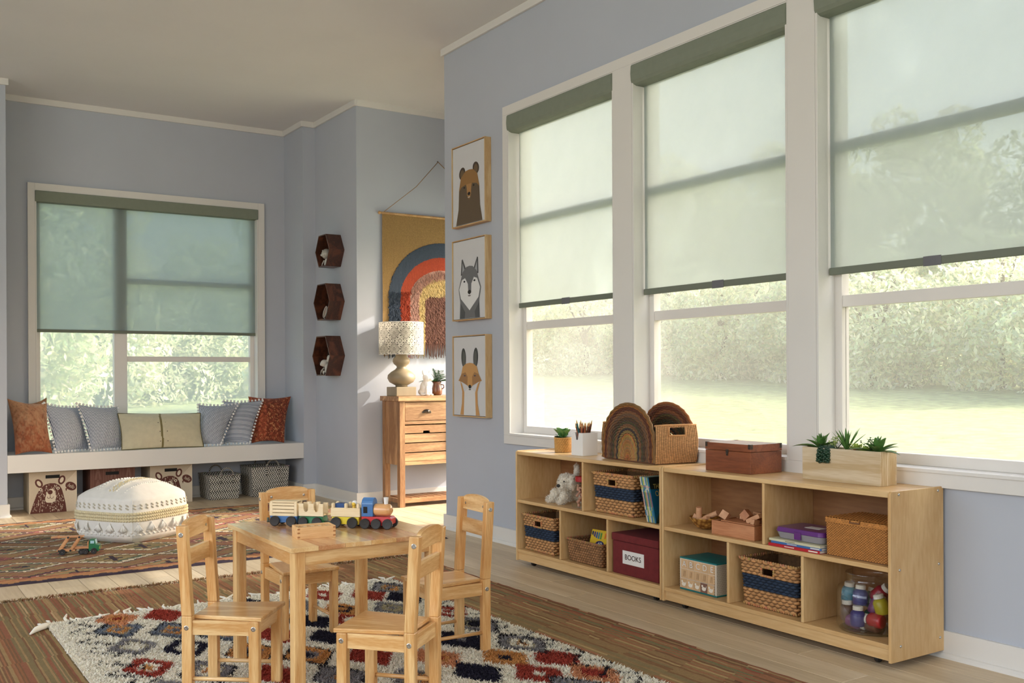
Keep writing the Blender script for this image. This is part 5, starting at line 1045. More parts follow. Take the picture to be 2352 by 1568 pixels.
# planter
t = thing('planter_box', 'long whitewashed wooden planter filled with succulents on top of the shelves', 'planter', (3.060, 2.395, ZT))
M_wash = wood('whitewashed_pine', S(214, 196, 166), S(190, 164, 124), 'Y', 14, .7, .7, obvar=.02, stretch=14, bump=.2); M_washZ = wood('whitewashed_end', S(216, 198, 164), S(184, 154, 108), 'Z', 26, .7, .7, obvar=.02, stretch=14, bump=.2)
hx, hy, hh = .047, .1735, .1225
MB().box(-hx, -hx + .008, -hy, hy, 0, hh).build('front_board', M_wash, t, bevel=.001); MB().box(hx - .008, hx, -hy, hy, 0, hh).build('back_board', M_wash, t, bevel=.001)
for y0, y1 in ((-hy, -hy + .008), (hy - .008, hy)): MB().box(-hx + .008, hx - .008, y0, y1, 0, hh).build('end_board', M_washZ, t, bevel=.0005)
MB().box(-hx + .008, hx - .008, -hy + .008, hy - .008, .0, .104).build('soil', mat('soil', S(54, 42, 30), .95, var=.3, nscale=60), t)
def gmat(n, c): return mat(n, c, .38, var=.25, nscale=25, coat=.15)
M_g1, M_g2, M_g3, M_gd = gmat('leaf_agave', S(86, 128, 62)), gmat('leaf_dark', S(46, 84, 44)), gmat('leaf_lime', S(150, 170, 76)), gmat('leaf_deep', S(30, 62, 40)); M_gr = gmat('leaf_blush', S(206, 140, 84))
def plant(name, label, x, y, z): return thing(name, label, 'plant', (x, y, z))
def rosette(t, n, L_, W, m, tilt0=.15, tilt1=1.25, bend=.35, name='leaf', seed=1, zoff=0, fold=.3):
    g = random.Random(seed)
    for k in range(n):
        a = k * 2.39996 + g.uniform(-.2, .2); u = k / max(1, n - 1); el = PI / 2 - (tilt0 + (tilt1 - tilt0) * u); l = L_ * (.6 + .4 * u) * g.uniform(.85, 1.1)
        b = MB(); leaf(b, (0, 0, zoff), (math.cos(a) * math.cos(el), math.sin(a) * math.cos(el), math.sin(el)), l, W * g.uniform(.85, 1.1), bend=bend * (.4 + u), n=6, fold=fold); b.build(name, m, t, smooth=True)
zs = ZT + .110
t = plant('agave_plant', 'broad-leaved green succulent spilling over the left end of the planter', 3.055, 2.515, zs); rosette(t, 16, .112, .030, M_g1, .05, 1.25, .22, seed=2)
t = plant('spiky_plant', 'tall upright spiky green plant in the middle of the planter', 3.060, 2.400, zs); rosette(t, 19, .118, .012, M_g1, .0, .75, .05, seed=3); 
t = plant('grass_plant', 'thin dark grass blades left of the spiky plant in the planter', 3.050, 2.440, zs); rosette(t, 8, .095, .003, M_gd, .2, .8, .15, seed=4)
t = plant('agave_plant', 'broad-leaved green succulent spilling over the right end of the planter', 3.055, 2.262, zs); rosette(t, 16, .115, .030, M_g1, .05, 1.25, .2, seed=6)
t = plant('blushing_rosette', 'lime and orange-tipped rosette succulent between the spiky and right plants', 3.050, 2.346, zs); rosette(t, 14, .056, .026, M_g3, .1, 1.3, .0, seed=8); rosette(t, 6, .052, .018, M_gr, .6, 1.3, 0, seed=9, name='blushing_leaf')
t = plant('small_rosette', 'small yellow-green rosette at the planter front near the right plant', 3.040, 2.300, zs); rosette(t, 12, .046, .024, M_g3, .1, 1.3, .0, seed=11)
t = plant('sprig_plant', 'fine round-leaved green sprigs beside the right plant in the planter', 3.065, 2.295, zs)
def sprigs(t, n, m, L_, seed, leafr=.004):
    g = random.Random(seed)
    for k in range(n):
        a = g.uniform(0, 2 * PI); e = g.uniform(.8, 1.5); d = Vector((math.cos(a) * math.cos(e), math.sin(a) * math.cos(e), math.sin(e))); l = L_ * g.uniform(.6, 1.1); b = MB(); b.tube([(0, 0, 0), d * l * .5, d * l], .0009, 5)
        for q in range(6):
            u = .3 + .7 * q / 5; p = d * l * u; aa = q * 2.1; b.sph(p + Vector((math.cos(aa), math.sin(aa), .2)) * leafr, (leafr, leafr, leafr * .45), 7, 5)
        b.build('sprig', m, t, smooth=True)
sprigs(t, 9, M_g2, .058, 3)
t = plant('sprig_plant', 'fine yellow-green sprigs between the left plant and the grass in the planter', 3.065, 2.460, zs); sprigs(t, 9, M_g3, .052, 5)
def trail(label, x, y):
    t = plant('trailing_succulent', label, x, y, zs); g = random.Random(int(y * 1000)); b = MB(); pts = [(0, 0, 0), (-.018, 0, .018), (-.032, 0, .012), (-.040, 0, -.010), (-.042, 0, -.040)]
    for k in range(64):
        u = k / 63 * (len(pts) - 1); i = min(int(u), len(pts) - 2); f = u - i; p = Vector(pts[i]).lerp(Vector(pts[i + 1]), f); a = k * 2.4; 
        b.sph(p + Vector((math.cos(a) * .006 - .002, math.sin(a) * .010, g.uniform(-.002, .002))), (.0075, .0070, .0052), 7, 5)
    b.build('beaded_stem', M_gd, t, smooth=True, kind='stuff')
trail('left of the two dark beaded succulents trailing over the planter front', 3.052, 2.482); trail('right of the two dark beaded succulents trailing over the planter front', 3.052, 2.452)
# pencil cup
t = thing('pencil_cup', 'white square pencil cup with a notched side on top of the shelves', 'cup', (3.0165, 3.9415, ZT), 0.0); q = .0465; hh = .113; e = .0025
b = MB().box(-q, q, -q, -q + e, 0, hh).box(-q, q, q - e, q, 0, hh).box(q - e, q, -q + e, q - e, 0, hh).box(-q + e, q - e, -q + e, q - e, 0, .004)
b.prism([(q - e, 0), (q - e, hh), (.016, hh), (.007, .078), (-.006, .078), (-.014, hh), (-q + e, hh), (-q + e, 0)], -q, -q + e, 'YZ'); b.build('cup_wall', M_white, t, bevel=.0006)
gp = random.Random(12); pc = [((110, 62, 40), 'brown'), ((60, 44, 36), 'dark brown'), ((40, 38, 38), 'black'), ((196, 104, 66), 'orange-brown'), ((150, 84, 52), 'russet'), ((206, 186, 110), 'pale yellow'), ((40, 92, 96), 'teal'), ((24, 60, 62), 'dark teal'), ((190, 36, 44), 'red'), ((92, 70, 50), 'walnut brown'), ((130, 70, 60), 'maroon')]
order = [0, 9, 4, 2, 10, 0, 3, 5, 9, 3, 1, 4, 9, 1, 0, 6, 7, 6, 8, 10, 4, 1, 0, 9]
for k, ci in enumerate(order):
    c, nm = pc[ci]; u = k / (len(order) - 1); yy = .034 - .068 * u; x0 = gp.uniform(-.034, .034); lean_y = (-.42 + .84 * u) * -1 + gp.uniform(-.10, .10); lean_x = x0 * 5.5; Ln = gp.uniform(.146, .176)
    tt = thing('pencil', '%s coloured pencil standing in the white pencil cup' % nm, 'pencil', (3.0165 + x0 * .45, 3.9415 + yy * .30, ZT + .006), rot=(-lean_y * -.70, lean_x, 0), group='%s pencils in the white cup' % nm)
    b = MB().tube([(0, 0, 0), (0, 0, Ln - .020)], .0048, 6); b.build('barrel', mat('pencil_' + nm.replace(' ', '_'), S(*c), .4), tt)
    MB().tube([(0, 0, Ln - .020), (0, 0, Ln - .005)], [.0047, .0016], 8).build('sharpened_wood', mat('pencil_wood', S(206, 156, 106), .6), tt); MB().tube([(0, 0, Ln - .005), (0, 0, Ln)], [.0014, .0003], 6).build('lead', mat('pencil_' + nm.replace(' ', '_'), S(*c), .4), tt)
# woven pot with succulent
t = thing('woven_pot', 'small round pot of honey-coloured diagonal weave holding a succulent', 'pot', (3.0395, 4.1545, ZT)); nu, nv = 120, 48; U, V = np.meshgrid(np.linspace(0, 2 * PI, nu + 1), np.linspace(0, 1, nv + 1))
R_ = .042 + .003 * V + .0014 * np.sin(U * 30 + V * 26) * np.abs(np.sin(V * PI * 12)); Pg = np.stack([R_ * np.cos(U), R_ * np.sin(U), .001 + V * .074], -1); ci = np.floor((U[:-1, :-1] * 30 + V[:-1, :-1] * 26) / PI); C = np.where((ci % 2 == 0)[..., None], np.array(S(206, 160, 92)), np.array(S(158, 108, 54))) * (0.85 + .3 * hash2(ci, np.floor(V[:-1, :-1] * 12)))[..., None]
sheet('woven_wall', Pg, M_hya, t, C); MB().lathe([(.001, .001), (.042, .001), (.042, .003), (.001, .003)], 24, cap=False).build('pot_base', mat('cane_dark', S(120, 76, 40), .6), t); MB().lathe([(.001, .064), (.043, .064)], 24, cap=False).build('soil', mat('soil', S(54, 42, 30), .95), t)
MB().tube([(.0455 * math.cos(a), .0455 * math.sin(a), .0752) for a in [2 * PI * k / 32 for k in range(32)]], .002, 6, closed=True).build('rim', mat('cane_honey', S(206, 160, 92), .6), t, smooth=True)
t = plant('potted_succulent', 'glossy green rosette succulent growing in the small woven pot', 3.030, 4.140, ZT + .070); rosette(t, 24, .056, .038, gmat('leaf_jade', S(92, 146, 80)), .02, 1.15, -.25, seed=21, zoff=.008, fold=.6)
t = plant('potted_succulent', 'dark pointed succulent leaves at the left side of the small woven pot', 3.035, 4.175, ZT + .068); rosette(t, 9, .060, .024, M_g2, .7, 1.45, .1, seed=23)
# ---------------- cushions on the window seat ----------------
M_vel1 = vmat('velvet_tan', .85, bump=.2, bscale=200, sheen=.15, var=.12, nscale=30)
def vec(*a): return np.array(a, float)
def cushion(name, label, BL, BR, TR_, TL, th, colfn, m, group=None, nu=48, nv=48, piping=None, pom=None, backcol=None, sag=.05, wr=.004, seed=1):
    """cushion spanned by four corner points, puffed both ways along its normal"""
    BL, BR, TR_, TL = map(lambda p: vec(*p), (BL, BR, TR_, TL)); cen = (BL + BR) / 2
    t = thing(name, label, 'cushion', tuple(cen), group=group)
    U, V = np.meshgrid(np.linspace(0, 1, nu + 1), np.linspace(0, 1, nv + 1)); n = np.cross(BR - BL, TL - BL); n /= np.linalg.norm(n)
    if n[1] > 0: n = -n
    # pinched edges: corners stay out, sides draw in
    su = U + (.5 - U) * sag * 2 * (np.sin(PI * V) ** 1.0) * (np.abs(2 * U - 1) ** 3); sv = V + (.5 - V) * sag * 2 * (np.sin(PI * U)) * (np.abs(2 * V - 1) ** 3) * 1.0
    Bp = BL[None, None] * ((1 - su) * (1 - sv))[..., None] + BR * (su * (1 - sv))[..., None] + TR_ * (su * sv)[..., None] + TL * ((1 - su) * sv)[..., None]
    puff = (np.sin(PI * U) ** .62) * (np.sin(PI * V) ** .62); g = np.random.default_rng(seed)
    wr_ = wr * (np.sin(U * 23 + V * 9 + seed) * np.sin(V * 17 - U * 7 + seed * 2)) * (1 - puff * .6) * puff
    F = Bp + n * ((th * puff + wr_)[..., None]); Bk = Bp - n * ((th * .8 * puff)[..., None])
    Bk[..., 2] = np.maximum(Bk[..., 2], BL[2] * 0 + min(BL[2], BR[2])); F[..., 2] = np.maximum(F[..., 2], min(BL[2], BR[2]))
    Uc, Vc = np.meshgrid((np.arange(nu) + .5) / nu, (np.arange(nv) + .5) / nv); C = colfn(Uc, Vc)
    sheet('front_cover', F - cen, m, t, C, uv=True); sheet('back_cover', (Bk - cen)[:, ::-1], m, t, (np.ones_like(C) * np.array(backcol))[:, ::-1] if backcol is not None else C[:, ::-1])
    rim = np.concatenate([Bp[0, :-1], Bp[:-1, -1], Bp[-1, ::-1][:-1], Bp[::-1, 0][:-1]]) - cen
    if piping: MB().tube([tuple(p) for p in rim[::2]], .0042, 6, closed=True).build('piping', piping, t, smooth=True)
    if pom:
        b = MB(); d = np.r_[0, np.cumsum(np.linalg.norm(np.diff(rim, axis=0), axis=1))]; k = int(d[-1] / .027)
        for i in range(k):
            s = d[-1] * i / k; p = np.array([np.interp(s, d, rim[:, q]) for q in range(3)]); o_ = p - (F[nv // 2, nu // 2] + Bk[nv // 2, nu // 2]) / 2 + cen; o_ /= np.linalg.norm(o_); p = p + o_ * .012; p[2] = max(p[2], min(BL[2], BR[2]) - cen[2] + .007)
            b.sph(tuple(p), .0095 * random.uniform(.85, 1.1), 7, 5)
        b.build('pompom_trim', pom, t, smooth=True, kind='stuff')
    return t
ZB = .441
def snoise(x, y):
    i, j = np.floor(x), np.floor(y); f, g = x - i, y - j; f, g = f * f * (3 - 2 * f), g * g * (3 - 2 * g)
    return (hash2(i, j) * (1 - f) + hash2(i + 1, j) * f) * (1 - g) + (hash2(i, j + 1) * (1 - f) + hash2(i + 1, j + 1) * f) * g
def rust_tan(U, V):
    h = snoise(U * 34, V * 34); h2 = np.sin(U * 40) * np.sin(V * 44) + np.sin(U * 17 + 3) * np.sin(V * 21); k = (V * 1.05 + .12 * h2 + .5 * (h - .5) + .5 * (snoise(U * 12, V * 12) - .5))
    a, b_ = np.array(S(140, 78, 48)), np.array(S(172, 128, 94)); C = a + (b_ - a) * np.clip(k, 0, 1)[..., None]; C[(snoise(U * 26, V * 26 + 7) > .68)] *= .78; return C
def rust_red(U, V):
    h = snoise(U * 44, V * 44); h2 = np.sin(U * 38 + 2 * np.sin(V * 19)) * np.sin(V * 33); C = np.zeros(U.shape + (3,)); C[:] = S(142, 66, 40); C[h2 > .25] = S(176, 88, 58); C[(U > .45)] *= .72; C[h > .80] = S(186, 130, 84); C[h < .26] *= .62; return C
def stripe(ang, n=34, tint=(1, 1, 1)):
    def f(U, V):
        w = ((U * math.cos(ang) + V * math.sin(ang)) * n) % 1; C = np.where((w < .5)[..., None], np.array(S(204, 206, 212)), np.array(S(112, 118, 132))); return C * np.array(tint)
    return f
M_strip = vmat('ticking', .85, var=.05, nscale=40, bump=.1, bscale=500); M_pom = mat('pompom_white', S(232, 228, 224), .95)
cushion('square_cushion', 'faded rust-tan velvet cushion leaning at the far left end of the window seat', (.925, 7.905, ZB), (1.17, 7.91, ZB), (1.16, 8.10, .80), (.895, 8.10, .842), .075, rust_tan, M_vel1, backcol=S(52, 44, 34), nu=130, nv=130)
cushion('square_cushion', 'brown cushion mostly hidden behind the faded rust-tan cushion, only its corner showing', (1.00, 8.20, ZB), (1.19, 8.22, ZB), (1.185, 8.27, .842), (1.02, 8.27, .80), .02, rust_tan, M_vel1, backcol=S(52, 44, 34))
cushion('square_cushion', 'blue-striped pompom cushion next to the rust-tan cushion on the left', (1.195, 7.915, ZB), (1.45, 8.05, ZB), (1.405, 8.20, .765), (1.137, 8.10, .80), .072, stripe(.12), M_strip, pom=M_pom, nu=184, nv=30, group='blue striped pompom cushions')
cushion('square_cushion', 'blue-striped pompom cushion just left of the cream lumbar cushion', (1.44, 7.93, ZB), (1.70, 8.03, ZB), (1.68, 8.20, .762), (1.375, 8.10, .79), .072, stripe(.12), M_strip, pom=M_pom, nu=184, nv=30, group='blue striped pompom cushions', seed=3)
cushion('square_cushion', 'blue-striped pompom cushion just right of the cream lumbar cushion', (2.235, 7.99, ZB), (2.40, 7.93, ZB), (2.605, 8.10, .765), (2.315, 8.22, .765), .072, stripe(-.1), M_strip, pom=M_pom, nu=184, nv=30, group='blue striped pompom cushions', seed=5)
cushion('square_cushion', 'sideways blue-striped pompom cushion tucked before the dark rust cushion', (2.47, 8.06, ZB), (2.645, 7.95, ZB), (2.825, 8.13, .795), (2.53, 8.25, .79), .066, stripe(PI / 2, 36), M_strip, pom=M_pom, nu=30, nv=190, group='blue striped pompom cushions', seed=7)
cushion('square_cushion', 'dark rust patterned chenille cushion at the right end of the window seat', (2.70, 8.05, ZB), (2.945, 7.95, ZB), (3.07, 8.12, .822), (2.745, 8.26, .825), .070, rust_red, M_vel1, backcol=S(60, 42, 34), nu=140, nv=140, seed=9)
t = cushion('lumbar_cushion', 'long cream lumbar cushion with olive piping in the middle of the window seat', (1.655, 7.93, ZB), (2.265, 7.90, ZB), (2.285, 8.06, .70), (1.665, 8.12, .712), .080, lambda U, V: np.where((np.abs(U - .49 + .012 * np.sin(V * 3)) < .012)[..., None], np.array(S(128, 116, 74)), np.array(S(206, 196, 166))), M_vel1, piping=mat('olive_piping', S(104, 94, 58), .7), nu=120, nv=60, sag=.02)
b = MB()
for (ax, az) in ((1.93, .50), (1.93, .575), (1.93, .64), (1.985, .50), (1.985, .575), (1.985, .64)): b.sph((ax, 7.915 - .054 + (az - .44) * .55 - .040 + .035 * abs(az - .57) / .1, az), .0036, 8, 5)
b.build('stud', M_bronze, t, world=True, smooth=True)
# ---------------- printed boxes under the seat ----------------
def bear_prims(W, H):
    br, cr = S(92, 50, 42), S(214, 200, 178); pr = [([(0, 0), (W, 0), (W, H), (0, H)], cr)]
    k = -H
    while k < W:   # diagonal hatching clipped to the face
        x0, z0, x1, z1 = k, 0, k + H, H; w_ = .0042
        if x0 < 0: z0 -= x0; x0 = 0
        if x1 > W: z1 -= (x1 - W); x1 = W
        if x1 > x0: pr.append(([(x0, z0), (min(W, x0 + w_), z0), (min(W, x1 + w_), z1), (x1, z1)], S(158, 140, 116)))
        k += .0105
    q = W / .327
    f = lambda u, v: (u * q, v)
    dome = [(.005, .0)] + [(.03, .08), (.052, .14), (.075, .18), (.105, .207), (.14, .216), (.175, .214), (.205, .198), (.222, .17), (.235, .12), (.248, .06), (.255, .0)]
    pr.append(([f(*p) for p in dome[::-1]], br))
    for ex, ez, rt in ((.066, .218, .5), (.222, .236, -.35)): pr += [(ell(ex * q, ez, .024, .034, rt), br), (ell(ex * q, ez, .012, .021, rt), cr)]
    g = random.Random(3)
    for i in range(230):
        u, v = g.uniform(.02, .245), g.uniform(.008, .205)
        lim0 = np.interp(v, [0, .08, .14, .18, .207], [.012, .036, .058, .082, .115]); lim1 = np.interp(v, [0, .06, .12, .17, .2], [.25, .243, .23, .215, .195])
        if lim0 < u < lim1: d_ = (u - .13) * .25; pr += [([(u * q - .0011, v - .005), (u * q + .0011, v - .005), (u * q + .0011 + d_ * -.05, v + .005), (u * q - .0011 + d_ * -.05, v + .005)], cr)]
    mz = [(.118, .075), (.15, .072), (.176, .082), (.184, .115), (.172, .16), (.158, .176), (.138, .172), (.118, .145), (.108, .11), (.108, .088)]
    pr += [([f(*p) for p in mz], cr), (ell(.142 * q, .150, .017, .016), br)] + [(p_, br) for p_ in stroke([f(.142, .14), f(.142, .112), f(.134, .104), f(.124, .108), f(.122, .118)], .0032) + stroke([f(.142, .112), f(.150, .103), f(.161, .106), f(.165, .117)], .0032)]
    for ex in (.078, .196): pr += [(ell(ex * q, .172 + .004 * (ex > .1), .0115, .0105), cr), (ell(ex * q, .172 + .004 * (ex > .1), .005, .005), S(50, 30, 26))]
    pr += [(ell(.285 * q, .186, .040, .030, -.55), br), ([f(.246, .170), f(.262, .175), f(.252, .148)], br)]
    return pr
def underbox(name, label, x0, x1, yf, H, kind, d=.30):
    t = thing(name, label, 'box', ((x0 + x1) / 2, yf + d / 2, .0008)); W = x1 - x0; c = mat('box_cream', S(196, 184, 160), .7) if kind == 'bear' else mat('box_brown', S(104, 66, 56), .7)
    MB().box(-W / 2, W / 2, -d / 2 + .0005, d / 2, 0, H).build('carton', c, t, bevel=.0015)
    if kind == 'bear': pr = bear_prims(W, H)
    else:
        pr = [([(0, 0), (W, 0), (W, H), (0, H)], S(104, 66, 56))]; ln = S(150, 116, 100); g = random.Random(2)
        for cx_ in (.055, .165, .275):
            for q in range(4):
                for s_ in (0, 1): pass
            for zc in (.16, .02, .25):
                for q in range(3): pr += [(p_, ln) for p_ in stroke([(cx_ - .010 - q * .006, zc - .03), (cx_ - .004 - q * .002, zc + .018 + q * .012), (cx_, zc + .030 + q * .014), (cx_ + .004 + q * .002, zc + .018 + q * .012), (cx_ + .010 + q * .006, zc - .03)], .0016)]
        for q in range(26):
            x_ = .008 + q * (W - .016) / 25
            if min(abs(x_ - c_) for c_ in (.055, .165, .275)) > .03: pr += [(p_, ln) for p_ in stroke([(x_, .004), (x_ + .002, .08), (x_ - .002, .16), (x_ + .001, .24), (x_, H - .004)], .0015)]
    decal('front_print', pr, (-W / 2, -d / 2, 0), (1, 0, 0), (0, 0, 1), M_print, t, step=.000004)
    MB().box(-.052, .044, -d / 2 - .0022, -d / 2 + .001, H - .048, H - .024).build('hand_hole', M_dark, t)
    if kind == 'bear': lettering('hello', (-W / 2 + .286 * W / .327, -d / 2 - .0022, .186), (.86, 0, -.5), (.5, 0, .86), .040, mat('box_cream_ink', S(214, 200, 178), .7), t, wscale=.62, shear=.25)
    return t
underbox('storage_box', 'cream hatched box printed with a brown bear saying hello, nearest the left pier', 1.022, 1.345, 7.975, .300, 'bear')
underbox('storage_box', 'brown box printed with pale wood grain, between the two bear boxes', 1.44, 1.762, 7.985, .300, 'grain')
underbox('storage_box', 'cream hatched bear box half hidden behind the pouf', 1.880, 2.203, 8.005, .298, 'bear')
# ---------------- pouf ----------------
PC = (1.405, 6.44); PA = -.215 - PI / 4 + PI   # one corner towards the camera
t = thing('knitted_pouf', 'big square white pouf with cream yarn braids, beads and tassels on the kilim rug', 'pouf', (PC[0], PC[1], .009), .0)
th0 = math.atan2(-PC[1], -PC[0]); aim = th0 - PI / 4
def ring(a, n=160, e=4.6):
    th = np.linspace(0, 2 * PI, n, endpoint=False); r = 1 / (np.abs(np.cos(th)) ** e + np.abs(np.sin(th)) ** e) ** (1 / e); x, y = a * r * np.cos(th), a * r * np.sin(th)
    return x * math.cos(aim) - y * math.sin(aim), x * math.sin(aim) + y * math.cos(aim)
def half(z): return .246 + .018 * math.sin(PI * min(1, max(0, z / .30))) ** .8 - (.035 * max(0, (.03 - z) / .03))
H0 = .262; rows_ = []
for z in np.linspace(0, H0, 22): x_, y_ = ring(half(z)); rows_.append(np.stack([x_, y_, np.full(160, z)], -1))
for k in np.linspace(.97, .0, 26): x_, y_ = ring(half(H0) * k, e=4.6 - (1 - k) * 2.0); rows_.append(np.stack([x_, y_, H0 + .095 * (1 - k ** 2.4) + .003 * np.sin(x_ * 40) * np.sin(y_ * 33)], -1))
P_ = np.array(rows_); P_ = np.concatenate([P_, P_[:, :1]], 1)
M_knit = mat('pouf_cotton', S(238, 234, 226), .95, var=.03, nscale=30, bump=.25, bscale=380)
sheet('cover', P_, M_knit, t); x_, y_ = ring(half(0)); MB().add([(a, b_, 0) for a, b_ in zip(x_, y_)], [tuple(range(160))]).build('base_cover', M_knit, t)
def contour(z, off, spacing, phase=0):
    x_, y_ = ring(half(z) + off, 400); x_, y_ = np.r_[x_, x_[:1]], np.r_[y_, y_[:1]]; d = np.r_[0, np.cumsum(np.hypot(np.diff(x_), np.diff(y_)))]; k = int(d[-1] / spacing); s = (np.arange(k) + phase) * d[-1] / k
    return np.interp(s, d, x_), np.interp(s, d, y_)
def beads(name, z, r, spacing, m, stretch=1.5, off=.001, tilt=.6, ph=0):
    b = MB(); xs, ys = contour(z, off, spacing, ph)
    for i in range(len(xs)):
        dx, dy = xs[(i + 1) % len(xs)] - xs[i - 1], ys[(i + 1) % len(xs)] - ys[i - 1]; l = math.hypot(dx, dy); dx, dy = dx / l, dy / l
        b.sph((xs[i], ys[i], z), 1, 7, 5, M=Matrix(((dx, -dy, 0), (dy, dx, 0), (0, 0, 1))) @ Matrix.Rotation(tilt, 3, 'Y') @ Matrix.Diagonal((r * stretch, r, r)))
    b.build(name, m, t, smooth=True, kind='stuff')
M_cream = mat('yarn_cream', S(222, 208, 170), .95, var=.08, nscale=60); M_ywhite = mat('yarn_white', S(240, 236, 228), .95); M_ygrey = mat('yarn_greige', S(196, 188, 168), .95)
for z, m_ in ((.176, M_cream), (.157, M_cream), (.139, M_cream)): beads('braid_row', z, .0088, .0165, m_)
for z in (.226, .209): beads('stitch_row', z, .0052, .040, M_ygrey, 2.4)
for z in (.066, .052): beads('stitch_row', z, .0062, .034, M_ywhite, 1.7, ph=.5 * (z > .06))
b_all = contour(.115, .004, .088); gt = random.Random(6)
for x0_, y0_ in zip(*b_all):
    b = MB(); nrm = Vector((x0_, y0_, 0)).normalized(); tan = Vector((-nrm.y, nrm.x, 0)); b.sph((x0_, y0_, .117), .007, 7, 5)
    for k in range(11):
        u = (k - 5) / 5; p1 = Vector((x0_, y0_, .116)); p3 = p1 + tan * u * .026 + nrm * gt.uniform(.002, .010) + Vector((0, 0, -.052 + .012 * abs(u))); p2 = (p1 + p3) / 2 + nrm * .006; b.tube([p1, p2, p3], [.0028, .0036, .0024], 5)
    b.build('tassel', M_ywhite, t, smooth=True)
def topz(x, y): # height of the domed top under a point, in the pouf's own axes
    c, s = math.cos(-aim), math.sin(-aim); X_, Y_ = x * c - y * s, x * s + y * c; k = (abs(X_) ** 3 + abs(Y_) ** 3) ** (1 / 3) / half(H0); k = min(1, k); return H0 + .095 * (1 - k ** 2.4)
def toprow(name, off, r, spacing, m, x0=-.21, x1=.21, jit=0):
    b = MB(); n = int((x1 - x0) / spacing)
    for i in range(n):
        a = x0 + (x1 - x0) * i / n; o_ = off + gt.uniform(-jit, jit); x, y = a * math.cos(aim + DIRT) - o_ * math.sin(aim + DIRT), a * math.sin(aim + DIRT) + o_ * math.cos(aim + DIRT); b.sph((x, y, topz(x, y) + .002), (r, r, r), 7, 5)
    b.build(name, m, t, smooth=True, kind='stuff')
DIRT = 0.0
for off, r, sp, m_, j in ((.135, .0075, .016, M_ywhite, 0), (.075, .0065, .013, M_ywhite, 0), (.055, .006, .009, M_cream, .012), (.035, .006, .009, M_cream, .012), (.012, .0068, .014, M_ywhite, 0), (-.075, .0062, .022, M_ywhite, .004), (-.095, .0062, .024, M_ywhite, .004)): toprow('bead_row', off, r, sp, m_, jit=j)
xc, yc = ring(half(.13) + .0015, 160); ci = int(np.argmin(xc * PC[0] + yc * PC[1])); b = MB(); pts = []
for z in np.linspace(.01, .262, 12): x_, y_ = ring(half(z) + .001, 160); pts.append((x_[ci], y_[ci], z))
b.tube(pts, .0018, 5); b.build('seam_cord', M_ywhite, t, smooth=True)
# ---------------- toy car carrier ----------------
ta = math.atan2(-.105, .28)
t = thing('toy_truck', 'wooden toy car-carrier truck with a green cab on the kilim rug before the pouf', 'toy truck', (1.02, 5.965, .0115), ta)
M_tw = wood('truck_wood', S(226, 170, 116), S(198, 132, 82), 'X', 20, .45, .35, obvar=.04)
def slat(p0, p1, w, th, y0, y1):
    (x0, z0), (x1, z1) = p0, p1; dx, dz = x1 - x0, z1 - z0; l = math.hypot(dx, dz); nx, nz = -dz / l * w / 2, dx / l * w / 2
    return MB().prism([(x0 - nx, z0 - nz), (x1 - nx, z1 - nz), (x1 + nx, z1 + nz), (x0 + nx, z0 + nz)], y0, y1, 'XZ')
for y0, y1 in ((-.030, -.025), (.025, .030)):
    slat((-.105, .022), (-.055, .098), .014, 0, y0, y1).build('ramp_arm', M_tw, t, bevel=.001); slat((-.045, .022), (.005, .098), .014, 0, y0, y1).build('ramp_arm', M_tw, t, bevel=.001)
MB().box(-.110, .020, -.025, .025, .094, .100).build('upper_deck', M_tw, t, bevel=.001); slat((-.11, .100), (-.145, .097), .006, 0, -.025, .025).build('tail_ramp', M_tw, t)
MB().box(-.115, -.02, -.025, .025, .018, .028).box(-.02, .065, -.022, .022, .030, .040).build('lower_deck', M_tw, t, bevel=.001); MB().box(.0, .085, -.018, .018, .014, .028).build('chassis', M_black, t)
for x, z in ((-.103, .024), (-.055, .096), (-.043, .024), (.003, .096)):
    b = MB(); b.tube([(x, -.034, z), (x, -.029, z)], .0055, 12); b.build('axle_cap', M_black, t)
b = MB().prism([(.050, .016), (.104, .014), (.106, .048), (.088, .052), (.082, .080), (.056, .082), (.050, .045)], -.028, .028, 'XZ'); b.build('cab', M_tg, t, bevel=.003)
MB().prism([(.0872, .056), (.0885, .0555), (.0835, .077), (.0822, .0775)], -.022, .022, 'XZ').build('windscreen', mat('toy_sky', S(176, 214, 220), .3), t); MB().box(.060, .080, -.0288, -.028, .058, .074).build('side_window', mat('toy_sky', S(176, 214, 220), .3), t)
MB().box(.1045, .1070, -.014, .014, .018, .046).build('grille', mat('toy_grey', S(88, 92, 88), .5), t)
for y in (-.021, .021): MB().box(.1045, .1072, y - .004, y + .004, .026, .040).build('headlight', mat('toy_lime', S(172, 210, 60), .4), t)
MB().box(.044, .050, -.026, .026, .03, .07).build('headboard', M_tw, t)
for x, r in ((-.085, .0165), (.012, .0145), (.036, .0145), (.078, .0165)):
    for y in (-.031, .031):
        b = MB(); b.M = Matrix.Translation((x, y, r)) @ Matrix.Rotation(PI / 2, 4, 'X'); b.lathe([(r, -.004), (r, .003), (r - .002, .004), (.004, .0035)], 18); wh = b.build('wheel', M_black, t); MB().sph((x, y - .0045, r), .002, 8, 5).build('axle_pin', M_metal, wh, smooth=True)
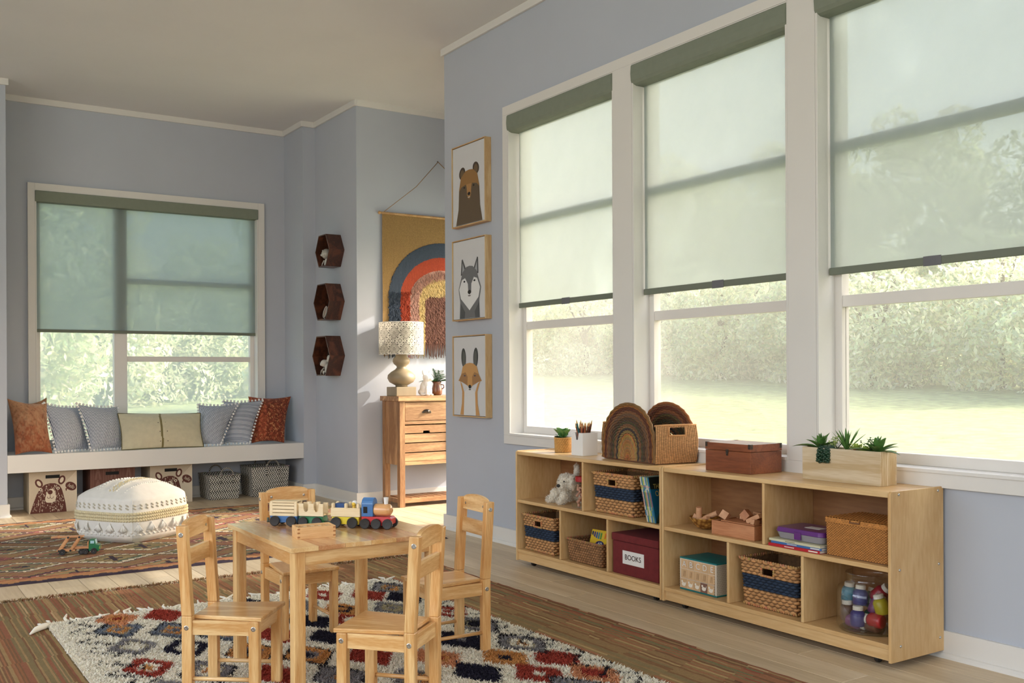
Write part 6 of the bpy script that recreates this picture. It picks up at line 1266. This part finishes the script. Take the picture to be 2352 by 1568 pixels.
# ---------------- hexagonal wall boxes ----------------
def hexbox(label, yc, zc, r, x0=3.072):
    t = thing('hexagon_shelf', label, 'wall shelf', (3.199, yc, zc)); pt = lambda rr: [(rr * math.cos(PI / 3 * k), rr * math.sin(PI / 3 * k)) for k in range(6)]
    A, Bq = pt(r), pt(r - .010)
    for k in range(6):
        j = (k + 1) % 6; b = MB(); q = [A[k], A[j], Bq[j], Bq[k]]; b.add([(x0 - 3.199, y, z) for y, z in q] + [(0, y, z) for y, z in q], [(0, 1, 2, 3), (7, 6, 5, 4), (0, 4, 5, 1), (1, 5, 6, 2), (2, 6, 7, 3), (3, 7, 4, 0)]); b.build('board', M_walnut, t)
    MB().prism(pt(r - .010), -.006, -.001, 'YZ').build('back_panel', mat('walnut_back', S(44, 28, 20), .6, var=.2, nscale=20), t); return t
hexbox('topmost of the three dark walnut hexagon shelves', 7.425, 1.990, .146); hexbox('middle of the three dark walnut hexagon shelves', 7.445, 1.584, .166); hexbox('lowest of the three dark walnut hexagon shelves', 7.461, 1.155, .183)
M_pew = mat('pewter_glaze', S(176, 172, 164), .3, var=.15, nscale=20, coat=.4); M_pale = mat('pale_ceramic', S(206, 202, 194), .35)
zf = 1.990 - (.146 - .010) * math.sin(PI / 3)
t = thing('bird_figurine', 'silvery round-headed figurine in the topmost hexagon shelf', 'figurine', (3.13, 7.46, zf))
MB().lathe([(.022, 0), (.026, .01), (.024, .04), (.014, .062), (.012, .068)], 20).build('body', M_pale, t, smooth=True); MB().sph((-.004, .006, .100), (.040, .044, .042), 20, 14).build('head', M_pew, t, smooth=True)
MB().tube([(-.036 + .004 * math.cos(a), .010 + .013 * math.cos(a), .118 + .010 * math.sin(a)) for a in [2 * PI * k / 20 for k in range(20)]], .003, 6, closed=True).build('eye_ring', M_pale, t, smooth=True); MB().sph((-.037, .010, .118), .006, 10, 6).build('eye', M_black, t, smooth=True)
for y in (.030, -.012): MB().sph((-.034, y, .092), .011, 12, 8).build('cheek', M_pale, t, smooth=True)
MB().tube([(-.02, .018, .05), (-.03, .030, .02), (-.032, .036, .001)], [.004, .005, .003], 8).build('wing', M_pale, t, smooth=True)
zf = 1.584 - (.166 - .010) * math.sin(PI / 3)
t = thing('oval_mirror', 'small oval dish on a stem in the middle hexagon shelf', 'ornament', (3.12, 7.47, zf), 0)
b = MB(); b.M = Matrix.Translation((0, 0, .058)) @ Matrix.Rotation(.25, 4, 'Y'); b.sph((0, 0, 0), (.008, .030, .046), 24, 14); b.build('dish', mat('rose_metal', S(186, 160, 148), .35, metal=.3), t, smooth=True)
b = MB(); b.M = Matrix.Translation((-.004, 0, .058)) @ Matrix.Rotation(.25, 4, 'Y'); b.tube([(-.003, .030 * math.cos(a), .046 * math.sin(a)) for a in [2 * PI * k / 32 for k in range(32)]], .0035, 6, closed=True); b.build('rim', M_pale, t, smooth=True); MB().tube([(-.010, .004, .014), (-.012, .006, .001)], .003, 8).lathe([(.014, 0), (.014, .002), (.002, .003)], 16, (-.010, .004, 0)).build('stem', M_pale, t)
zf = 1.155 - (.183 - .010) * math.sin(PI / 3)
t = thing('mouse_figurine', 'pale big-eared animal figurine in the lowest hexagon shelf', 'figurine', (3.13, 7.47, zf))
fused('body', [((0, -.01, .045), (.026, .026, .045), None), ((-.018, .014, .092), (.032, .032, .030), None), ((-.034, .026, .084), (.018, .017, .016), None), ((.004, -.018, .13), (.012, .024, .030), (.5, 0, 0)), ((-.022, .022, .018), (.010, .012, .018), None)], M_pale, t, .004)
MB().sph((-.046, .034, .098), .006, 10, 6).build('eye', M_black, t, smooth=True); MB().tube([(-.024, .010, .055), (-.036, .034, .030), (-.038, .044, .004)], [.006, .007, .005], 8).build('leg', M_pew, t, smooth=True)
# ---------------- animal pictures ----------------
M_frame = wood('ash_frame', S(224, 196, 150), S(194, 156, 106), 'Z', 18, .5, .4, obvar=.06); M_frameY = wood('ash_frame_level', S(214, 178, 128), S(184, 140, 88), 'Y', 18, .5, .4, obvar=.06)
def picture(label, z0, z1, prims, nm):
    y0, y1 = 5.078, 5.480; t = thing('framed_picture', label, 'picture', (3.189, (y0 + y1) / 2, (z0 + z1) / 2), group=None); X0, X1, fw = 3.143, 3.189, .006; W = y1 - y0; H = z1 - z0
    MB().box(X0, X1, y0, y0 + fw, z0, z1).build('frame_side', M_frame, t, world=True, bevel=.001); MB().box(X0, X1, y1 - fw, y1, z0, z1).build('frame_side', M_frame, t, world=True, bevel=.001)
    MB().box(X0, X1, y0 + fw, y1 - fw, z0, z0 + fw).build('frame_rail', M_frameY, t, world=True, bevel=.001); MB().box(X0, X1, y0 + fw, y1 - fw, z1 - fw, z1).build('frame_rail', M_frameY, t, world=True, bevel=.001)
    MB().box(X0 + .006, X1 - .004, y0 + fw + .003, y1 - fw - .003, z0 + fw + .003, z1 - fw - .003).build('canvas', mat('canvas', S(206, 206, 208), .8, var=.02), t, world=True)
    # unit picture plane: u 0..1 left to right, v 0..1 bottom to top
    q = [([(p[0], p[1]) for p in poly], c) for poly, c in prims]; dd = decal(nm, [([(u * (W - .022), v * (H - .022)) for u, v in poly], c) for poly, c in q], (X0 + .006 - t.location.x, y1 - .011 - t.location.y, z0 + .011 - t.location.z), (0, -1, 0), (0, 0, 1), M_print, t)
def E_(cx, cy, rx, ry, rot=0): return ell(cx, cy, rx, ry, rot, 28)
bc, bd, bk = S(150, 112, 66), S(100, 84, 66), S(40, 36, 34)
bear = [(E_(.30, .655, .10, .075, .25), S(74, 62, 52)), (E_(.30, .65, .06, .05, .25), S(110, 90, 66)), (E_(.735, .675, .10, .075, -.25), S(74, 62, 52)), (E_(.735, .67, .06, .05, -.25), S(110, 90, 66)),
        ([(.10, .0), (.18, .2), (.20, .45), (.26, .6), (.40, .67), (.52, .68), (.65, .67), (.78, .6), (.84, .45), (.86, .2), (.93, .0)], bc), ([(.10, .0), (.18, .2), (.20, .43), (.28, .48), (.42, .50), (.46, .44), (.47, .34), (.52, .30), (.57, .34), (.58, .44), (.62, .50), (.76, .48), (.84, .43), (.86, .2), (.93, .0)], bd),
        ([(.44, .5), (.60, .5), (.58, .36), (.52, .32), (.46, .36)], S(170, 128, 80)), (E_(.52, .375, .045, .022), bk), (E_(.37, .465, .025, .013), bk), (E_(.67, .465, .025, .013), bk), ([(.48, .335), (.56, .335), (.55, .325), (.49, .325)], S(210, 204, 196))]
g1, g2_, wh = S(112, 112, 114), S(84, 84, 86), S(222, 222, 222)
wolf = [([(.24, .56), (.27, .76), (.30, .77), (.42, .62), (.40, .56)], g2_), ([(.28, .58), (.30, .72), (.38, .60)], S(160, 162, 166)), ([(.62, .56), (.64, .62), (.76, .77), (.79, .76), (.80, .56)], g2_), ([(.67, .60), (.76, .72), (.765, .58)], S(160, 162, 166)),
        ([(.20, .0), (.22, .22), (.17, .38), (.24, .50), (.30, .60), (.42, .66), (.52, .67), (.62, .66), (.74, .60), (.80, .50), (.88, .38), (.82, .22), (.84, .0)], g1), ([(.19, .38), (.28, .50), (.38, .52), (.47, .44), (.48, .33), (.52, .30), (.57, .33), (.58, .44), (.66, .52), (.76, .50), (.85, .38), (.80, .26), (.66, .18), (.52, .10), (.38, .18), (.24, .26)], wh),
        ([(.22, .0), (.24, .2), (.38, .08), (.36, .0)], g2_), ([(.82, .0), (.82, .2), (.68, .08), (.70, .0)], g2_), ([(.38, .18), (.52, .10), (.66, .18), (.58, .03), (.52, .0), (.46, .03)], g1), (E_(.52, .335, .055, .026), bk), (E_(.36, .475, .03, .012), bk), (E_(.68, .475, .03, .012), bk), ([(.47, .295), (.57, .295), (.55, .28), (.49, .28)], S(120, 110, 110))]
fo, fd = S(196, 148, 92), S(160, 118, 76)
fox = [(E_(.32, .735, .075, .125, .1), S(66, 66, 66)), (E_(.33, .72, .045, .10, .1), S(92, 92, 88)), (E_(.70, .735, .075, .125, -.1), S(66, 66, 66)), (E_(.69, .72, .045, .10, -.1), S(92, 92, 88)),
       ([(.20, .0), (.26, .15), (.27, .3), (.20, .44), (.26, .40), (.36, .26), (.36, .0)], fo), ([(.82, .0), (.76, .15), (.75, .3), (.84, .44), (.76, .40), (.66, .26), (.66, .0)], fo), ([(.32, .0), (.34, .3), (.51, .36), (.68, .3), (.70, .0)], S(216, 216, 216)),
       ([(.15, .44), (.24, .52), (.29, .62), (.40, .66), (.52, .67), (.63, .66), (.74, .62), (.80, .52), (.89, .44), (.76, .42), (.60, .38), (.52, .34), (.44, .38), (.28, .42)], fo), ([(.17, .445), (.26, .53), (.38, .55), (.45, .49), (.44, .38), (.28, .42)], fd), ([(.87, .445), (.78, .53), (.66, .55), (.59, .49), (.60, .38), (.76, .42)], fd),
       (E_(.52, .365, .045, .024), bk), (E_(.36, .505, .03, .010), S(84, 76, 84)), (E_(.68, .505, .03, .010), S(84, 76, 84)), ([(.48, .335), (.56, .335), (.55, .322), (.49, .322)], S(90, 80, 78))]
picture('framed picture of a brown bear, topmost of the three animal pictures', 1.925, 2.434, bear, 'bear_print'); picture('framed picture of a grey wolf, middle of the three animal pictures', 1.338, 1.843, wolf, 'wolf_print'); picture('framed picture of an orange fox, lowest of the three animal pictures', .738, 1.244, fox, 'fox_print')
# ---------------- console table in the hall ----------------
t = thing('console_table', 'aged fir console table with cup-pull drawers and slatted crates against the hall wall', 'console table', (3.95, 6.88, 0)); X0, X1, Y0, Y1 = 3.392, 4.28, 6.715, 7.012
MB().box(X0 - .016, X1 + .016, Y0 - .014, Y1 + .008, .802, .838).build('top_board', M_console, t, world=True, bevel=.002)
for x in (X0, X1 - .045):
    for y in (Y0, Y1 - .045): MB().box(x, x + .045, y, y + .045, 0, .8015).build('leg', M_consoleZ, t, world=True, bevel=.002)
for x in (X0 + .006, X1 - .022): MB().box(x, x + .016, Y0 + .046, Y1 - .046, .317, .80).build('side_panel', M_consoleZ, t, world=True)
MB().box(X0 + .046, X1 - .046, Y1 - .02, Y1 - .01, .317, .80).build('back_panel', M_console, t, world=True)
xm = (X0 + X1) / 2
MB().box(xm - .02, xm + .02, Y0 + .002, Y1 - .03, .317, .80).build('centre_post', M_consoleZ, t, world=True)
MB().box(X0 + .046, X1 - .046, Y0 + .004, Y1 - .03, .625, .648).build('rail', M_console, t, world=True, bevel=.001); MB().box(X0 + .046, X1 - .046, Y0 + .002, Y1 - .03, .316, .343).build('rail', M_console, t, world=True, bevel=.001); MB().box(X0 + .046, X1 - .046, Y0 + .006, Y0 + .02, .795, .8015).build('rail', M_console, t, world=True)
for a, c in ((X0 + .049, xm - .023), (xm + .023, X1 - .049)):
    d = MB().box(a, c, Y0 + .006, Y0 + .024, .652, .791).build('drawer', M_console, t, world=True, bevel=.0015); cx_ = (a + c) / 2
    b = MB(); nn = 12; vs = []; 
    for i in range(nn + 1):
        u = PI * i / nn
        for j in range(7): v = PI / 2 * j / 6; vs.append((cx_ + .040 * math.cos(u) * math.cos(v) * 1.0, Y0 + .006 - .028 * math.sin(v) * (.3 + .7 * math.sin(u)), .708 + .030 * math.sin(u) * math.cos(v) ** .6))
    b.add(vs, [(i * 7 + j, i * 7 + j + 1, (i + 1) * 7 + j + 1, (i + 1) * 7 + j) for i in range(nn) for j in range(6)]); b.build('cup_pull', M_bronze, d, world=False, smooth=True).matrix_world = Matrix.Identity(4)
    pull = [o for o in d.children][0]; pull.data.transform(Matrix.Translation((-t.location.x, -t.location.y, -t.location.z))); pull.matrix_local = Matrix.Identity(4)
    MB().box(a, c, Y0 + .03, Y1 - .04, .345, .355).build('crate_floor', M_console, t, world=True)
    for k, (z0, z1) in enumerate(((.557, .617), (.486, .550), (.413, .479), (.345, .406))):
        b = MB()
        if k == 0:
            m0 = cx_; b.prism([(a, z0), (m0 - .03, z0), (m0 - .027, z0 + .016), (m0 + .027, z0 + .016), (m0 + .03, z0), (c, z0), (c, z1), (a, z1)], Y0 + .012, Y0 + .026, 'XZ')
        else: b.box(a, c, Y0 + .012, Y0 + .026, z0, z1)
        b.build('crate_slat', M_console, t, world=True, bevel=.001)
    MB().box(a + .002, c - .002, Y0 + .10, Y0 + .102, .356, .61).build('crate_dark_back', M_dark, t, world=True)  # near-black sheet in place of the shade inside the crate
for y in (Y0 + .008, Y1 - .030): MB().box(X0 + .045, X1 - .045, y, y + .022, .030, .062).build('low_rail', M_console, t, world=True, bevel=.001)
for x in (X0 + .008, X1 - .030): MB().box(x, x + .022, Y0 + .045, Y1 - .045, .030, .062).build('low_rail', M_consoleZ, t, world=True)
k = 0; x = X0 + .055
while x < X1 - .08: MB().box(x, x + .052, Y0 + .031, Y1 - .031, .052, .064).build('shelf_slat', wood('fir_slat', S(176, 128, 84), S(136, 94, 58), 'Y', 16, .5, .5), t, world=True); x += .064
# ---------------- lamp ----------------
LX, LY = 3.487, 6.87
t = thing('table_lamp', 'table lamp with a turned wooden base and diamond-patterned drum shade on the console', 'lamp', (LX, LY, .8385)); M_base = mat('lamp_greige_wood', S(150, 134, 108), .45, var=.08, nscale=12, stretch=(1, 1, .2))
MB().box(-.085, .085, -.085, .085, 0, .070).build('foot', M_base, t, bevel=.004)
MB().lathe([(.046, .070), (.046, .082), (.058, .088), (.092, .106), (.108, .136), (.104, .162), (.078, .186), (.048, .204), (.036, .218), (.038, .230), (.058, .246), (.067, .266), (.064, .284), (.046, .302), (.040, .32), (.036, .38)], 40).build('turned_base', M_base, t, smooth=True)
MB().tube([(0, 0, .38), (0, 0, .54)], .006, 8).tube([(-.17, 0, .55), (.17, 0, .55)], .002, 6).tube([(0, -.17, .55), (0, .17, .55)], .002, 6).build('harp', M_bronze, t)
nu, nv = 360, 110; RS = .172; U, V = np.meshgrid(np.linspace(0, 2 * PI, nu + 1), np.linspace(0, 1, nv + 1)); HS_ = .245
Uc, Vc = np.meshgrid((np.arange(nu) + .5) / nu, (np.arange(nv) + .5) / nv); cell = 12; u = (Uc * cell) % 1 - .5; vv = (Vc * 2 + .18) % 1 - .5; wln = np.abs(u) * 2 + np.abs(vv) * 2 / .86
C = np.ones(Uc.shape + (3,)) * np.array(S(226, 220, 206)); dk = np.array(S(66, 58, 48))
for lv, wd in ((.98, .050), (.74, .040), (.50, .035), (.26, .05)): C[(np.abs(wln - lv) < wd)] = dk
C[wln < .10] = dk
u2 = (Uc * cell + .5) % 1 - .5; w2_ = np.abs(u2) * 2 + np.abs((((Vc * 2 + .68) % 1) - .5)) * 2 / .86; dot = (hash2(np.floor(Uc * cell * 8), np.floor(Vc * 36)) > -1) & (np.floor(Uc * cell * 8) % 2 == 0) & (np.floor(Vc * 36) % 2 == 0) & (wln > 1.12) & (wln < 1.5); C[dot] = dk; C[(wln > 1.78)] = np.array(S(150, 142, 128)); C[wln > 1.92] = np.array(S(226, 220, 206))
sheet('shade', np.stack([RS * np.cos(U), RS * np.sin(U), .320 + .0 + V * HS_], -1), vmat('shade_linen', .8, translucent=.25), t, C)
for z in (.320, .565): MB().tube([(RS * math.cos(a), RS * math.sin(a), z) for a in [2 * PI * k / 64 for k in range(64)]], .002, 6, closed=True).build('shade_ring', M_white, t, smooth=True)
# ---------------- bulldog figurine, fern ----------------
t = thing('dog_figurine', 'white faceted bulldog figurine sitting on the console beside the lamp', 'figurine', (3.672, 6.815, .8385), .35)
o = fused('body', [((0, .012, .058), (.040, .040, .060), None), ((.002, .030, .030), (.048, .036, .030), None), ((0, -.010, .085), (.032, .030, .040), None), ((.004, -.014, .140), (.042, .038, .036), None), ((.010, -.046, .130), (.020, .016, .016), None), ((-.034, -.008, .178), (.016, .009, .026), (0, -.35, 0)), ((.038, -.008, .177), (.016, .009, .024), (0, .35, 0)),
                  ((-.022, -.028, .035), (.012, .012, .038), None), ((.022, -.028, .035), (.012, .012, .038), None), ((-.022, -.038, .008), (.014, .018, .008), None), ((.022, -.038, .008), (.014, .018, .008), None), ((-.040, .0, .010), (.016, .024, .010), None), ((.040, .0, .010), (.016, .024, .010), None)], M_white, t, .0038)
t = thing('pitcher_pot', 'small brown glazed pitcher holding a fern on the console', 'pitcher', (3.815, 6.90, .8385)); M_brn = mat('brown_glaze', S(104, 62, 38), .3, var=.2, nscale=20, coat=.3)
MB().lathe([(.030, 0), (.040, .01), (.042, .04), (.034, .075), (.030, .090), (.038, .108), (.036, .109), (.027, .090)], 24).build('pot', M_brn, t, smooth=True); MB().tube([(.036, 0, .085), (.062, 0, .080), (.064, 0, .060), (.040, 0, .045)], .004, 8).build('handle', M_brn, t, smooth=True)
t = thing('fern_plant', 'dark green fern growing in the brown pitcher on the console', 'plant', (3.815, 6.90, .940)); gf = random.Random(9); M_fern = mat('fern_green', S(52, 98, 44), .5, var=.3, nscale=20)
for k in range(26):
    a = gf.uniform(0, 2 * PI); e = gf.uniform(.35, 1.45); L_ = gf.uniform(.14, .20); d = Vector((math.cos(a) * math.cos(e), math.sin(a) * math.cos(e) * .6, math.sin(e))); b = MB(); pts = [d * (L_ * q / 8) - Vector((0, 0, .35 * L_ * (q / 8) ** 2)) for q in range(9)]; b.tube(pts, .0009, 4); side = d.cross(Vector((0, 0, 1))).normalized()
    for q in range(1, 9):
        for s in (-1, 1):
            for h in (0, .5):
                p = pts[q - 1].lerp(pts[q], h); leaf(b, p, side * s + d * .5, .034 * math.sin(PI * (q + .3) / 9.6) + .006, .008, bend=.3, n=2)
    b.build('frond', M_fern, t)
# ---------------- tapestry ----------------
TX, TT, TB = 3.408, 2.262, 1.26; TC = 3.955; HWT = TC - TX; YT = 7.034
t = thing('rainbow_tapestry', 'woven rainbow wall hanging on a wooden rod with a brown fringe', 'wall hanging', (TC, YT, TT)); 
nu, nv = 260, 240; x0, x1 = TX, 2 * TC - TX
Xc, Zc = np.meshgrid((np.arange(nu) + .5) / nu * (x1 - x0) + x0, (np.arange(nv) + .5) / nv * (TT - TB) + TB)
def tap_region(X, Z):
    # arches as half ellipses with straight legs; centre height zc
    out = np.zeros(X.shape, int); zc = 1.60
    for k, (hw, top) in enumerate(((.497, 2.062), (.396, 1.946), (.311, 1.842), (.230, 1.775), (.175, 1.640))):
        inside = (np.abs(X - TC) < hw) & (Z <= zc) | (((X - TC) / hw) ** 2 + ((Z - zc) / (top - zc)) ** 2 < 1) & (Z > zc); out[inside] = k + 1
    return out
TPAL = np.array([S(152, 122, 78), S(64, 74, 88), S(156, 66, 44), S(178, 140, 126), S(198, 176, 124), S(128, 92, 80)])
rg = tap_region(Xc + .006 * (hash2(np.floor(Zc / .012), np.floor(Xc / .02)) - .5), Zc); C = TPAL[rg] * (.86 + .24 * hash2(np.floor(Xc / .004), np.floor(Zc / .008)))[..., None]
X_, Z_ = np.meshgrid(np.linspace(x0, x1, nu + 1), np.linspace(TB, TT, nv + 1)); rg2 = tap_region(X_, Z_); Yo = YT - .0025 - .0012 * np.sin(X_ * 500) - np.where(rg2 > 0, .005, 0) - .004 * np.sin(Z_ * 7) * np.sin(X_ * 5)
sheet('weave', np.stack([X_ - TC, Yo - YT, Z_ - TT], -1), vmat('tapestry_wool', .95, bump=.5, bscale=350, var=.1, nscale=80), t, C)
g = np.random.default_rng(8); n = 9000; px_ = g.uniform(TX, 2 * TC - TX, n); pz_ = g.uniform(TB, 1.84, n); r_ = tap_region(px_, pz_); keep = (r_ > 0) & ((pz_ < 1.66) | (r_ >= 3)) & (px_ < 4.1); px_, pz_, r_ = px_[keep], pz_[keep], r_[keep]; n = len(px_)
V = []; dz = -.020; P0 = np.stack([px_ - TC, np.full(n, -.010), pz_ - TT], -1); sx = np.array([.0032, 0, 0]); tipp = P0 + np.stack([g.normal(size=n) * .005, -g.uniform(.006, .016, n), dz * g.uniform(.6, 1.2, n)], -1); Vv = np.stack([P0 - sx, P0 + sx, tipp + sx * .6, tipp - sx * .6], 1).reshape(-1, 3)
me = bpy.data.meshes.new('shag_loops'); me.from_pydata(Vv.tolist(), [], np.arange(4 * n).reshape(n, 4).tolist()); ca = me.color_attributes.new('Col', 'FLOAT_COLOR', 'CORNER'); cc = np.clip(TPAL[r_] * g.uniform(.8, 1.25, (n, 1)), 0, 1); ca.data.foreach_set('color', np.repeat(np.concatenate([cc, np.ones((n, 1))], 1), 4, 0).ravel().astype(np.float32)); me.materials.append(M_yarn); o = bpy.data.objects.new('shag_loops', me); COL.objects.link(o); o.parent = t; o['kind'] = 'stuff'
b = MB(); x = TX + .004; gfr = random.Random(3)
while x < 4.1:
    c = tuple(TPAL[int(tap_region(np.array([[x]]), np.array([[1.3]]))[0, 0])]); L_ = gfr.uniform(.10, .135); j = gfr.uniform(-.014, .014); b.tube([(x - TC, -.010, TB - TT + .004), (x - TC + j * .3, -.014, TB - TT - L_ * .4), (x - TC + j, -.012, TB - TT - L_)], [.0042, .0034, .0022], 5, col=c); x += .0085
b.build('fringe', M_yarn, t, smooth=True, kind='stuff')
b = MB().tube([(TX - .022 - TC, -.006, .004), (HWT + .02, -.006, .004)], .009, 12).sph((TX - .024 - TC, -.006, .004), .013, 12, 8); b.build('rod', M_frameY, t, smooth=True)
MB().tube([(TX + .012 - TC, -.010, .012), (-.25, -.010, .235), (-.05, -.010, .455)], .003, 6).tube([(-.05, -.010, .455), (.2, -.010, .26), (HWT - .01, -.010, .012)], .003, 6).build('cord', mat('jute_cord', S(150, 122, 90), .9), t, smooth=True); MB().sph((-.05, -.004, .457), .006, 8, 6).build('nail', M_bronze, t)
